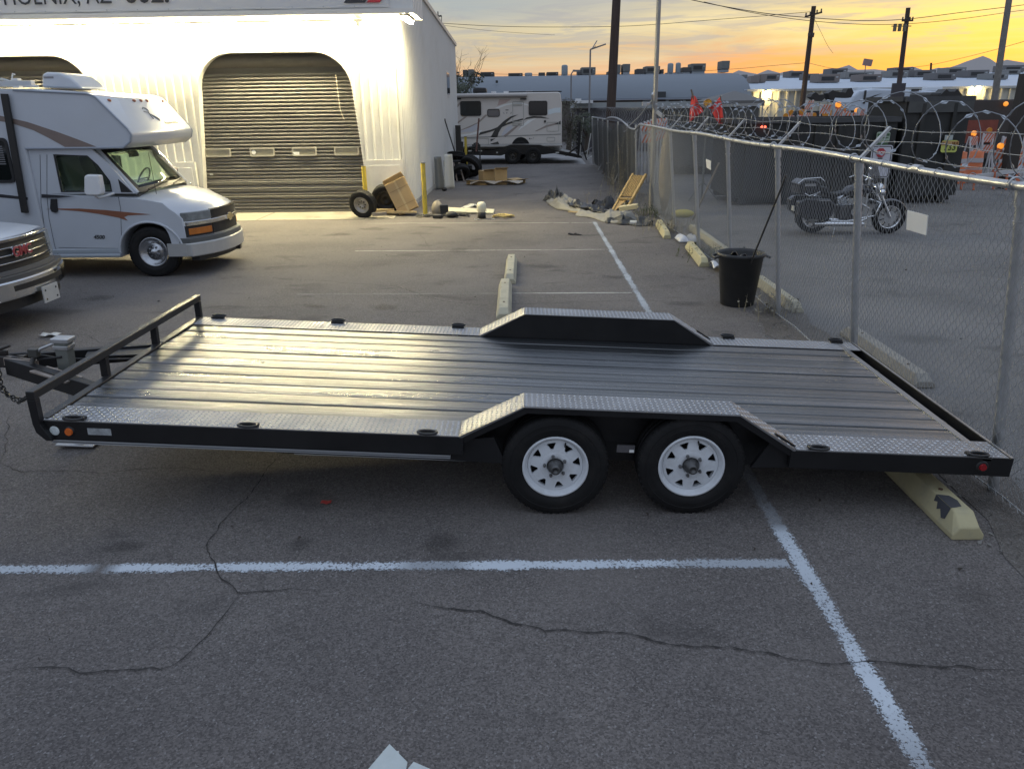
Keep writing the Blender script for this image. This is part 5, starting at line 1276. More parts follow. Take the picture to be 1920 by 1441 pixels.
weeds('dry_weed', 'dry weeds at the fence post behind the grey bin', 3.12, 9.5, 45, .26, .14, dry, 6)
weeds('dry_weed', 'scrappy weeds along the foot of the alley fence', 2.80, 22.0, 60, .45, .5, dry, 7)
# white plates wired on the fence
wp_ = M('sign_white', (.74, .74, .72), .5, var=.03)
def fence_plate(px0, py0, px1, py1, label):
    def onf(px, py):
        r = ray(px, py); nx = Vector((1, 0, FL)); o = Vector((FX0 - .014, 0, 0)); t = (o - CAMP).dot(nx) / r.dot(nx); return CAMP + r * t
    a, b, c, d = onf(px0, py0), onf(px1[0], px1[1]), onf(*py1[0]), onf(*py1[1])
    mb = MB(); n_ = Vector((-1, 0, -FL)).normalized() * .003; mb.poly([a + n_, b + n_, c + n_, d + n_]); mb.poly([d - n_, c - n_, b - n_, a - n_])
    L4 = [a, b, c, d]
    for i in range(4): p, q_ = L4[i], L4[(i + 1) % 4]; mb.poly([p - n_, q_ - n_, q_ + n_, p + n_])
    return mb.build('fence_sign', wp_, label=label, cat='sign')
fence_plate(1702, 394, (1740, 404), ((1737, 441), (1700, 430)), 'blank white square plate wired to the fence right of the motorcycle')
fs = fence_plate(1324, 298, (1333, 302), ((1333, 319), (1325, 314)), 'small white plate wired to the fence left of the bin')

# ------------------------------------------------------------------ wheel stops
cream = M('stop_cream', (.46, .425, .31), .85, var=.1, vscale=3, bump=.2, bscale=40, dirt=(.20, .19, .17), dirt_amt=.6, dirt_scale=4)
yel = M('stop_yellow', (.47, .42, .25), .8, var=.1, vscale=3, bump=.2, bscale=40, dirt=(.26, .25, .22), dirt_amt=.55, dirt_scale=5)
def wheel_stop(x, y0, y1, mat, label, w=.155, h=.135, rz=0.0, tilt=0):
    cy_ = (y0 + y1) / 2; t = thing('wheel_stop', label, 'wheel stop', (x, cy_, 0), 'concrete wheel stops', rot=(0, tilt, rz), local=True)
    Lh = (y1 - y0) / 2; k = w * .5; tp = w * .30
    mb = MB(); a = .10
    prof = [(-k, 0), (-k, .035), (-tp, h), (tp, h), (k, .035), (k, 0)]
    def wrp(v):
        e = abs(v.y) / Lh
        if e > .97: return Vector((v.x * .97, v.y, v.z if v.z < .06 else h * .55))
        return v
    mb.slices(prof, 'y', [-Lh, -Lh * .90, -Lh * .3, Lh * .3, Lh * .90, Lh], wrp); mb.build('block', mat, t, bevel=.008)
    for s_ in (-.6, .6): mb = MB(); mb.cyl((0, s_ * Lh, h - .02), (0, s_ * Lh, h + .006), .014, n=8); mb.build('anchor_pin', M('rusty_pin', (.10, .06, .04), .8), t)
    return t
wheel_stop(-.25, 11.36, 13.17, cream, 'cream concrete wheel stop lying in the open middle of the lot, farther one', .185, .14)
wheel_stop(-.30, 9.30, 11.20, cream, 'cream concrete wheel stop half hidden behind the trailer fender', .195, .14, rz=.012)
wheel_stop(2.86, 15.35, 17.2, yel, 'faded yellow wheel stop nearest the crumpled tarp', .16, .135, rz=-.075)
wheel_stop(2.96, 12.5, 14.3, yel, 'faded yellow wheel stop between the bin and the fence weeds', .17, .14, rz=-.065)
ws3 = wheel_stop(2.655, 4.10, 5.95, yel, 'yellow wheel stop with a torn black patch under the rear of the trailer', .195, .15)
mb = MB(); mb.poly([(-.061, -.80, .1485), (-.061, -.62, .1485), (-.074, -.63, .110), (-.070, -.665, .122), (-.083, -.69, .085), (-.077, -.72, .102), (-.091, -.765, .064), (-.086, -.80, .077)]); mb.poly([(-.060, -.80, .1515), (.015, -.78, .1515), (.030, -.70, .1515), (.01, -.64, .1515), (-.060, -.62, .1515)]); mb.build('torn_patch', M('tar_patch', (.06, .062, .07), .8), ws3)
wheel_stop(3.68, 6.75, 8.55, M('kerb_grey', (.27, .255, .225), .9, var=.12, vscale=3, bump=.2, bscale=40, dirt=(.17, .16, .15), dirt_amt=.6, dirt_scale=4), 'pale concrete kerb block just through the fence behind the trailer rear', .20, .115)
wheel_stop(3.42, 9.5, 11.3, cream, 'pale concrete kerb block through the fence beside the bin', .16, .13)
wheel_stop(3.50, 12.6, 16.6, cream, 'long pale concrete kerb through the fence behind the yellow stops', .16, .13)

# ------------------------------------------------------------------ grey bin with a pole in it
BN = thing('rubbish_bin', 'dark grey plastic bin with side handles standing at the fence', 'bin', (2.79, 10.02, 0))
binm = M('bin_grey', (.030, .031, .032), .55, var=.12, vscale=5, bump=.04, dirt=(.09, .085, .08), dirt_amt=.4, dirt_scale=3)
mb = MB(); mb.lathe([(0, .02), (.20, .0), (.215, .012), (.285, .64), (.305, .645), (.31, .665), (.305, .69), (.292, .69), (.278, .655), (.205, .03), (0, .035)], (2.79, 10.02, 0), 'z', 36); mb.build('bin_body', binm, BN)
for s_ in (-1, 1):
    mb = MB(); c = Vector((2.79 + s_ * .315, 10.02, .63)); mb.path([c + Vector((-s_ * .02, -.09, .02)), c + Vector((s_ * .035, -.08, 0)), c + Vector((s_ * .035, .08, 0)), c + Vector((-s_ * .02, .09, .02))], .017, 6); mb.build('bin_handle', binm, BN)
mb = MB(); mb.cyl((2.80, 10.10, .06), (2.945, 9.02, 1.74), .012, n=8); bp_ = mb.build('broom_pole', M('pole_dark', (.045, .043, .04), .5), label='long dark broom pole standing in the grey bin against the fence', cat='pole')
mb = MB(); mb.grid(10, 8, lambda u, v: Vector((2.62 + .18 * u, 9.80 + .10 * sin(v * 5) + .12 * v, .62 + .10 * v * (1 - .5 * u) + .03 * sin(u * 9)))); mb.build('black_sack', M('sack_black', (.02, .02, .022), .3), label='crumpled black bag poking out of the grey bin', cat='bag', solid=.01)
# ------------------------------------------------------------------ clutter by the roll-up door
yb = M('bollard_yellow', (.62, .46, .055), .5, var=.08, dirt=(.30, .24, .10), dirt_amt=.45, dirt_scale=5)
def bollard(x, y, h, label, r=.057, sq=False):
    t = thing('bollard', label, 'bollard', (x, y, 0), 'yellow bollards')
    mb = MB()
    if sq: mb.box((x, y, h / 2), (.11, .08, h))
    else: mb.cyl((x, y, 0), (x, y, h), r, n=16)
    mb.build('bollard_post', yb, t)
    mb = MB(); mb.cyl((x, y, h), (x, y, h + .012), r * .9, n=16); mb.build('cap', M('bollard_cap', (.10, .09, .08), .8), t)
    return t
b1 = bollard(-3.99, 19.55, 1.17, 'yellow bollard at the door jamb behind the leaning wheel')
b2 = bollard(-2.49, 19.28, 1.24, 'yellow bollard in front of the building corner, beside the cardboard box')
mb = MB(); mb.box((-2.50, 19.28, 1.262), (.10, .07, .03), rz=.4); mb.box((-2.45, 19.26, 1.258), (.08, .03, .02)); mb.build('metal_scrap', galv, label='bit of scrap metal resting on top of the corner bollard', cat='scrap')
bollard(-2.72, 36.5, 1.25, 'pale yellow bollard far back beyond the tyre pile', .09, True)
def loose_wheel(label, c, R, r, w, rx, rz, cover, name='spare_wheel'):
    t = thing(name, label, 'wheel', c, rot=(rx, 0, rz), local=True)
    tyre_mb(R, r, w, True, 32).build('tyre', rubber, t)
    if cover:
        mb = MB(); h = w / 2
        mb.lathe([(r, -h * .8), (r - .01, -h * .95), (r - .03, -h * .6), (r * .72, -h * .2), (r * .62, -h * .15), (r * .55, -h * .35), (r * .30, -h * .4), (r * .28, -h * .15), (0, -h * .1)], (0, 0, 0), 'y', 28); mb.build('rim', cover, t)
        for k in range(8):
            a = 2 * pi * k / 8; mb = MB(); mb.cyl((r * .44 * cos(a), -h * .36, r * .44 * sin(a)), (r * .44 * cos(a), -h * .48, r * .44 * sin(a)), .017, n=8); mb.build('lug_hole', black_plastic, t)
    return t
loose_wheel('wheel with a silver steel rim leaning on the door-jamb bollard', (-3.95, 18.95, .335), .335, .20, .22, radians(14), radians(-18), M('rim_silver', (.34, .33, .31), .3, .6, var=.25, vscale=9))
loose_wheel('larger black wheel leaning behind the silver-rimmed one on the cover box', (-3.50, 19.62, .37), .37, .235, .24, radians(12), radians(2), M('rim_dark', (.035, .033, .03), .5, .3))
def plank_thing(label, c, d, rz, mat, name='timber_offcut'):
    mb = MB(); mb.box((0, 0, 0), d, rz=rz); mb.xf(Matrix.Translation(c)); return mb.build(name, mat, label=label, cat='board', bevel=.004)
wood_y = M('wood_pale', (.42, .32, .17), .8, var=.2, vscale=6, stretch=(1, 6, 6)); wood_g = M('wood_grey', (.25, .215, .17), .85, var=.2)
plank_thing('pale timber block lying beside the silver-rimmed wheel', (-3.55, 18.85, .105), (.34, .14, .08), .5, wood_g)
plank_thing('long timber under the black wheel', (-3.55, 19.35, .11), (.55, .12, .10), .05, wood_y)
plank_thing('flat board lying toward the cardboard box', (-3.05, 19.25, .09), (.7, .09, .05), -.06, wood_y)
# cardboard carton
card = M('cardboard', (.44, .31, .155), .85, var=.12, vscale=3, bump=.1, bscale=12, dirt=(.33, .23, .12), dirt_amt=.4, dirt_scale=3)
CB = thing('cardboard_box', 'big battered cardboard box tilted against the corner bollard', 'box', (-2.90, 19.45, .07), rot=(radians(-10), radians(-24), radians(8)), local=True)
mb = MB(); mb.box((0, 0, .42), (.52, .34, .80)); mb.build('carton', card, CB, bevel=.012)
MB().box((.0, -.173, .42), (.05, .004, .80)).build('tape', M('tape', (.50, .38, .20), .4), CB)
mb = MB(); mb.poly([(-.27, -.18, .82), (.27, -.18, .82), (.25, -.30, .93), (-.25, -.31, .91)]); mb.poly([(-.27, .18, .82), (.27, .18, .82), (.24, .05, .90), (-.25, .04, .91)]); mb.build('flap', card, CB, solid=.008)
for z in (.2, .6): MB().box((.02, -.1745, z), (.48, .003, .012)).build('crease', M('cardboard_dark', (.27, .18, .09), .9), CB)
# electrical rubbish pile
def junk(name, label, cat, mb, mat, **k): return mb.build(name, mat, label=label, cat=cat, **k)
blk = M('junk_black', (.022, .022, .022), .5, var=.2)
junk('battery_box', 'black battery-like box standing in the rubbish by the corner bollard', 'box', MB().box((-2.02, 19.25, .13), (.20, .17, .26), rz=.2), blk, bevel=.012)
junk('tool_case', 'small black case lying flat in front of the corner bollard', 'case', MB().box((-2.12, 18.72, .05), (.22, .15, .09), rz=-.3), blk, bevel=.02)
junk('lump', 'dark rounded lump at the edge of the rubbish', 'scrap', MB().ball((-1.80, 18.85, .07), .12, 12, 8, (1.3, .9, .7)), blk)
for i, (x, y, s_) in enumerate(((-2.3, 18.95, .20), (-1.95, 18.9, .26), (-1.62, 18.95, .24), (-2.5, 18.9, .16))):
    q = random.Random(i); mb = MB(); pts = []
    for k in range(34): a = k * .62; pts.append(Vector((x + cos(a) * s_ * q.uniform(.6, 1.1), y + sin(a) * s_ * .6 * q.uniform(.6, 1.1), .015 + .05 * abs(sin(k * 1.1)))))
    junk('cable_coil', ['loose black cable around the foot of the corner bollard', 'black cable looped beside the black battery box', 'outermost tangle of black cable in the rubbish', 'short black cable left of the corner bollard'][i], 'cable', (mb.path(pts, .011, 5), mb)[1], blk)
junk('fluorescent_panel', 'long dented pale light panel lying in the rubbish', 'panel', MB().box((-1.42, 19.55, .07), (1.25, .24, .045), rot=Euler((radians(16), radians(2), -.10))), M('panel_cream', (.55, .52, .38), .6, var=.1), bevel=.01)
mb = MB(); mb.grid(14, 8, lambda u, v: Vector((-1.75 + .75 * u, 19.75 + .3 * v, .05 + .10 * sin(u * 3.1) * (1 + .4 * sin(v * 9 + u * 12))))); junk('plastic_sheet', 'milky plastic sheet crumpled behind the pale light panel', 'sheet', mb, M('plastic_milky', (.48, .48, .44), .4), solid=.004)
junk('pale_sack', 'limp beige sack slumped behind the corner bollard', 'sack', MB().ball((-2.22, 19.55, .12), .18, 14, 10, (.8,.9,1.2)), M('sack_beige', (.30, .27, .22), .9, bump=.4, bscale=9))
GL = thing('globe_lamp', 'cream globe lamp on a black base standing alone on the asphalt', 'lamp', (-1.06, 18.62, 0))
mb = MB(); mb.lathe([(0, 0), (.10, 0), (.10, .14), (.07, .155), (0, .155)], (-1.06, 18.62, 0), 'z', 20); mb.build('base', blk, GL)
mb = MB(); mb.lathe([(.085, .15), (.105, .19), (.115, .26), (.105, .34), (.07, .385), (0, .40)], (-1.06, 18.62, 0), 'z', 20); mb.build('globe', M('globe_cream', (.70, .66, .50), .35), GL)
mb = MB(); q = random.Random(2); pts = [Vector((-.55 + .28 * cos(k * .7) * q.uniform(.4, 1), 18.75 + .22 * sin(k * .7) * q.uniform(.4, 1), .02 + .05 * abs(sin(k)))) for k in range(50)]; mb.path(pts, .012, 5); junk('rope', 'tangled yellow rope lying right of the globe lamp', 'rope', mb, M('rope_yellow', (.52, .40, .16), .9))
for i, (px, py, s_) in enumerate(((822, 376, .05), (1073, 440, .09), (895, 413, .07), (1085, 441, .06), (612, 944, .035), (95, 630, .10), (925, 412, .04))):
    p = gz(px, py); q = random.Random(i + 40)
    mb = MB(); mb.grid(6, 5, lambda u, v: p + Vector(((u - .5) * s_ * 2, (v - .5) * s_ * 1.4, .01 + s_ * .35 * abs(sin(u * 4 + i) * cos(v * 5)))))
    col = [M('scrap_white', (.62, .62, .60), .6), M('scrap_dark', (.05, .045, .045), .7), M('scrap_white', (.62, .62, .60), .6), M('scrap_dark', (.05, .045, .045), .7), M('scrap_red', (.40, .05, .04), .6), M('scrap_white', (.62, .62, .60), .6), M('scrap_white', (.62, .62, .60), .6)][i]
    junk('litter_scrap', ['white scrap of paper on the alley floor by the building corner', 'dark rag on the asphalt below the long tarp', 'white scrap in front of the globe lamp', 'dark rag scrap on the stall line end below the tarp', 'red scrap of litter under the trailer', 'white crumpled litter left of the trailer jack', 'tiny white scrap right of the globe lamp'][i], 'litter', mb, col, solid=.003)

# ------------------------------------------------------------------ tyre pile, boxes and bumper covers by the side wall
q = random.Random(9)
TY = [(-2.72, 29.6, .12, 0, 'bottom tyre of the left stack by the side wall'), (-2.70, 29.62, .34, 0, 'middle tyre of the left stack by the side wall'), (-2.74, 29.6, .56, 0, 'third tyre of the left stack by the side wall'), (-2.35, 30.2, .12, 0, 'bottom tyre of the rear stack by the side wall'), (-2.37, 30.2, .34, 0, 'second tyre of the rear stack by the side wall'), (-2.62, 30.2, .80, .25, 'tyre lying across the top of the stacks')]
tm = tyre_mb(.34, .20, .22, True, 28).mesh('loose_tyre', rubber)
for x, y, z, t, lab in TY:
    o = bpy.data.objects.new('loose_tyre', tm); COL.objects.link(o); o.location = (x, y, z); o.rotation_euler = (pi / 2 + t, 0, q.uniform(0, 6)); tag(o, 'black ' + lab, 'tyre', 'tyres piled by the side wall')
o = bpy.data.objects.new('loose_tyre', tyre_mb(.42, .23, .27, True, 32).mesh('loose_tyre', rubber)); COL.objects.link(o); o.location = (-2.05, 29.75, .45); o.rotation_euler = (radians(28), 0, radians(-28)); tag(o, 'biggest black tyre leaning on the right of the pile, hole showing', 'tyre', 'tyres piled by the side wall')
o = bpy.data.objects.new('loose_tyre', tm); COL.objects.link(o); o.location = (-2.35, 28.6, .30); o.rotation_euler = (radians(35), 0, radians(20)); tag(o, 'low black tyre in front of the pile', 'tyre', 'tyres piled by the side wall')
mb = MB(); mb.bar((-2.45, 28.3, 0), (-2.62, 28.9, .62), .05, .03); mb.bar((-2.20, 28.3, 0), (-2.42, 28.9, .62), .05, .03); mb.build('metal_bracket', M('bracket_brown', (.16, .13, .11), .7), label='brown angled bracket propped against the tyre pile', cat='bracket')
def cover(x, y, h, mat, lab, rz, w=.32):
    mb = MB(); mb.grid(9, 12, lambda u, v: Vector(((u - .5) * w * (1 - .25 * v), .10 * sin(u * pi) + .10 * v, h * v + .0))); mb.xf(Matrix.Translation((x, y, 0)) @ Matrix.Rotation(rz, 4, 'Z')); return mb.build('bumper_cover', mat, label=lab, cat='car part', solid=.02)
cover(-2.78, 25.6, 1.02, M('cover_grey', (.16, .165, .16), .4), 'grey curved car panel standing on end against the side wall', .5)
cover(-2.50, 25.9, 1.08, M('cover_white', (.58, .58, .55), .5), 'white curved car panel standing beside the grey one', .2, .34)
mb = MB(); mb.ball((-2.60, 25.15, .06), .09, 12, 8, (1, .8, .7)); mb.build('lost_lid', blk, label='black round cap lying in front of the standing car panels', cat='scrap')
def carton(label, c, d, rz, rx=0, ry=0):
    t = thing('cardboard_box', label, 'box', c, 'flattened boxes in the alley', rot=(rx, ry, rz), local=True)
    mb = MB(); mb.box((0, 0, d[2] / 2), d); mb.build('carton', card, t, bevel=.006)
    mb = MB(); mb.poly([(-d[0] / 2, -d[1] / 2, d[2] + .002), (d[0] / 2, -d[1] / 2, d[2] + .002), (d[0] / 2 + .02, -d[1] / 2 - .16, d[2] + .06), (-d[0] / 2, -d[1] / 2 - .15, d[2] + .05)]); mb.build('flap', card, t, solid=.006)
carton('upright open cardboard box in the alley heap', (-.86, 27.2, 0), (.42, .34, .52), .1)
carton('tan cardboard box behind the upright one in the alley heap', (-1.35, 27.9, 0), (.5, .4, .42), .5)
carton('squashed cardboard box at the left of the alley heap', (-1.65, 27.3, 0), (.7, .5, .10), -.2, ry=.06)
carton('flat cardboard box at the right of the alley heap', (-.35, 27.6, 0), (.5, .45, .14), .7, rx=.1)
mb = MB(); mb.grid(12, 8, lambda u, v: Vector((-1.9 + 1.8 * u, 26.85 + .5 * v, .03 + .12 * abs(sin(u * 7 + v * 3)) * (1 - v * .3)))); mb.build('packing_paper', M('paper_pale', (.42, .38, .33), .8), label='crumpled pale packing paper spread round the alley boxes', cat='paper', solid=.004)
mb = MB(); a, b = Vector((-2.93, 27.5, 2.05)), gz(857, 322); b.x = -2.70; b.y = 29.0; b.z = .5; mb.cyl(Vector((-3.0, 30.2, 2.08)), Vector((-2.60, 30.4, .62)), .024, n=8); mb.ball((-3.0, 30.2, 2.09), .035); mb.build('leaning_pole', blk, label='black pole leaning on the side wall above the tyres', cat='pole')
mb = MB(); mb.cyl(gy(893, 284, 33.5), gy(898, 222, 33.5), .035, n=8); mb.build('pole', M('pole_rust', (.14, .07, .06), .7), label='rusty red upright pole in front of the coach motorhome', cat='pole')
HT = thing('hand_truck', 'dark hand truck parked behind the tyre pile', 'hand truck', gy(893, 305, 34), )
mb = MB()
for x0 in (886, 900): mb.path([gy(x0, 306, 34), gy(x0, 280, 34), gy((x0 + 893) / 2, 268, 34)], .03, 6)
for y in (300, 290, 281): mb.cyl(gy(885, y, 34), gy(901, y, 34), .02, n=6)
mb.build('frame', blk, HT); mb = MB(); mb.path([gy(893, 268, 34), gy(890, 275, 33.9), gy(880, 277, 33.9)], .05, 6); mb.box(gy(893, 275, 34), (.35, .2, .18)); mb.build('winch', blk, HT)
mb = MB(); p = gy(859, 250, 34); mb.box((p.x, 34, 1.15), (.22, .2, 1.3)); mb.box((p.x + .1, 33.95, .6), (.1, .15, 1.1), rot=Euler((0, .12, 0))); mb.build('dark_post', blk, label='dark boxy post at the far corner of the workshop', cat='post')

# ------------------------------------------------------------------ tarp, wooden frame and bags at the fence corner
def crumple(name, label, pts, wid, h, mat, seed, nx=60, ny=14):
    q = random.Random(seed); ph = [q.uniform(0, 6) for _ in range(12)]
    P = [Vector(p) for p in pts]
    def at(u):
        s_ = u * (len(P) - 1); i = min(int(s_), len(P) - 2); return P[i].lerp(P[i + 1], s_ - i), (P[i + 1] - P[i]).normalized()
    def tri(x): x = x % 1.0; return 1 - abs(2 * x - 1)
    def f(u, v):
        c, d = at(u); n_ = Vector((-d.y, d.x, 0)); w = wid * (.55 + .45 * sin(u * pi) ** .5) * (1 + .25 * sin(u * 9 + ph[0]) + .12 * sin(u * 33 + ph[7]))
        prof_ = (1 - abs(2 * v - 1) ** 2.2)
        fold = .50 * tri(v * 1.7 + u * 1.3 + ph[1] + .35 * sin(u * 11 + ph[2])) ** 1.5 + .35 * tri(u * 6.3 + v * 2.2 + ph[3] + .2 * sin(v * 9)) ** 1.4 + .28 * tri(u * 9.1 - v * 3.1 + ph[4]) ** 1.3 + .15 * tri(u * 21 + v * 7 + ph[8])
        z = h * prof_ * fold * (.55 + .6 * sin(u * 6 + ph[5]) ** 2) + .012
        return c + n_ * ((v - .5) * w + .06 * sin(u * 23 + ph[6])) + d * (.07 * sin(v * 8 + u * 20)) + Vector((0, 0, z))
    mb = MB(); mb.grid(nx, ny, f, smooth=True); return mb.build(name, mat, label=label, cat='tarp', solid=.006)
tarp = M('tarp_grey', (.26, .25, .22), .6, var=.2, vscale=3, bump=.3, bscale=14, dirt=(.12, .115, .11), dirt_amt=.5, dirt_scale=3)  # dark blotches are dirt and also stand in for shaded creases
crumple('tarpaulin', 'long crumpled grey tarp lying from the alley to the fence corner', [(.78, 22.0, 0), (1.15, 20.2, 0), (1.65, 18.9, 0), (2.3, 17.8, 0), (2.62, 17.6, 0)], .74, .27, tarp, 3, 130, 26)
crumple('tarpaulin', 'black patches for the shaded creases in the middle of the grey tarp', [(1.15, 20.5, .10), (1.5, 19.4, .12), (1.9, 18.6, .08)], .30, .15, M('bag_black', (.016, .016, .018), .35), 15, 50, 12)  # black piece added on top, standing in for the shade in the folds
crumple('tarpaulin', 'dark cloth under the near end of the grey tarp', [(1.9, 17.9, 0), (2.4, 17.35, 0), (2.75, 17.3, 0)], .5, .2, M('tarp_dark', (.06, .06, .058), .6), 18, 40, 12)
crumple('tarpaulin', 'black plastic bundle behind the grey tarp', [(1.75, 20.4, 0), (2.2, 20.2, 0), (2.6, 20.0, 0)], .7, .34, M('bag_black', (.016, .016, .018), .35), 5, 40, 12)
crumple('tarpaulin', 'dark tarp lump at the far end of the grey tarp', [(.70, 22.3, 0), (1.0, 21.6, 0)], .5, .36, M('tarp_dark', (.06, .06, .058), .6), 8, 24, 12)
mb = MB(); mb.cyl((2.30, 17.25, .06), (2.44, 17.2, .06), .05, n=12); mb.build('roll', M('roll_white', (.55, .55, .52), .5), label='white roll end sticking out of the grey tarp', cat='roll')
mb = MB(); mb.bar((1.05, 19.4, .04), (1.5, 19.1, .05), .06, .03); mb.build('timber_offcut', wood_y, label='pale stick lying under the long grey tarp', cat='board')
WF = thing('wooden_frame', 'slatted yellow wooden frame leaning back on the fence corner', 'frame', (2.55, 19.2, 0))
yw = M('wood_yellow', (.42, .29, .12), .7, var=.15, vscale=4, stretch=(4, 1, 1))
A, B = Vector((2.00, 18.7, .02)), Vector((2.62, 19.45, .92)); U = (B - A).normalized(); S = Vector((.80, -.52, .0)).normalized()
for t in (0, .34):
    mb = MB(); mb.bar(A + S * t, B + S * t, .05, .06); mb.build('side_bar', yw, WF)
for k in range(7):
    mb = MB(); mb.bar(A + U * .62 + S * (.04 + k * .043), B + S * (.04 + k * .043) - U * .04, .022, .03); mb.build('slat', yw, WF)
mb = MB(); mb.bar(A + U * .55, A + U * .55 + S * .36, .16, .035); mb.build('cross_board', yw, WF)
mb = MB(); mb.poly([A, A + U * .55 + S * .02, A + U * .55 + S * .22, A + U * .1 + S * .05]); mb.build('panel', M('panel_ply', (.45, .30, .13), .7, var=.1), WF, solid=.015)
mb = MB(); mb.box((2.35, 18.0, .30), (.42, .16, .10), rot=Euler((.1, -.15, -.4))); mb.build('foam_block', M('foam_cream', (.62, .52, .30), .8), label='cream foam block on the near end of the tarp', cat='block', bevel=.01)
mb = MB(); mb.ball((3.35, 19.1, 1.0), .16, 12, 10, (1, 1.2, 6.0)); mb.build('burlap_roll', M('burlap', (.30, .25, .175), .9, var=.25, bump=.5, bscale=10), label='tall beige burlap roll standing behind the corner pole', cat='roll')
mb = MB(); mb.ball((3.70, 18.5, .08), .22, 14, 8, (1.2, .8, .45)); mb.build('yellow_sack', M('sack_yellow', (.50, .43, .08), .7, bump=.5, bscale=8), label='yellow plastic sack lying through the fence', cat='sack')
mb = MB(); mb.cyl((3.75, 17.6, .05), (4.0, 16.6, 1.35), .02, n=6); mb.build('stick', wood_g, label='pale stick leaning through the fence above the yellow sack', cat='stick')
for i, (x, y) in enumerate(((3.1, 15.1), (3.15, 12.3), (3.1, 11.4))):
    mb = MB(); mb.grid(10, 7, lambda u, v: Vector((x + (u - .5) * .34, y + (v - .5) * .5, .02 + .11 * abs(sin(u * 5 + i) * sin(v * 4 + i * 2))))); mb.build('plastic_bag', M('bag_white', (.55, .56, .58), .4), label=['white plastic bag caught behind the first yellow stop', 'white bag at the fence foot past the second yellow stop', 'white bag caught at the fence foot left of the bin'][i], cat='bag', solid=.004)
# galvanised bracket poking in at the bottom edge
GB = thing('steel_bracket', 'galvanised steel bracket corner poking into the bottom edge', 'bracket', (-.5, 2.1, 0))
mb = MB(); a = gz(730.5, 1396, .30); b = gz(688, 1446, .30); c = gz(764, 1430, .30); d = gz(755, 1475, .30); e = gz(660, 1490, .30); mb.poly([a, b, e, d, c][::1]); mb.build('top_plate', M('bracket_galv', (.42, .47, .48), .4, .35, var=.08, vscale=20), GB, solid=.012)
mb = MB(); a = gz(771, 1428, .30); b = gz(812, 1441, .30); mb.bar(a + Vector((.0, -.02, -.01)), b + Vector((.06, -.06, -.01)), .04, .03); mb.build('rail', MATS['bracket_galv'], GB)
p = gz(735, 1470, .15); mb = MB(); mb.box((p.x, p.y, .14), (.06, .06, .28)); mb.build('leg', galv, GB)
# ------------------------------------------------------------------ motorcycle behind the fence
MC = thing('motorcycle', 'black and chrome touring motorcycle parked beyond the fence', 'motorcycle', (6.4, 15.9, 0))
def my(px, py, o=0.0): return gy(px, py, 15.9 + o)
rw, fw = Vector((5.82, 15.95, .33)), Vector((7.28, 15.80, .32))
mc_b = M('moto_black', (.012, .012, .016), .22, coat=.5)
for c, nm in ((rw, 'rear'), (fw, 'front')):
    W_ = bpy.data.objects.new('wheel', None); COL.objects.link(W_); W_.parent = MC; W_.location = c - Vector(MC.location); W_['_loc'] = True
    tyre_mb(.325, .225, .13, False, 32).build('tyre', rubber, W_, local=True)
    mb = MB(); mb.lathe([(.225, -.05), (.205, -.055), (.205, .055), (.225, .05)], (0, 0, 0), 'y', 32); mb.build('rim', chrome, W_, local=True)
    mb = MB(); mb.cyl((0, -.06, 0), (0, .06, 0), .05, n=12)
    for k in range(9): a = 2 * pi * k / 9; mb.bar((.04 * cos(a), 0, .04 * sin(a)), (.21 * cos(a), 0, .21 * sin(a)), .02, .022)
    mb.build('spokes', M('moto_grey', (.10, .10, .10), .4, .6), W_, local=True)
    mb = MB(); mb.disc((0, -.062, 0), .12, 'y', 20); mb.build('brake_disc', galv, W_, local=True)
def fender_arc(c, R, a0, a1, w, mat, name):
    mb = MB(); mb.grid(14, 7, lambda u, v: c + Vector((cos(a0 + (a1 - a0) * u) * (R - .035 * abs(2 * v - 1) ** 2), (v - .5) * w, sin(a0 + (a1 - a0) * u) * (R - .035 * abs(2 * v - 1) ** 2)))); return mb.build(name, mat, MC, solid=.006)
fender_arc(fw, .36, radians(20), radians(165), .17, mc_b, 'front_fender'); fender_arc(rw, .36, radians(35), radians(200), .19, mc_b, 'rear_fender')
mb = MB(); mb.slices([(6.28, .78), (6.40, .93), (6.62, .98), (6.86, .94), (6.90, .84), (6.6, .74)], 'y', [15.74, 15.79, 15.85, 15.92, 15.98, 16.03], lambda v: Vector((v.x, v.y, v.z - .9 * (v.y - 15.885) ** 2 * (4 if v.z > .85 else 1)))); mb.build('fuel_tank', mc_b, MC, bevel=.03, seg=3, asmooth=True)
mb = MB(); mb.prism([(5.70, .84), (5.95, .80), (6.08, .72), (6.30, .76), (6.34, .84), (6.2, .80), (6.06, .82), (5.98, .92), (5.72, .95)], 'y', 15.74, 16.04); mb.build('seat', M('seat_black', (.015, .015, .015), .6), MC, bevel=.03, seg=3)
mb = MB(); mb.prism([(5.38, .80), (5.36, 1.0), (5.46, 1.08), (5.72, 1.08), (5.80, 1.0), (5.80, .80)], 'y', 15.62, 16.16); tp_ = mb.build('top_case', mc_b, MC, bevel=.035, seg=3, asmooth=True)
mb = MB(); mb.path([(5.34, 15.60, 1.01), (5.44, 15.60, 1.10), (5.76, 15.60, 1.12), (5.86, 15.62, 1.04)], .011, 6); mb.build('case_rail', chrome, tp_)
MB().box((5.58, 15.612, .98), (.22, .012, .05)).build('case_badge', chrome, tp_); mb = MB(); mb.path([(5.48, 15.6, .82), (5.58, 15.6, .77), (5.78, 15.6, .84), (5.66, 15.6, .77)], .018, 6); mb.build('case_bracket', chrome, tp_)
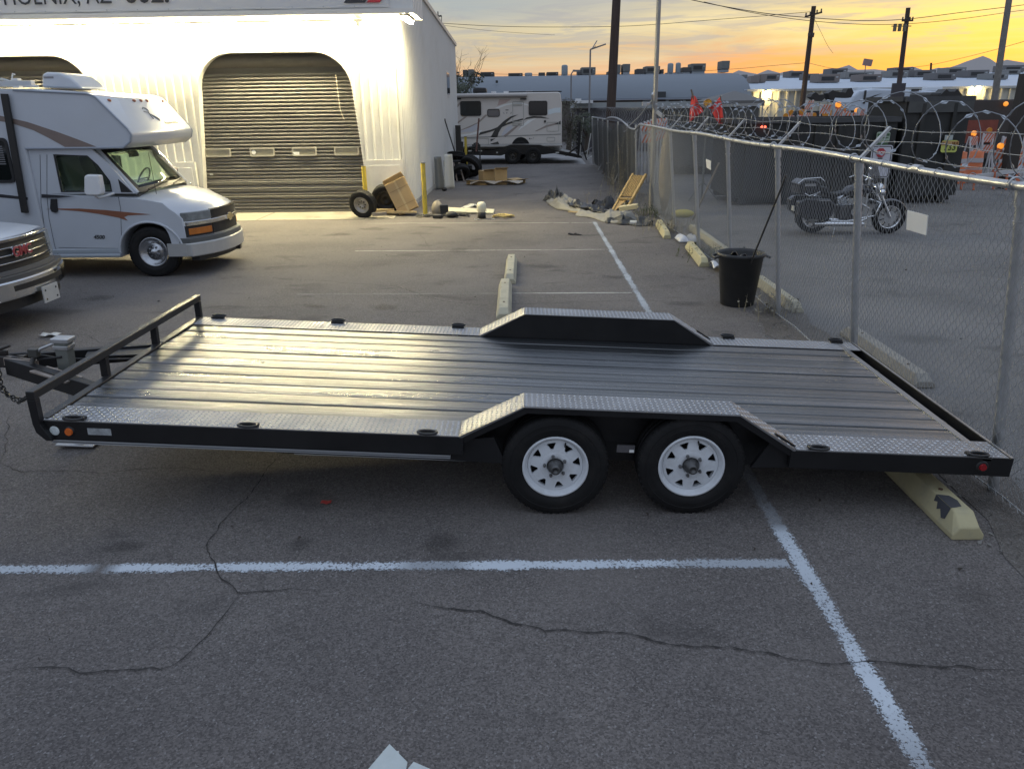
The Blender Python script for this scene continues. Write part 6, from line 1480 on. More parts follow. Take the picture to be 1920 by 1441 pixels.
for s_ in (-1, 1):
    mb = MB(); y = 15.9 + s_ * .27; mb.prism([(5.36, .66), (5.48, .74), (5.98, .72), (6.10, .60), (6.06, .38), (5.90, .30), (5.52, .34), (5.38, .44)], 'y', y - .11, y + .11); bg_ = mb.build('saddlebag', mc_b, MC, bevel=.04, seg=3, asmooth=True)
    MB().box((5.85, y - .115, .69), (.22, .012, .02)).build('bag_trim', chrome, bg_)
    mb = MB(); mb.cyl((6.75, 15.9 + s_ * .20, .20), (5.75, 15.9 + s_ * .24, .22), .045, .052, n=14); mb.build('exhaust_pipe', chrome, MC)
mb = MB(); mb.box((6.50, 15.9, .42), (.46, .30, .28)); mb.build('engine_block', M('engine_grey', (.10, .10, .105), .4, .7), MC, bevel=.03)
for dx, rot in ((-.10, -.35), (.14, .35)):
    for k in range(6): 
        mb = MB(); c = Vector((6.52 + dx + sin(rot) * k * .035, 15.9, .55 + k * .035 * cos(rot))); mb.box(c, (.17, .22, .016), rot=Euler((0, rot, 0))); mb.build('cooling_fin', chrome, MC)
mb = MB(); mb.cyl((6.56, 15.72, .44), (6.56, 15.69, .44), .085, n=20); mb.cyl((6.72, 15.73, .33), (6.72, 15.70, .33), .06, n=18); mb.build('engine_cover', chrome, MC)
mb = MB(); mb.prism(rrect(6.38, .60, 6.72, .71, .05), 'y', 15.68, 15.74); mb.build('air_cleaner', chrome, MC)
mb = MB(); mb.path([(6.66, 15.71, .60), (6.84, 15.70, .50), (6.80, 15.70, .30), (6.60, 15.70, .22), (6.1, 15.68, .20)], .024, 8); mb.build('header_pipe', chrome, MC)
mb = MB(); mb.path([(6.1, 15.7, .28), (6.4, 15.7, .26), (6.95, 15.7, .36)], .018, 6); mb.path([(6.95, 15.68, .36), (7.0, 15.6, .62), (6.92, 15.9, .66), (7.0, 16.2, .62)], .017, 6); mb.build('crash_bar', chrome, MC)
mb = MB()
for s_ in (-1, 1): mb.cyl(fw + Vector((0, s_ * .10, 0)), Vector((6.93, 15.87 + s_ * .11, .98)), .026, n=10)
mb.build('front_fork', chrome, MC)
mb = MB(); mb.ball((7.02, 15.85, .88), .11, 14, 10); mb.build('headlight', chrome, MC); mb = MB(); mb.ball((7.02, 15.64, .82), .06, 10, 8); mb.ball((7.02, 16.06, .82), .06, 10, 8); mb.build('spot_light', chrome, MC)
mb = MB(); mb.path([(6.58, 15.50, 1.06), (6.72, 15.60, 1.14), (6.90, 15.80, 1.05), (6.90, 15.94, 1.05), (6.72, 16.15, 1.14), (6.58, 16.24, 1.06)], .014, 8); mb.build('handlebar', chrome, MC)
for y in (15.50, 16.22):
    mb = MB(); mb.path([(6.70, y + (.08 if y < 15.9 else -.06), 1.13), (6.66, y, 1.26)], .007, 5); mb.ball((6.65, y, 1.28), .065, 12, 8, (.45, 1.0, .65)); mb.build('mirror', chrome, MC)
mb = MB(); mb.grid(8, 8, lambda u, v: Vector((6.98 - .14 * v + .05 * (1 - (2 * u - 1) ** 2), 15.62 + .50 * u, .98 + .34 * v))); mb.build('windscreen', M('windscreen_tint', (.06, .06, .065), .1, alpha=.55), MC, solid=.004)
MB().box((5.34, 15.75, .52), (.02, .16, .09)).build('tail_plate', M('plate_white', (.5, .5, .46), .5), MC); mb = MB(); mb.path([(6.2, 15.72, .2), (6.1, 15.5, .02)], .012, 6); mb.build('side_stand', galv, MC)

# ------------------------------------------------------------------ big steel bins
dk_st = M('dumpster_black', (.020, .021, .020), .6, var=.3, vscale=2, dirt=(.06, .055, .048), dirt_amt=.5, dirt_scale=1.2)
def big_bin(label, x0, x1, y0, y1, h, ribs_, slope=0):
    t = thing('waste_container', label, 'container', ((x0 + x1) / 2, (y0 + y1) / 2, 0))
    mb = MB(); 
    for (c, d) in ((((x0 + x1) / 2, y0, h / 2 + .1), (x1 - x0, .05, h - .2)), (((x0 + x1) / 2, y1, h / 2 + .1), (x1 - x0, .05, h - .2)), ((x0, (y0 + y1) / 2, h / 2 + .1), (.05, y1 - y0, h - .2)), ((x1, (y0 + y1) / 2, h / 2 + .1), (.05, y1 - y0, h - .2)), (((x0 + x1) / 2, (y0 + y1) / 2, .25), (x1 - x0, y1 - y0, .05))): mb.box(c, d)
    mb.build('wall', dk_st, t)
    mb = MB()
    for c, d in ((((x0 + x1) / 2, y0 - .03, h + .03), (x1 - x0 + .14, .12, .12)), (((x0 + x1) / 2, y1 + .03, h + .03), (x1 - x0 + .14, .12, .12)), ((x1 + .03, (y0 + y1) / 2, h + .034), (.12, y1 - y0 - .2, .12)), ((x0 - .03, (y0 + y1) / 2, h + .034), (.12, y1 - y0 - .2, .12))): mb.box(c, d)
    mb.build('top_rim', M('dumpster_rim', (.055, .057, .06), .5, var=.2), t)
    for k in range(ribs_):
        x = x0 + (x1 - x0) * (k + .5) / ribs_; MB().box((x, y0 - .06, h / 2 + .1), (.09, .07, h - .35)).build('rib', dk_st, t)
    for y in (y0 + .3, y1 - .3): mb = MB(); mb.box(((x0 + x1) / 2, y, .13), (x1 - x0, .12, .15)); mb.build('skid', dk_st, t)
    for x in (x0 + .3, x1 - .25):
        mb = MB(); mb.cyl((x, y0 + .1, .11), (x, y0 + .3, .11), .11, n=14); mb.build('roller', M('roller_steel', (.06, .06, .06), .5, .5), t)
    return t
big_bin('long low black waste container behind the motorcycle', 5.35, 9.35, 20.6, 22.9, 2.05, 7)
big_bin('taller black waste container with yellow plate, right of the long low one', 9.55, 11.1, 20.6, 22.9, 2.52, 2)
mb = MB(); mb.box((10.35, 20.53, 2.36), (1.6, .04, .26)); mb.build('steel_lid_flap', M('flap_grey', (.07, .072, .07), .5, var=.2), label='worn grey steel strip along the top of the taller black container', cat='strip')
# ------------------------------------------------------------------ signs
ST = thing('stop_sign_board', 'white sign board with a red STOP octagon standing behind the fence', 'sign', (6.95, 17.6, 0))
p0, p1 = gy(1627, 334, 17.6), gy(1675, 272, 17.6)
MB().prism(rrect(p0.x, p0.z, p1.x, p1.z, .06), 'y', 17.59, 17.60).build('board', M('sign_board', (.58, .58, .63), .5), ST)
ring_y(rrect(p0.x + .02, p0.z + .02, p1.x - .02, p1.z - .02, .05), rrect(p0.x + .035, p0.z + .035, p1.x - .035, p1.z - .035, .04), 17.585, 17.59).build('border', M('sign_black', (.03, .03, .03), .5), ST)
c = gy(1651.5, 286.5, 17.58); R_ = .105
MB().prism([(c.x + R_ * cos(pi / 8 + pi / 4 * k), c.z + R_ * .95 * sin(pi / 8 + pi / 4 * k)) for k in range(8)], 'y', 17.576, 17.586).build('octagon', M('stop_red', (.42, .04, .05), .5), ST)
text_mb('STOP', .092, frame4((c.x - .098, 17.573, c.z - .033), (1, 0, 0), (0, 0, 1)), bold=.002, xs=.82).build('lettering', M('letter_white', (.75, .72, .72), .5), ST)
for k in range(2): q_ = gy(1646, 297 + 9 * k, 17.58); MB().box((q_.x + .05, 17.582, q_.z), (.34 if k else .10, .006, .02)).build('text_line', M('sign_black', (.03, .03, .03), .5), ST)
for x in (p0.x + .05, p1.x - .05): MB().bar((x, 17.62, 0), (x, 17.62, p0.z + .25), .04, .04).build('leg', galv, ST)
def hung_sign(name, label, px0, py0, px1, py1, Y, mat):
    t = thing(name, label, 'sign', gy((px0 + px1) / 2, py1, Y)); a, b = gy(px0, py1, Y), gy(px1, py0, Y)
    MB().prism(rrect(a.x, a.z, b.x, b.z, .05), 'y', Y, Y + .012).build('board', mat, t); return t, a, b
gs, a, b = hung_sign('green_sign', 'small pale green sign with dark lines above the STOP board', 1642, 247, 1670, 268, 20.44, M('sign_palegreen', (.34, .42, .33), .5, var=.1))
gd = M('sign_darkgreen', (.06, .12, .06), .5)
for k, (w, h) in enumerate(((.30, .07), (.26, .025), (.30, .02), (.28, .05))): MB().box(((a.x + b.x) / 2, 20.434, b.z - .07 - k * .075), (w, .006, h * .8)).build('text_line', gd, gs)
yg, a, b = hung_sign('yellow_sign', 'yellow-green permit plate reading 733 on the taller black container', 1763, 263, 1797, 286, 20.44, M('sign_yellow', (.50, .54, .13), .5, var=.06))
sg = M('sign_olive', (.07, .08, .02), .5)
text_mb('733', .21, frame4((a.x + .07, 20.434, a.z + .055), (1, 0, 0), (0, 0, 1)), bold=.006, xs=.95).build('digits', sg, yg)
MB().box(((a.x + b.x) / 2 + .01, 20.437, b.z - .07), (.42, .004, .10)).build('orange_band', M('sign_orange', (.50, .30, .12), .5), yg)
for dx in (-.17, -.08, .06, .11, .18): MB().box(((a.x + b.x) / 2 + dx, 20.433, b.z - .07), (.05 if abs(dx) > .1 else .02, .004, .06)).build('block_letter', M('sign_brown', (.17, .08, .02), .5), yg)
p = gy(1779, 258, 20.44); MB().box((p.x, 20.44, p.z), (.20, .012, .12)).build('sticker', M('sticker_pale', (.40, .44, .43), .5), label='pale sticker right above the yellow-green permit plate', cat='sticker')
# ------------------------------------------------------------------ flag stand
FS = thing('flag_stand', 'warning stand with two red flags and an amber beacon above the fence', 'flag stand', gy(1327, 300, 22))
rf = M('flag_red', (.70, .07, .06), .7, var=.08)
def flag(pts, Y, seed):
    a, b, c, d = [gy(px, py, Y) for px, py in pts]
    mb = MB(); mb.grid(12, 12, lambda u, v: (a.lerp(b, u)).lerp(d.lerp(c, u), v) + Vector((0, .05 * sin(u * 7 + v * 4 + seed), .015 * sin(v * 9)))); return mb.build('flag', rf, FS, solid=.004)
flag(((1297, 178), (1305, 182), (1318, 210), (1292, 230)), 22, 0); flag(((1330, 203), (1351, 182), (1357, 230), (1349, 236)), 22, 2)
mb = MB(); mb.cyl(gy(1296, 168, 22), gy(1302, 190, 22), .022, n=6); mb.cyl(gy(1302, 190, 22), gy(1326, 208, 22), .012, n=6); mb.cyl(gy(1351, 180, 22), gy(1358, 236, 22), .014, n=6); mb.build('flag_staff', M('staff_dark', (.14, .11, .09), .7), FS)
mb = MB(); c = gy(1326.5, 194, 21.95); mb.cyl(c + Vector((0, -.06, 0)), c + Vector((0, .06, 0)), .10, n=20); bo_ = mb.build('beacon', M('beacon_amber', (.62, .30, .03), .25, var=.25, vscale=18), FS)
mb = MB(); mb.path([c + Vector((cos(t) * .102, -.06, sin(t) * .102)) for t in [2 * pi * k / 18 for k in range(18)]], .012, 5, closed=True); mb.build('beacon_rim', M('beacon_rim', (.40, .20, .03), .4), bo_)
mb = MB(); p = gy(1327, 204, 22); mb.cyl(p, (p.x, 22, 0), .03, n=8); mb.cyl((p.x - .4, 21.8, 0), (p.x, 22, .5), .02, n=6); mb.cyl((p.x + .4, 21.8, 0), (p.x, 22, .5), .02, n=6); mb.bar(gy(1320, 208, 22), gy(1334, 206, 22), .05, .05); mb.build('mast', M('mast_grey', (.16, .17, .17), .5, .4), FS)
# ------------------------------------------------------------------ barricades
b_or = M('barricade_orange', (.58, .15, .06), .6, var=.15); b_wh = M('barricade_white', (.55, .55, .56), .55, var=.1); lampo = M('lamp_orange', (.85, .32, .04), .3, emit=(1, .34, .04), estr=.8)
def barricade(label, x, y, rz, w=.62, h=1.05, lamp=True, lit=False, group='barricades stored in the yard'):
    t = thing('barricade', label, 'barricade', (x, y, 0), group, rot=(0, 0, rz), local=True)
    for s_ in (-1, 1):
        for f_ in (-1, 1): MB().bar((s_ * (w / 2 - .03), f_ * .28, 0), (s_ * (w / 2 - .03), f_ * .02, h), .04, .03).build('leg', b_wh, t)
    for k, z in enumerate((h - .15, h - .50)):
        bo = MB().box((0, -.05 - (.12 if k else .0), z), (w, .025, .26)).build('board', b_wh, t)
        mb = MB(); n_ = 4
        for i in range(n_):
            xa = -w / 2 + w * i / n_; wd = w / n_ * .5; yy_ = -.065 - (.12 if k else 0)
            x0_, x1_ = xa, xa + wd; sh = .12
            pts = [(max(-w / 2, min(w / 2, a)), b) for a, b in ((x0_, z - .13), (x1_, z - .13), (x1_ + sh, z + .13), (x0_ + sh, z + .13))]
            mb.prism(pts, 'y', yy_ - .004, yy_)
        tag(mb.build('stripe', b_or, bo), kind=None)
    if lamp:
        mb = MB(); mb.cyl((0, -.05, h + .10), (0, .03, h + .10), .085, n=14); l_ = mb.build('lamp', lampo if lit else M('lamp_amber_off', (.60, .25, .03), .3), t)
        MB().box((0, 0, h - .0), (.12, .09, .12)).build('battery_case', b_or, l_)
    return t
q = random.Random(21)
ORD = ['first', 'second', 'third', 'fourth', 'fifth', 'sixth', 'seventh', 'eighth', 'ninth', 'tenth', 'eleventh', 'twelfth', 'thirteenth', 'fourteenth', 'fifteenth', 'sixteenth']
for i in range(7): barricade('orange-white barricade, %s from left, front row right of the taller container' % ORD[i], 14.2 + i * .72, 24.5 + q.uniform(-.3, .3), q.uniform(-.35, .35), w=q.choice((.3, .6, .55)), h=q.uniform(1.05, 1.25), lit=(i % 2 == 0))
for i in range(9): barricade('orange-white barricade, %s from left, back row right of the taller container' % ORD[i], 15.2 + i * .62, 27.5 + q.uniform(-.6, .6), q.uniform(-.4, .4), w=q.choice((.35, .6, .7)), h=q.uniform(1.3, 1.6), lit=(i % 3 == 0))
for i in range(16): barricade('orange-white barricade, %s from left, row behind the long low container' % ORD[i], 8.6 + i * .29, 27.2 + q.uniform(-.7, .7), q.uniform(-.4, .4), w=q.choice((.3, .5, .45)), h=q.uniform(1.95, 2.25), lit=(i in (8, 11, 13)))
for i in range(12): barricade('tall narrow orange-white panel, %s from left above the long low container' % ORD[i], 8.9 + i * .40, 25.6 + q.uniform(-.4, .4), q.uniform(-.5, .5), w=q.choice((.25, .32, .4)), h=q.uniform(2.2, 2.62), lamp=(i % 4 == 2), lit=(i % 4 == 2))
drum_o = M('drum_orange', (.60, .16, .05), .5, var=.15)
for i in range(9):
    x, y = 13.2 + i * .66, 25.8 + q.uniform(-.5, .5); t = thing('traffic_drum', 'orange and white traffic drum, %s from left among the barricades' % ORD[i], 'drum', (x, y, 0), 'traffic drums in the yard')
    mb = MB(); mb.lathe([(.30, 0), (.30, .06), (.25, .07), (.235, .40), (.225, .40), (.20, .95), (.08, .98), (0, .98)], (x, y, 0), 'z', 16); mb.build('drum_body', drum_o, t)
    for z in (.30, .62): mb = MB(); mb.lathe([(.252 - .045 * z, z), (.246 - .045 * z, z + .14)], (x, y, 0), 'z', 16); mb.build('white_band', b_wh, t)
for i in range(5): barricade('orange-white barricade, %s from left, bunch behind the alley fence' % ORD[i], 4.05 + i * .16, 27 + .35 * i, .2, w=.5, h=1.95 + .03 * i, lamp=False)
# white plastic drums and long barrier rails between them
for i in range(6):
    x = 12.6 + i * .95; t = thing('barrier_rail', 'white barrier rail, %s from left on the ground right of the containers' % ORD[i], 'rail', (x, 23.6 + .3 * (i % 3), 0), 'barrier rails in the yard')
    mb = MB(); mb.bar((x - .6, 23.6, .25 + .12 * (i % 3)), (x + .7, 24.0, .30 + .12 * (i % 3)), .06, .12); mb.build('rail', b_wh, t); mb = MB(); mb.bar((x - .3, 23.6, 0), (x - .3, 23.7, .5), .05, .05); mb.bar((x + .4, 23.8, 0), (x + .4, 23.9, .5), .05, .05); mb.build('rail_leg', b_or, t)
# ------------------------------------------------------------------ machines and vehicles in the yard
LD = thing('skid_loader', 'black machine arms and rollers showing above the stored barricades', 'machine', (11.2, 31, 0))
mb = MB()
def yq(pts, Y, d=.5): mb.prism([xz(x, y, Y) for x, y in pts], 'y', Y, Y + d)
yq([(1520, 182), (1524, 176), (1530, 173), (1536, 178), (1545, 177), (1547, 184), (1541, 190), (1530, 188)], 31); yq([(1553, 175), (1562, 169), (1568, 172), (1586, 174), (1590, 166), (1597, 165), (1601, 174), (1596, 183), (1590, 184), (1566, 183), (1562, 192), (1556, 186)], 31)
mb.build('boom', blk, LD); mb = MB(); p = gy(1556, 195, 31); mb.box((p.x, 31.3, 1.15), (2.2, 1.0, 2.1)); mb.box((p.x - 1.3, 31.3, .9), (.6, .9, 1.7)); mb.build('chassis', M('machine_dark', (.03, .03, .032), .6), LD)
mb = MB(); a_ = gy(1536, 198, 30.9); b_ = gy(1560, 198, 30.9); mb.box(((a_.x + b_.x) / 2, 30.9, a_.z), (b_.x - a_.x, .1, .06)); mb.build('trim', chrome, LD)
# solar light tower / message board
LT = thing('board_trailer', 'dark square message board on a mast behind the containers', 'message board', gy(1682, 230, 30))
a_, b_ = gy(1670, 183, 30), gy(1698, 156, 30)
MB().box(((a_.x + b_.x) / 2, 30, (a_.z + b_.z) / 2), (b_.x - a_.x, .10, b_.z - a_.z)).build('panel', M('panel_dark', (.05, .048, .055), .4), LT); mb = MB(); mb.box(((a_.x + b_.x) / 2 - .1, 30, a_.z - .05), (b_.x - a_.x + .3, .3, .06)); mb.cyl(((a_.x + b_.x) / 2, 30.1, 0), ((a_.x + b_.x) / 2, 30.1, a_.z), .07, n=8); mb.build('mast', M('mast_grey', (.16, .17, .17), .5, .4), LT)
mb = MB(); mb.box(((a_.x + b_.x) / 2, 30.2, 1.0), (1.6, 1.2, .9)); mb.build('trailer_body', M('machine_dark', (.03, .03, .032), .6), LT)
for dx in (-.4, -.1, .2): MB().box(((a_.x + b_.x) / 2 + dx, 29.6, 1.95), (.10, .1, .6)).build('outrigger', galv, LT)
WR = thing('white_caravan', 'pale blue-white caravan roof behind the message board', 'caravan', gy(1660, 230, 40))
mb = MB(); mb.prism([xz(x, y, 40) for x, y in ((1594, 192), (1600, 180), (1612, 170), (1640, 166), (1700, 168), (1760, 172), (1800, 174), (1802, 300), (1594, 300))], 'y', 40, 42.4); mb.build('body', M('caravan_white', (.50, .56, .64), .35), WR, bevel=.1, seg=3)
mb = MB(); mb.prism([xz(x, y, 39.99) for x, y in ((1628, 183), (1654, 175), (1640, 179), (1628, 186))], 'y', 39.97, 39.99); a_ = gy(1622, 178, 39.97); mb.box((a_.x, 39.97, a_.z - .1), (.10, .02, .6)); a_ = gy(1716, 169, 39.97); mb.box((a_.x, 39.97, a_.z), (.36, .03, .10)); mb.build('dark_mark', dkc, WR)
for px in (1616, 1748): a_ = gy(px, 165, 41); mb = MB(); mb.box((a_.x, 41, a_.z - .06), (.75, .6, .2)); mb.build('roof_hatch', M('hatch_white', (.6, .64, .68), .4), WR, bevel=.04)
CN = thing('canopy_tent', 'grey peaked canopy tent behind the red flags', 'canopy', gy(1385, 230, 36))
L_, P_, R2 = gy(1327, 190, 36), gy(1378, 171, 37.5), gy(1434, 187, 36)
mb = MB(); 
for (u, v) in (((L_.x, 36), (R2.x, 36)), ((R2.x, 36), (R2.x, 39)), ((R2.x, 39), (L_.x, 39)), ((L_.x, 39), (L_.x, 36))): mb.poly([(u[0], u[1], L_.z), (v[0], v[1], L_.z), (P_.x, 37.5, P_.z)])
for (u, v) in (((L_.x, 36), (R2.x, 36)), ((R2.x, 36), (R2.x, 39)), ((L_.x, 39), (L_.x, 36))): mb.poly([(u[0], u[1], L_.z - .22), (v[0], v[1], L_.z - .22), (v[0], v[1], L_.z), (u[0], u[1], L_.z)])
mb.build('roof', M('canopy_grey', (.15, .145, .14), .8), CN, solid=.02)
for x in (L_.x + .05, R2.x - .05):
    for y in (36.05, 38.95): MB().cyl((x, y, 0), (x, y, L_.z), .03, n=8).build('leg', galv, CN)
# dark van / truck bodies among the clutter
def yard_box(name, label, cat, px0, py0, px1, py1, Y, d, mat, bev=.05, parts=()):
    a_, b_ = gy(px0, py1, Y), gy(px1, py0, Y); t = thing(name, label, cat, ((a_.x + b_.x) / 2, Y + d / 2, 0))
    mb = MB(); mb.box(((a_.x + b_.x) / 2, Y + d / 2, b_.z / 2 + .15), (b_.x - a_.x, d, b_.z - .3)); mb.build('body', mat, t, bevel=bev)
    mb = MB(); mb.box(((a_.x + b_.x) / 2, Y + d / 2, .16), ((b_.x - a_.x) * .9, d * .8, .3)); mb.build('base', blk, t); return t, a_, b_
t, a_, b_ = yard_box('storage_container', 'dark grey storage container behind the red flags', 'container', 1240, 197, 1425, 250, 30, 2.4, M('container_grey', (.085, .085, .08), .7, var=.2))
for k in range(14): MB().box((a_.x + .25 + k * (b_.x - a_.x - .5) / 13, 29.985, b_.z / 2), (.08, .03, b_.z - .5)).build('rib', M('container_grey', (.085, .085, .08), .7), t)
mb = MB(); mb.bar((a_.x - .05, 29.96, b_.z - .04), (b_.x + .05, 29.96, b_.z + .02), .08, .10); mb.build('top_rail', M('rail_pale', (.30, .30, .29), .5), t)
t, a_, b_ = yard_box('box_truck', 'low dark brown truck body with amber light at the right edge', 'truck', 1815, 186, 1905, 240, 32, 2.2, M('truck_brown', (.055, .045, .04), .6, var=.2))
mb = MB(); mb.box((b_.x - 1.3, 31.95, 1.35), (1.5, .06, .85)); mb.build('red_panel', M('panel_red', (.22, .055, .035), .6, var=.2), t); mb = MB(); mb.ball(gy(1886, 195, 31.9), .09, 10, 8); mb.build('amber_light', lampo, t)
t, a_, b_ = yard_box('pickup', 'dark pickup cab showing between the containers and the caravan', 'truck', 1740, 172, 1800, 220, 34, 2, M('truck_dark', (.03, .03, .03), .4), bev=.1)
mb = MB(); mb.prism([xz(x, y, 33.9) for x, y in ((1762, 180), (1775, 167), (1780, 172), (1790, 172), (1795, 167), (1806, 180))], 'y', 33.9, 34.6); mb.build('rack', blk, t)
mb = MB(); c = gy(1437, 239, 20.0); mb.ball((c.x + .02, 20.45, c.z), .03, 8, 6); mb.ball((c.x + .10, 20.45, c.z), .03, 8, 6); mb.build('tail_lamp', M('lamp_red_lit', (.8, .05, .03), .3, emit=(1, .10, .05), estr=4), label='pair of small glowing red lamps on the rim of the long low container', cat='lamp')
# dark post at the right edge, in the yard
mb = MB(); a_ = gz(1905, 300); x_ = gy(1905, 200, 24).x; mb.box((x_ + .15, 24, 1.6), (.32, .3, 3.2)); mb.build('yard_post', M('post_brown', (.045, .038, .032), .8), label='thick dark wooden post at the right edge of the yard', cat='post')
# ------------------------------------------------------------------ background buildings
roof_bl = M('roof_bluegrey', (.165, .188, .215), .7, var=.06, vscale=.6, stretch=(.3, 1, 1), dirt=(.13, .145, .17), dirt_amt=.3, dirt_scale=.3)
LB = thing('long_warehouse', 'long warehouse with a curved blue-grey roof crossing the whole middle distance', 'building', (4, 66, 0))
XE = gy(1410, 181, 60).x; Z0 = 2.95; XS = -14.0
prof_ = [(60, Z0), (60.3, Z0 + .35), (61.2, Z0 + .95), (62.6, Z0 + 1.42), (64.4, Z0 + 1.72), (66.6, Z0 + 1.86), (69, Z0 + 1.86), (72, Z0 + 1.7)]
mb = MB(); n_ = len(prof_)
vs = [Vector((XS, y, z)) for y, z in prof_] + [Vector((XE, y, z)) for y, z in prof_]; mb._add(vs, [(i, n_ + i, n_ + i + 1, i + 1) for i in range(n_ - 1)], True); mb._add([Vector((XE, y, z)) for y, z in prof_] + [Vector((XE, 72, 0)), Vector((XE, 60, 0))], [list(range(n_ + 2))]); mb.build('roof', roof_bl, LB)
mb = MB(); mb.box(((XS + XE) / 2, 60.4, Z0 / 2 - .05), (XE - XS, .2, Z0 - .1)); mb.build('wall', M('warehouse_wall', (.10, .085, .08), .8, var=.2, vscale=.5), LB)
mb = MB(); mb.box(((XS + XE) / 2, 59.95, Z0 - .03), (XE - XS, .12, .12)); mb.build('eave', M('eave_blue', (.22, .25, .30), .6), LB)
wl_ = M('wall_light', (.30, .34, .38), .7)
for px0, px1 in ((1205, 1228), (1248, 1254), (1280, 1286)):
    a_, b_ = gy(px0, 200, 60.2), gy(px1, 186, 60.2); MB().box(((a_.x + b_.x) / 2, 60.25, 1.4), (b_.x - a_.x, .1, 2.8)).build('wall_pier', wl_, LB)
a_, b_ = gy(1231, 187, 60.1), gy(1248, 172, 60.1); MB().box(((a_.x + b_.x) / 2, 60.05, (a_.z + b_.z) / 2), (b_.x - a_.x, .3, b_.z - a_.z)).build('dark_box', M('box_dark', (.05, .055, .06), .7), LB)
MB().box((gy(931, 153, 61).x, 61.6, gy(931, 153, 61).z), (.18, .1, .18)).build('roof_vent', blk, LB)
def facade_window(px): 
    a_ = gy(px, 190, 60.2); w_ = MB().box((a_.x, 60.28, 2.2), (1.6, .06, .5)).build('window', M('window_brown', (.07, .055, .05), .3), LB)
    mb = MB(); mb.box((a_.x, 60.24, 2.0), (1.5, .03, .05)); mb.build('sill', M('sill', (.2, .12, .09), .6), w_)
for px in (1100, 1130, 1165): facade_window(px)
# rooftop coolers: box, legs and louvres
hv_c = [M('cooler_dark', (.075, .072, .07), .7, var=.15), M('cooler_grey', (.15, .155, .15), .65, var=.1), M('cooler_blue', (.24, .28, .31), .55, var=.08), M('cooler_brown', (.13, .105, .095), .7, var=.12)]
slot = M('louvre_dark', (.035, .035, .035), .7)
def cooler(px0, py0, px1, py1, Y, mat, label, d=1.6, rnd_top=False, group='rooftop coolers'):
    a_, b_ = gy(px0, py1, Y), gy(px1, py0, Y); cx = (a_.x + b_.x) / 2; w = b_.x - a_.x; h = b_.z - a_.z
    t = thing('rooftop_cooler', label, 'cooler', (cx, Y + d / 2, a_.z), group)
    if rnd_top:
        mb = MB(); mb.lathe([(w * .48, 0), (w * .5, h * .1), (w * .5, h * .82), (w * .42, h * .95), (0, h)], (cx, Y + w * .5, a_.z), 'z', 16); mb.build('housing', mat, t)
    else:
        mb = MB(); mb.box((cx, Y + d / 2, (a_.z + b_.z) / 2 + h * .04), (w, d, h * .92)); mb.build('housing', mat, t, bevel=.03)
        if w > .8: mb = MB(); mb.box((cx - w * .06, Y - .012, a_.z + h * .5), (w * .6, .03, h * .45)); mb.build('louvre', slot, t)
        if w > .8: MB().box((cx + w * .36, Y - .012, a_.z + h * .66), (w * .10, .02, h * .14)).build('rating_plate', M('plate_pale', (.40, .42, .42), .5), t)
    mb = MB(); mb.box((cx, Y + d / 2, a_.z - .07), (w * .9, d * .9, .22)); mb.build('curb', M('curb_pale', (.34, .37, .40), .6), t)
    return t
RC = [(868, 131, 876, 146, 0), (878, 130, 888, 146, 1), (901, 135, 926, 145, 0), (953, 137, 980, 145, 0), (984, 136, 998, 144, 2), (1010, 136, 1022, 143, 0), (1025, 135, 1047, 143, 0), (1053, 121, 1065, 141, 2), (1083, 131, 1090, 142, 0), (1090, 126, 1117, 141, 1), (1140, 134, 1146, 141, 0), (1153, 121, 1164, 139, 1), (1168, 120, 1182, 136, 1), (1194, 129, 1210, 139, 0), (1210, 124, 1238, 138, 1), (1240, 130, 1245, 138, 0), (1252, 118, 1264, 137, 2), (1267, 117, 1278, 137, 2), (1280, 126, 1296, 136, 0), (1296, 119, 1324, 135, 1), (1353, 114, 1369, 131, 1), (1392, 140, 1402, 147, 1)]
for i, (x0, y0, x1, y1, m_) in enumerate(RC):
    cooler(x0, y0, x1, y1, 66.5 if i < 21 else 70, hv_c[m_], '%s rooftop cooler, number %s from left along the curved roof' % (['dark', 'grey', 'pale blue', 'brown'][m_], ['one', 'two', 'three', 'four', 'five', 'six', 'seven', 'eight', 'nine', 'ten', 'eleven', 'twelve', 'thirteen', 'fourteen', 'fifteen', 'sixteen', 'seventeen', 'eighteen', 'nineteen', 'twenty', 'twenty-one', 'twenty-two'][i]), rnd_top=(m_ == 2), group='coolers on the curved roof')
# low flat roofs in front of the warehouse
LR = thing('low_shed', 'low shed with a pale flat roof edge just below the long warehouse', 'building', (10, 48, 0))
a_, b_ = gy(1076, 198, 46), gy(1345, 190, 46)
mb = MB(); mb.box(((a_.x + b_.x) / 2, 48, a_.z), (b_.x - a_.x, 4, .28)); mb.build('roof', M('shed_roof', (.30, .32, .32), .6, var=.08), LR); mb = MB(); mb.box(((a_.x + b_.x) / 2, 48.1, a_.z / 2 - .1), (b_.x - a_.x - .4, 3.6, a_.z - .2)); mb.build('wall', M('shed_wall', (.075, .07, .075), .8, var=.2), LR)
mb = MB(); p = gy(1095, 191, 45.5); mb.box((p.x, 45.8, p.z), (1.0, .6, .16)); mb.box((p.x - .3, 45.8, p.z + .1), (.3, .5, .14)); mb.build('white_car_roof', white_paint, label='white vehicle roof showing over the low shed', cat='vehicle')
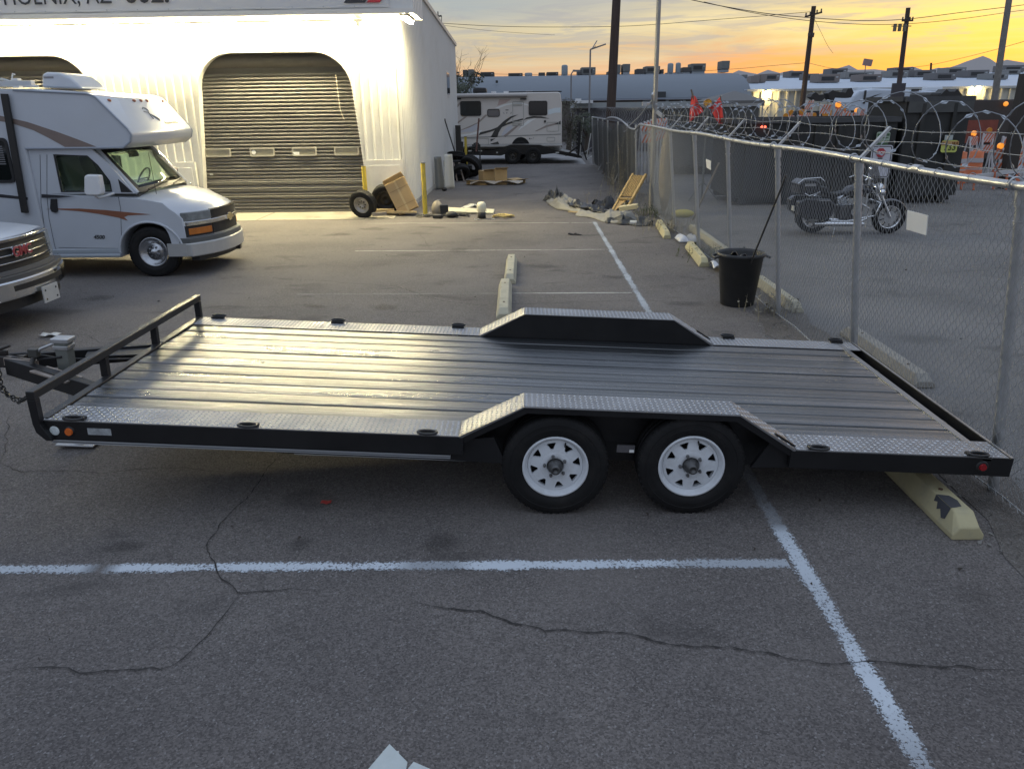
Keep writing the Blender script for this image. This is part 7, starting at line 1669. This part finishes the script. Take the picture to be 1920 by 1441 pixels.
# pale building with yellow-lit corrugated front
WB = thing('lit_warehouse', 'white flat-roofed warehouse with a corrugated front lit by two wall lamps', 'building', (40, 75, 0))
wx0, wx1 = gy(1404, 170, 60).x, 62.0
corr = M('corrugated_cream', (.50, .49, .43), .6, var=.06, vscale=.3)
xs_ = ribs(wx0, wx1, .62, .10); mb = MB(); zt = 3.40
for (x0, o0), (x1, o1) in zip(xs_, xs_[1:]): mb.poly([(x0, 60.6 + o0 * 1.6, 0), (x1, 60.6 + o1 * 1.6, 0), (x1, 60.6 + o1 * 1.6, zt), (x0, 60.6 + o0 * 1.6, zt)])
mb.build('corrugated_front', corr, WB)
ZB = 5.55; wr = M('roof_white', (.46, .52, .60), .55, var=.05, vscale=.2)
mb = MB(); mb.poly([(wx0 - .2, 60.4, zt + .02), (wx1, 60.4, zt + .02), (wx1, 100, ZB), (wx0 - .2, 100, ZB)]); mb.build('roof', wr, WB, solid=.08)
mb = MB(); mb.box(((wx0 + wx1) / 2, 60.37, zt - .02), (wx1 - wx0, .06, .16)); mb.build('gutter', M('gutter', (.42, .44, .44), .5), WB)
for px, py in ((1440, 175), (1834, 167)):
    p = gy(px, py, 60.1); mb = MB(); mb.box((p.x, 60.25, p.z + .14), (.32, .30, .10)); l_ = mb.build('wall_lamp', house, WB); mb = MB(); mb.ball((p.x, 60.12, p.z), .17, 14, 10); mb.build('lamp_globe', M('lamp_globe', (1, .9, .6), .4, emit=(1.0, .74, .30), estr=130), l_)
hv_w = [M('cooler_hazed_dark', (.15, .145, .145), .7), M('cooler_hazed_grey', (.22, .22, .215), .65), M('cooler_hazed_blue', (.28, .31, .33), .6), M('cooler_hazed_brown', (.20, .17, .155), .7)]  # cooler colours made paler, distance haze is put into them
RW2 = [(1408, 142, 1425, 157, 3), (1425, 139, 1437, 156, 3), (1434, 138, 1463, 152, 3), (1479, 133, 1512, 146, 0), (1512, 138, 1536, 151, 0), (1534, 139, 1576, 156, 3), (1555, 128, 1590, 142, 0), (1584, 134, 1640, 148, 1), (1612, 139, 1655, 154, 3), (1668, 132, 1704, 146, 1), (1677, 126, 1715, 136, 0), (1714, 131, 1756, 145, 0), (1752, 136, 1795, 151, 0), (1774, 126, 1813, 140, 1), (1814, 131, 1856, 146, 0), (1856, 137, 1892, 150, 1), (1880, 122, 1925, 136, 0), (1888, 130, 1915, 140, 1)]
for i, (x0, y0, x1, y1, m_) in enumerate(RW2):
    k_ = (ZB - zt) / 39.6; r_ = ray((x0 + x1) / 2, y1); t_ = (zt + .06 - k_ * 60.4 - CAMP.z) / (r_.z - k_ * r_.y); Y = r_.y * t_
    if not 62 < Y < 97: Y = 97
    cooler(x0, y0, x1, y1, Y, hv_w[m_], '%s rooftop cooler, %s from the left on the white flat roof' % (['dark', 'grey', 'pale blue', 'brown'][m_], ['first', 'second', 'third', 'fourth', 'fifth', 'sixth', 'seventh', 'eighth', 'ninth', 'tenth', 'eleventh', 'twelfth', 'thirteenth', 'fourteenth', 'fifteenth', 'sixteenth', 'seventeenth', 'eighteenth'][i]), d=2.2, group='coolers on the white roof')
# ------------------------------------------------------------------ poles and wires
pw = M('pole_wood', (.062, .045, .038), .9, var=.3, vscale=3, stretch=(6, 6, .4))
def upole(label, px0, py0, px1, py1, Y, r, arms=(), mat=pw, cat='utility pole', name='utility_pole', zb=0.0):
    a_ = gy(px0, py0, Y); b_ = gy(px1, py1, Y); d = (b_ - a_); base = a_ - d * ((a_.z - zb) / d.z); top = b_
    t = thing(name, label, cat, base); mb = MB(); mb.cyl(base, top, r, r * .78, n=12); mb.build('pole', mat, t)
    for z, w, dz in arms:
        c = base.lerp(top, (z - zb) / (top.z - zb)); mb = MB(); mb.bar(c + Vector((-w / 2, -.12, -dz)), c + Vector((w / 2, -.12, dz)), .11, .12); ao = mb.build('crossarm', mat, t)
        mb = MB()
        for s_ in (-.45, -.2, .2, .45): mb.cyl(c + Vector((w * s_, -.12, .05 + dz * 2 * s_)), c + Vector((w * s_, -.12, .24 + dz * 2 * s_)), .05, n=6)
        mb.build('insulator', M('insulator', (.10, .09, .085), .4), ao)
    return t, base, top
upole('thick brown utility pole rising behind the alley fence', 1145, 215, 1159, -60, 31, .19)
p2 = upole('brown utility pole left of the yellow sunset glow, with a crossarm', 1505, 190, 1526, 12, 60, .20, arms=((8.30, 1.15, .14), (6.9, .4, 0)))
p3 = upole('brown utility pole carrying a small transformer in the middle of the glow', 1685, 165, 1703, 15, 62, .20, arms=((8.0, .8, 0),))
mb = MB(); c = gy(1687, 52, 61.6)
for k in range(3): mb.cyl(c + Vector((-.35 + k * .35, 0, -.25)), c + Vector((-.35 + k * .35, 0, .25)), .12, n=10)
mb.bar(c + Vector((-.6, 0, .1)), c + Vector((.9, .2, .1)), .06, .06); mb.build('transformer', M('transformer_grey', (.16, .14, .10), .5), p3[0]) if False else mb.build('transformer', M('transformer_grey', (.16, .14, .10), .5), p3[0])
upole('pale grey utility pole leaning at the right edge of the sky', 1872, 135, 1898, -40, 50, .21, mat=M('pole_pale', (.20, .19, .175), .85, var=.2))
upole('short dark utility pole far away under the sloping wire', 1745, 135, 1746, 118, 110, .16, arms=((5.6, 1.2, 0),), zb=0)
def wire(label, pts, Y0, Y1, r=.022, n=24):
    q_ = [gy(px, py, Y0 + (Y1 - Y0) * i / (len(pts) - 1)) for i, (px, py) in enumerate(pts)]
    P = []
    for i in range(len(q_) - 1):
        a0, a1, a2, a3 = q_[max(i - 1, 0)], q_[i], q_[i + 1], q_[min(i + 2, len(q_) - 1)]
        for k in range(8):
            t = k / 8; P.append(.5 * ((2 * a1) + (a2 - a0) * t + (2 * a0 - 5 * a1 + 4 * a2 - a3) * t * t + (3 * a1 - a0 - 3 * a2 + a3) * t ** 3))
    P.append(q_[-1]); mb = MB(); mb.path(P, r, 5); mb.build('overhead_wire', M('wire_black', (.02, .018, .016), .7), label=label, cat='wire', group='overhead wires')
wire('upper of the two wires dipping from the top edge to the sunset poles', [(1296, 0), (1360, 13), (1440, 26), (1525, 34), (1620, 39), (1702, 36), (1800, 24), (1900, 12), (1990, 0)], 48, 62)
wire('lower of the two wires dipping from the top edge to the sunset poles', [(1320, 4), (1380, 18), (1440, 29), (1525, 40), (1620, 46), (1702, 45), (1800, 36), (1900, 22), (1990, 10)], 48, 62, .018)
wire('thin wire crossing the pale sky from the workshop roof to the right', [(830, 44), (920, 49), (1020, 51), (1150, 50), (1230, 46), (1330, 38), (1420, 31), (1525, 22)], 55, 60, .016)
wire('lower thin wire leaving the workshop roof edge', [(832, 48), (900, 56), (960, 61), (1040, 66)], 55, 80, .012)
wire('wire sloping up to the right edge past the pale pole', [(1700, 128), (1745, 122), (1800, 110), (1860, 95), (1920, 78), (1990, 58)], 110, 60, .022)
wire('low wire just above the rooftop coolers', [(880, 138), (1000, 140), (1200, 139), (1370, 130), (1440, 124), (1512, 118)], 75, 60, .014)
wire('slack wire right of the first sunset pole', [(1512, 117), (1535, 123), (1560, 128), (1600, 132)], 60, 90, .016)
wire('thin guy wire running down from the first sunset pole', [(1527, 36), (1540, 62), (1552, 86), (1562, 100)], 60, 66, .012)
def street_light(label, px, pyb, pyt, Y, r=.05, kind=0):
    a_, b_ = gy(px - (2 if kind == 0 else 0), pyb, Y), gy(px, pyt, Y); t = thing('street_light', label, 'street light', (a_.x, Y, 0)); mb = MB(); mb.cyl((a_.x, Y, 0), b_, r, r * .8, n=8); mb.build('pole', M('light_pole_grey', (.22, .22, .23), .5, .4), t)
    if kind == 0:
        mb = MB(); c = gy(1136, 83, Y); mb.bar(b_, c, .10, .07); mb.build('lamp_head', M('light_pole_grey', (.22, .22, .23), .5, .4), t); mb = MB(); mb.bar(gy(1110, 92, Y), gy(1119, 77, Y), .5, .04, up=(1, 0, .3)); mb.bar(gy(1113, 91, Y), gy(1117, 86, Y), .03, .03); mb.build('solar_panel', M('solar_panel', (.25, .26, .28), .3), t)
    elif kind == 1:
        c = gy(px + 10, pyt - 6, Y); mb = MB(); mb.path([b_, b_.lerp(c, .5) + Vector((0, 0, .15)), c], .04, 6); mb.box(c, (.5, .2, .12)); mb.build('lamp_head', M('light_pole_grey', (.22, .22, .23), .5, .4), t)
    else:
        mb = MB(); mb.box(b_ + Vector((.15, 0, .2)), (.75, .25, .55), rot=Euler((0, .15, 0))); mb.build('lamp_head', M('floodlight', (.30, .20, .18), .5), t)
street_light('slim solar street light with a tilted panel left of the brown pole', 1107, 205, 93, 45, .055, 0)
street_light('low street light with a bent arm over the motorhome roof', 1071, 185, 139, 55, .06, 1)
street_light('floodlight mast over the white flat roof', 1623, 160, 122, 75, .05, 2)
mb = MB(); b_ = gy(824, 22, 36); mb.cyl(gy(822, 46, 36), gy(821, 22, 36), .025, n=6); mb.bar(gy(815, 32, 36), gy(828, 30, 36), .06, .06); mb.cyl(gy(828, 30, 36), gy(828, 48, 36), .015, n=6); mb.build('roof_aerial', blk, label='small dark aerial standing on the workshop roof edge', cat='aerial')
# ------------------------------------------------------------------ trees
def tree(label, cx, Y, zc, rx, rz, n_, leaf, mat, bark, seed, name='tree', bare=()):
    q = random.Random(seed); t = thing(name, label, 'tree', (cx, Y, 0))
    mb = MB(); mb.cyl((cx, Y, 0), (cx + .1, Y, zc), .16, .09, n=8)
    for k in range(7):
        a = q.uniform(0, 6.28); mb.cyl((cx + .05, Y, zc * q.uniform(.55, 1)), (cx + cos(a) * rx * .7, Y + sin(a) * rx * .7, zc + rz * q.uniform(-.3, .7)), .06, .02, n=5)
    mb.build('trunk', bark, t)
    cl_ = [(q.uniform(-1, 1) * .75, q.uniform(-1, 1) * .75, q.uniform(-.8, .8), q.uniform(.28, .5)) for _ in range(16)]
    mb = MB(); vs = []; fs = []
    for i in range(n_):
        c = q.choice(cl_); v = Vector((q.gauss(0, 1), q.gauss(0, 1), q.gauss(0, 1))).normalized() * c[3] * q.uniform(.3, 1) ** .5
        p = Vector((cx + (c[0] + v.x) * rx, Y + (c[1] + v.y) * rx, zc + (c[2] + v.z) * rz)); d = Vector((q.uniform(-1, 1), q.uniform(-1, 1), q.uniform(-.6, .6))).normalized() * leaf * q.uniform(.5, 1.2); w = d.orthogonal().normalized() * leaf * .35
        o = len(vs); vs += [p - d, p + w, p + d, p - w]; fs.append((o, o + 1, o + 2, o + 3))
    mb._add(vs, fs); mb.build('crown', mat, t)
    if bare:
        mb = MB()
        for k in range(bare[0]):
            a = q.uniform(-1, 1); b_ = Vector((cx + a * rx * .5, Y + q.uniform(-.5, .5), zc + rz * .4)); e = b_ + Vector((a * .9 + q.uniform(-.4, .4), 0, bare[1] * q.uniform(.5, 1))); m_ = b_.lerp(e, .5) + Vector((q.uniform(-.2, .2), 0, 0)); mb.path([b_, m_, e], [.022, .014, .004], 4)
            for _ in range(4): s_ = b_.lerp(e, q.uniform(.3, .9)); mb.path([s_, s_ + Vector((q.uniform(-.5, .5), q.uniform(-.3, .3), q.uniform(.1, .5)))], [.009, .003], 3)
        mb.build('bare_twig', bark, t)
leafm = M('leaf_dusk', (.060, .070, .045), .8, var=.35, vscale=2); barkm = M('bark', (.09, .075, .06), .9)
c = gy(868, 160, 48); tree('dusky green tree with bare twigs on top behind the workshop corner', c.x - .4, 48, 3.2, 1.7, 1.25, 2600, .11, leafm, barkm, 4, bare=(14, 2.2))
c = gy(1066, 222, 43); tree('small dusky bush right of the coach motorhome', c.x, 43, 1.5, .8, 1.3, 1200, .08, M('leaf_olive', (.085, .080, .055), .85, var=.3), barkm, 6, name='bush')
c = gy(1100, 212, 44); tree('low dark bush behind the alley fence screen', c.x, 44, 1.3, .9, .9, 900, .09, leafm, barkm, 7, name='bush')
# ------------------------------------------------------------------ second trailer in the alley
T2 = thing('flatbed_trailer', 'second black flatbed trailer with a raised fender and upright ramp, parked before the coach motorhome', 'trailer', (0, 37.4, 0))
Y2 = 37.0
def t2(pts): return [xz(840 + x / 8.0, 120 + y / 8.0, Y2) for x, y in pts]
mb = MB(); mb.prism([(-6.5, .78), (-6.5, .52)] + t2([(800, 1375), (870, 1350), (1430, 1360), (1600, 1340), (1900, 1400), (2010, 1415), (2010, 1390), (1900, 1345), (1600, 1290), (1480, 1250), (1380, 1215), (940, 1210), (760, 1275), (640, 1300)]), 'y', Y2, Y2 + .06); mb.prism([(-6.5, .78), (-6.5, .52)] + t2([(800, 1375), (870, 1350), (1430, 1360), (1600, 1340), (1900, 1400), (2010, 1415), (2010, 1390), (1900, 1345), (1600, 1290), (1480, 1250), (1380, 1215), (940, 1210), (760, 1275), (640, 1300)]), 'y', Y2 + 2.3, Y2 + 2.36); mb.build('side_rail', black_steel, T2)
mb = MB(); a_, b_ = t2([(640, 1300), (940, 1210)]); e_, f_ = t2([(1380, 1215), (1560, 1285)])
dk2 = M('trailer_deck', (.34, .34, .33), .35, .5, var=.15)
for y in (Y2 - .0, Y2 + 2.1):
    mb.poly([(a_[0], y, a_[1] + .01), (a_[0], y + .25, a_[1] + .01), (b_[0], y + .25, b_[1] + .01), (b_[0], y, b_[1] + .01)][::-1]); mb.poly([(b_[0], y, b_[1] + .01), (b_[0], y + .25, b_[1] + .01), (e_[0], y + .25, e_[1] + .01), (e_[0], y, e_[1] + .01)][::-1]); mb.poly([(e_[0], y, e_[1] + .01), (e_[0], y + .25, e_[1] + .01), (f_[0], y + .25, f_[1] + .01), (f_[0], y, f_[1] + .01)][::-1])
mb.build('fender', black_steel, T2)
for k in range(10): y = Y2 + .12 + k * .22; z_ = .80; MB().box(((-6.5 + 1.5) / 2 + .2, y, .79 - .0), (8.0, .20, .04)).build('plank', dk2, T2)
mb = MB(); mb.prism(t2([(1560, 1290), (1700, 1300), (2000, 1370), (2000, 1400), (1560, 1320)]), 'y', Y2 + .08, Y2 + 2.28); mb.build('dovetail', dk2, T2)
for x_ in (972, 1278):
    (cx, cz), = t2([(x_, 1395)]); road_wheel('wheel', T2, (cx, Y2 + .02, .36), R=.37, r=.20, w=.22, cover=M('rim_dark', (.035, .033, .03), .5, .3), nuts=5); road_wheel('wheel', T2, (cx, Y2 + 2.3, .36), R=.37, r=.20, w=.22, face=1, cover=M('rim_dark', (.035, .033, .03), .5, .3), nuts=5)
mb = MB(); p = gy(1087, 228, Y2); b_ = gy(1084, 296, Y2); mb.bar((b_.x, Y2, b_.z), (p.x, Y2, p.z), .10, .10, up=(1, 0, 0)); mb.bar((b_.x, Y2 + 1.0, b_.z), (p.x, Y2 + 1.0, p.z), .08, .08, up=(1, 0, 0)); mb.bar(gy(1060, 292, Y2), gy(1087, 272, Y2), .07, .07); mb.bar(gy(1089, 268, Y2), gy(1100, 300, Y2), .06, .06)
for k in range(8): z_ = b_.z + (p.z - b_.z) * (k + .5) / 8; mb.bar((b_.x, Y2, z_), (b_.x, Y2 + 1.0, z_), .03, .05)
mb.build('upright_ramp', black_steel, T2)
for px in (861, 881, 901, 932, 1045):
    a_ = gy(px, 283 if px < 930 else 286, Y2 - .01); mb = MB(); mb.box((a_.x, Y2 - .012, a_.z), (.16 if px != 932 else .07, .012, .05)); mb.build('reflector', M('reflector_pale', (.55, .55, .53), .4), T2)
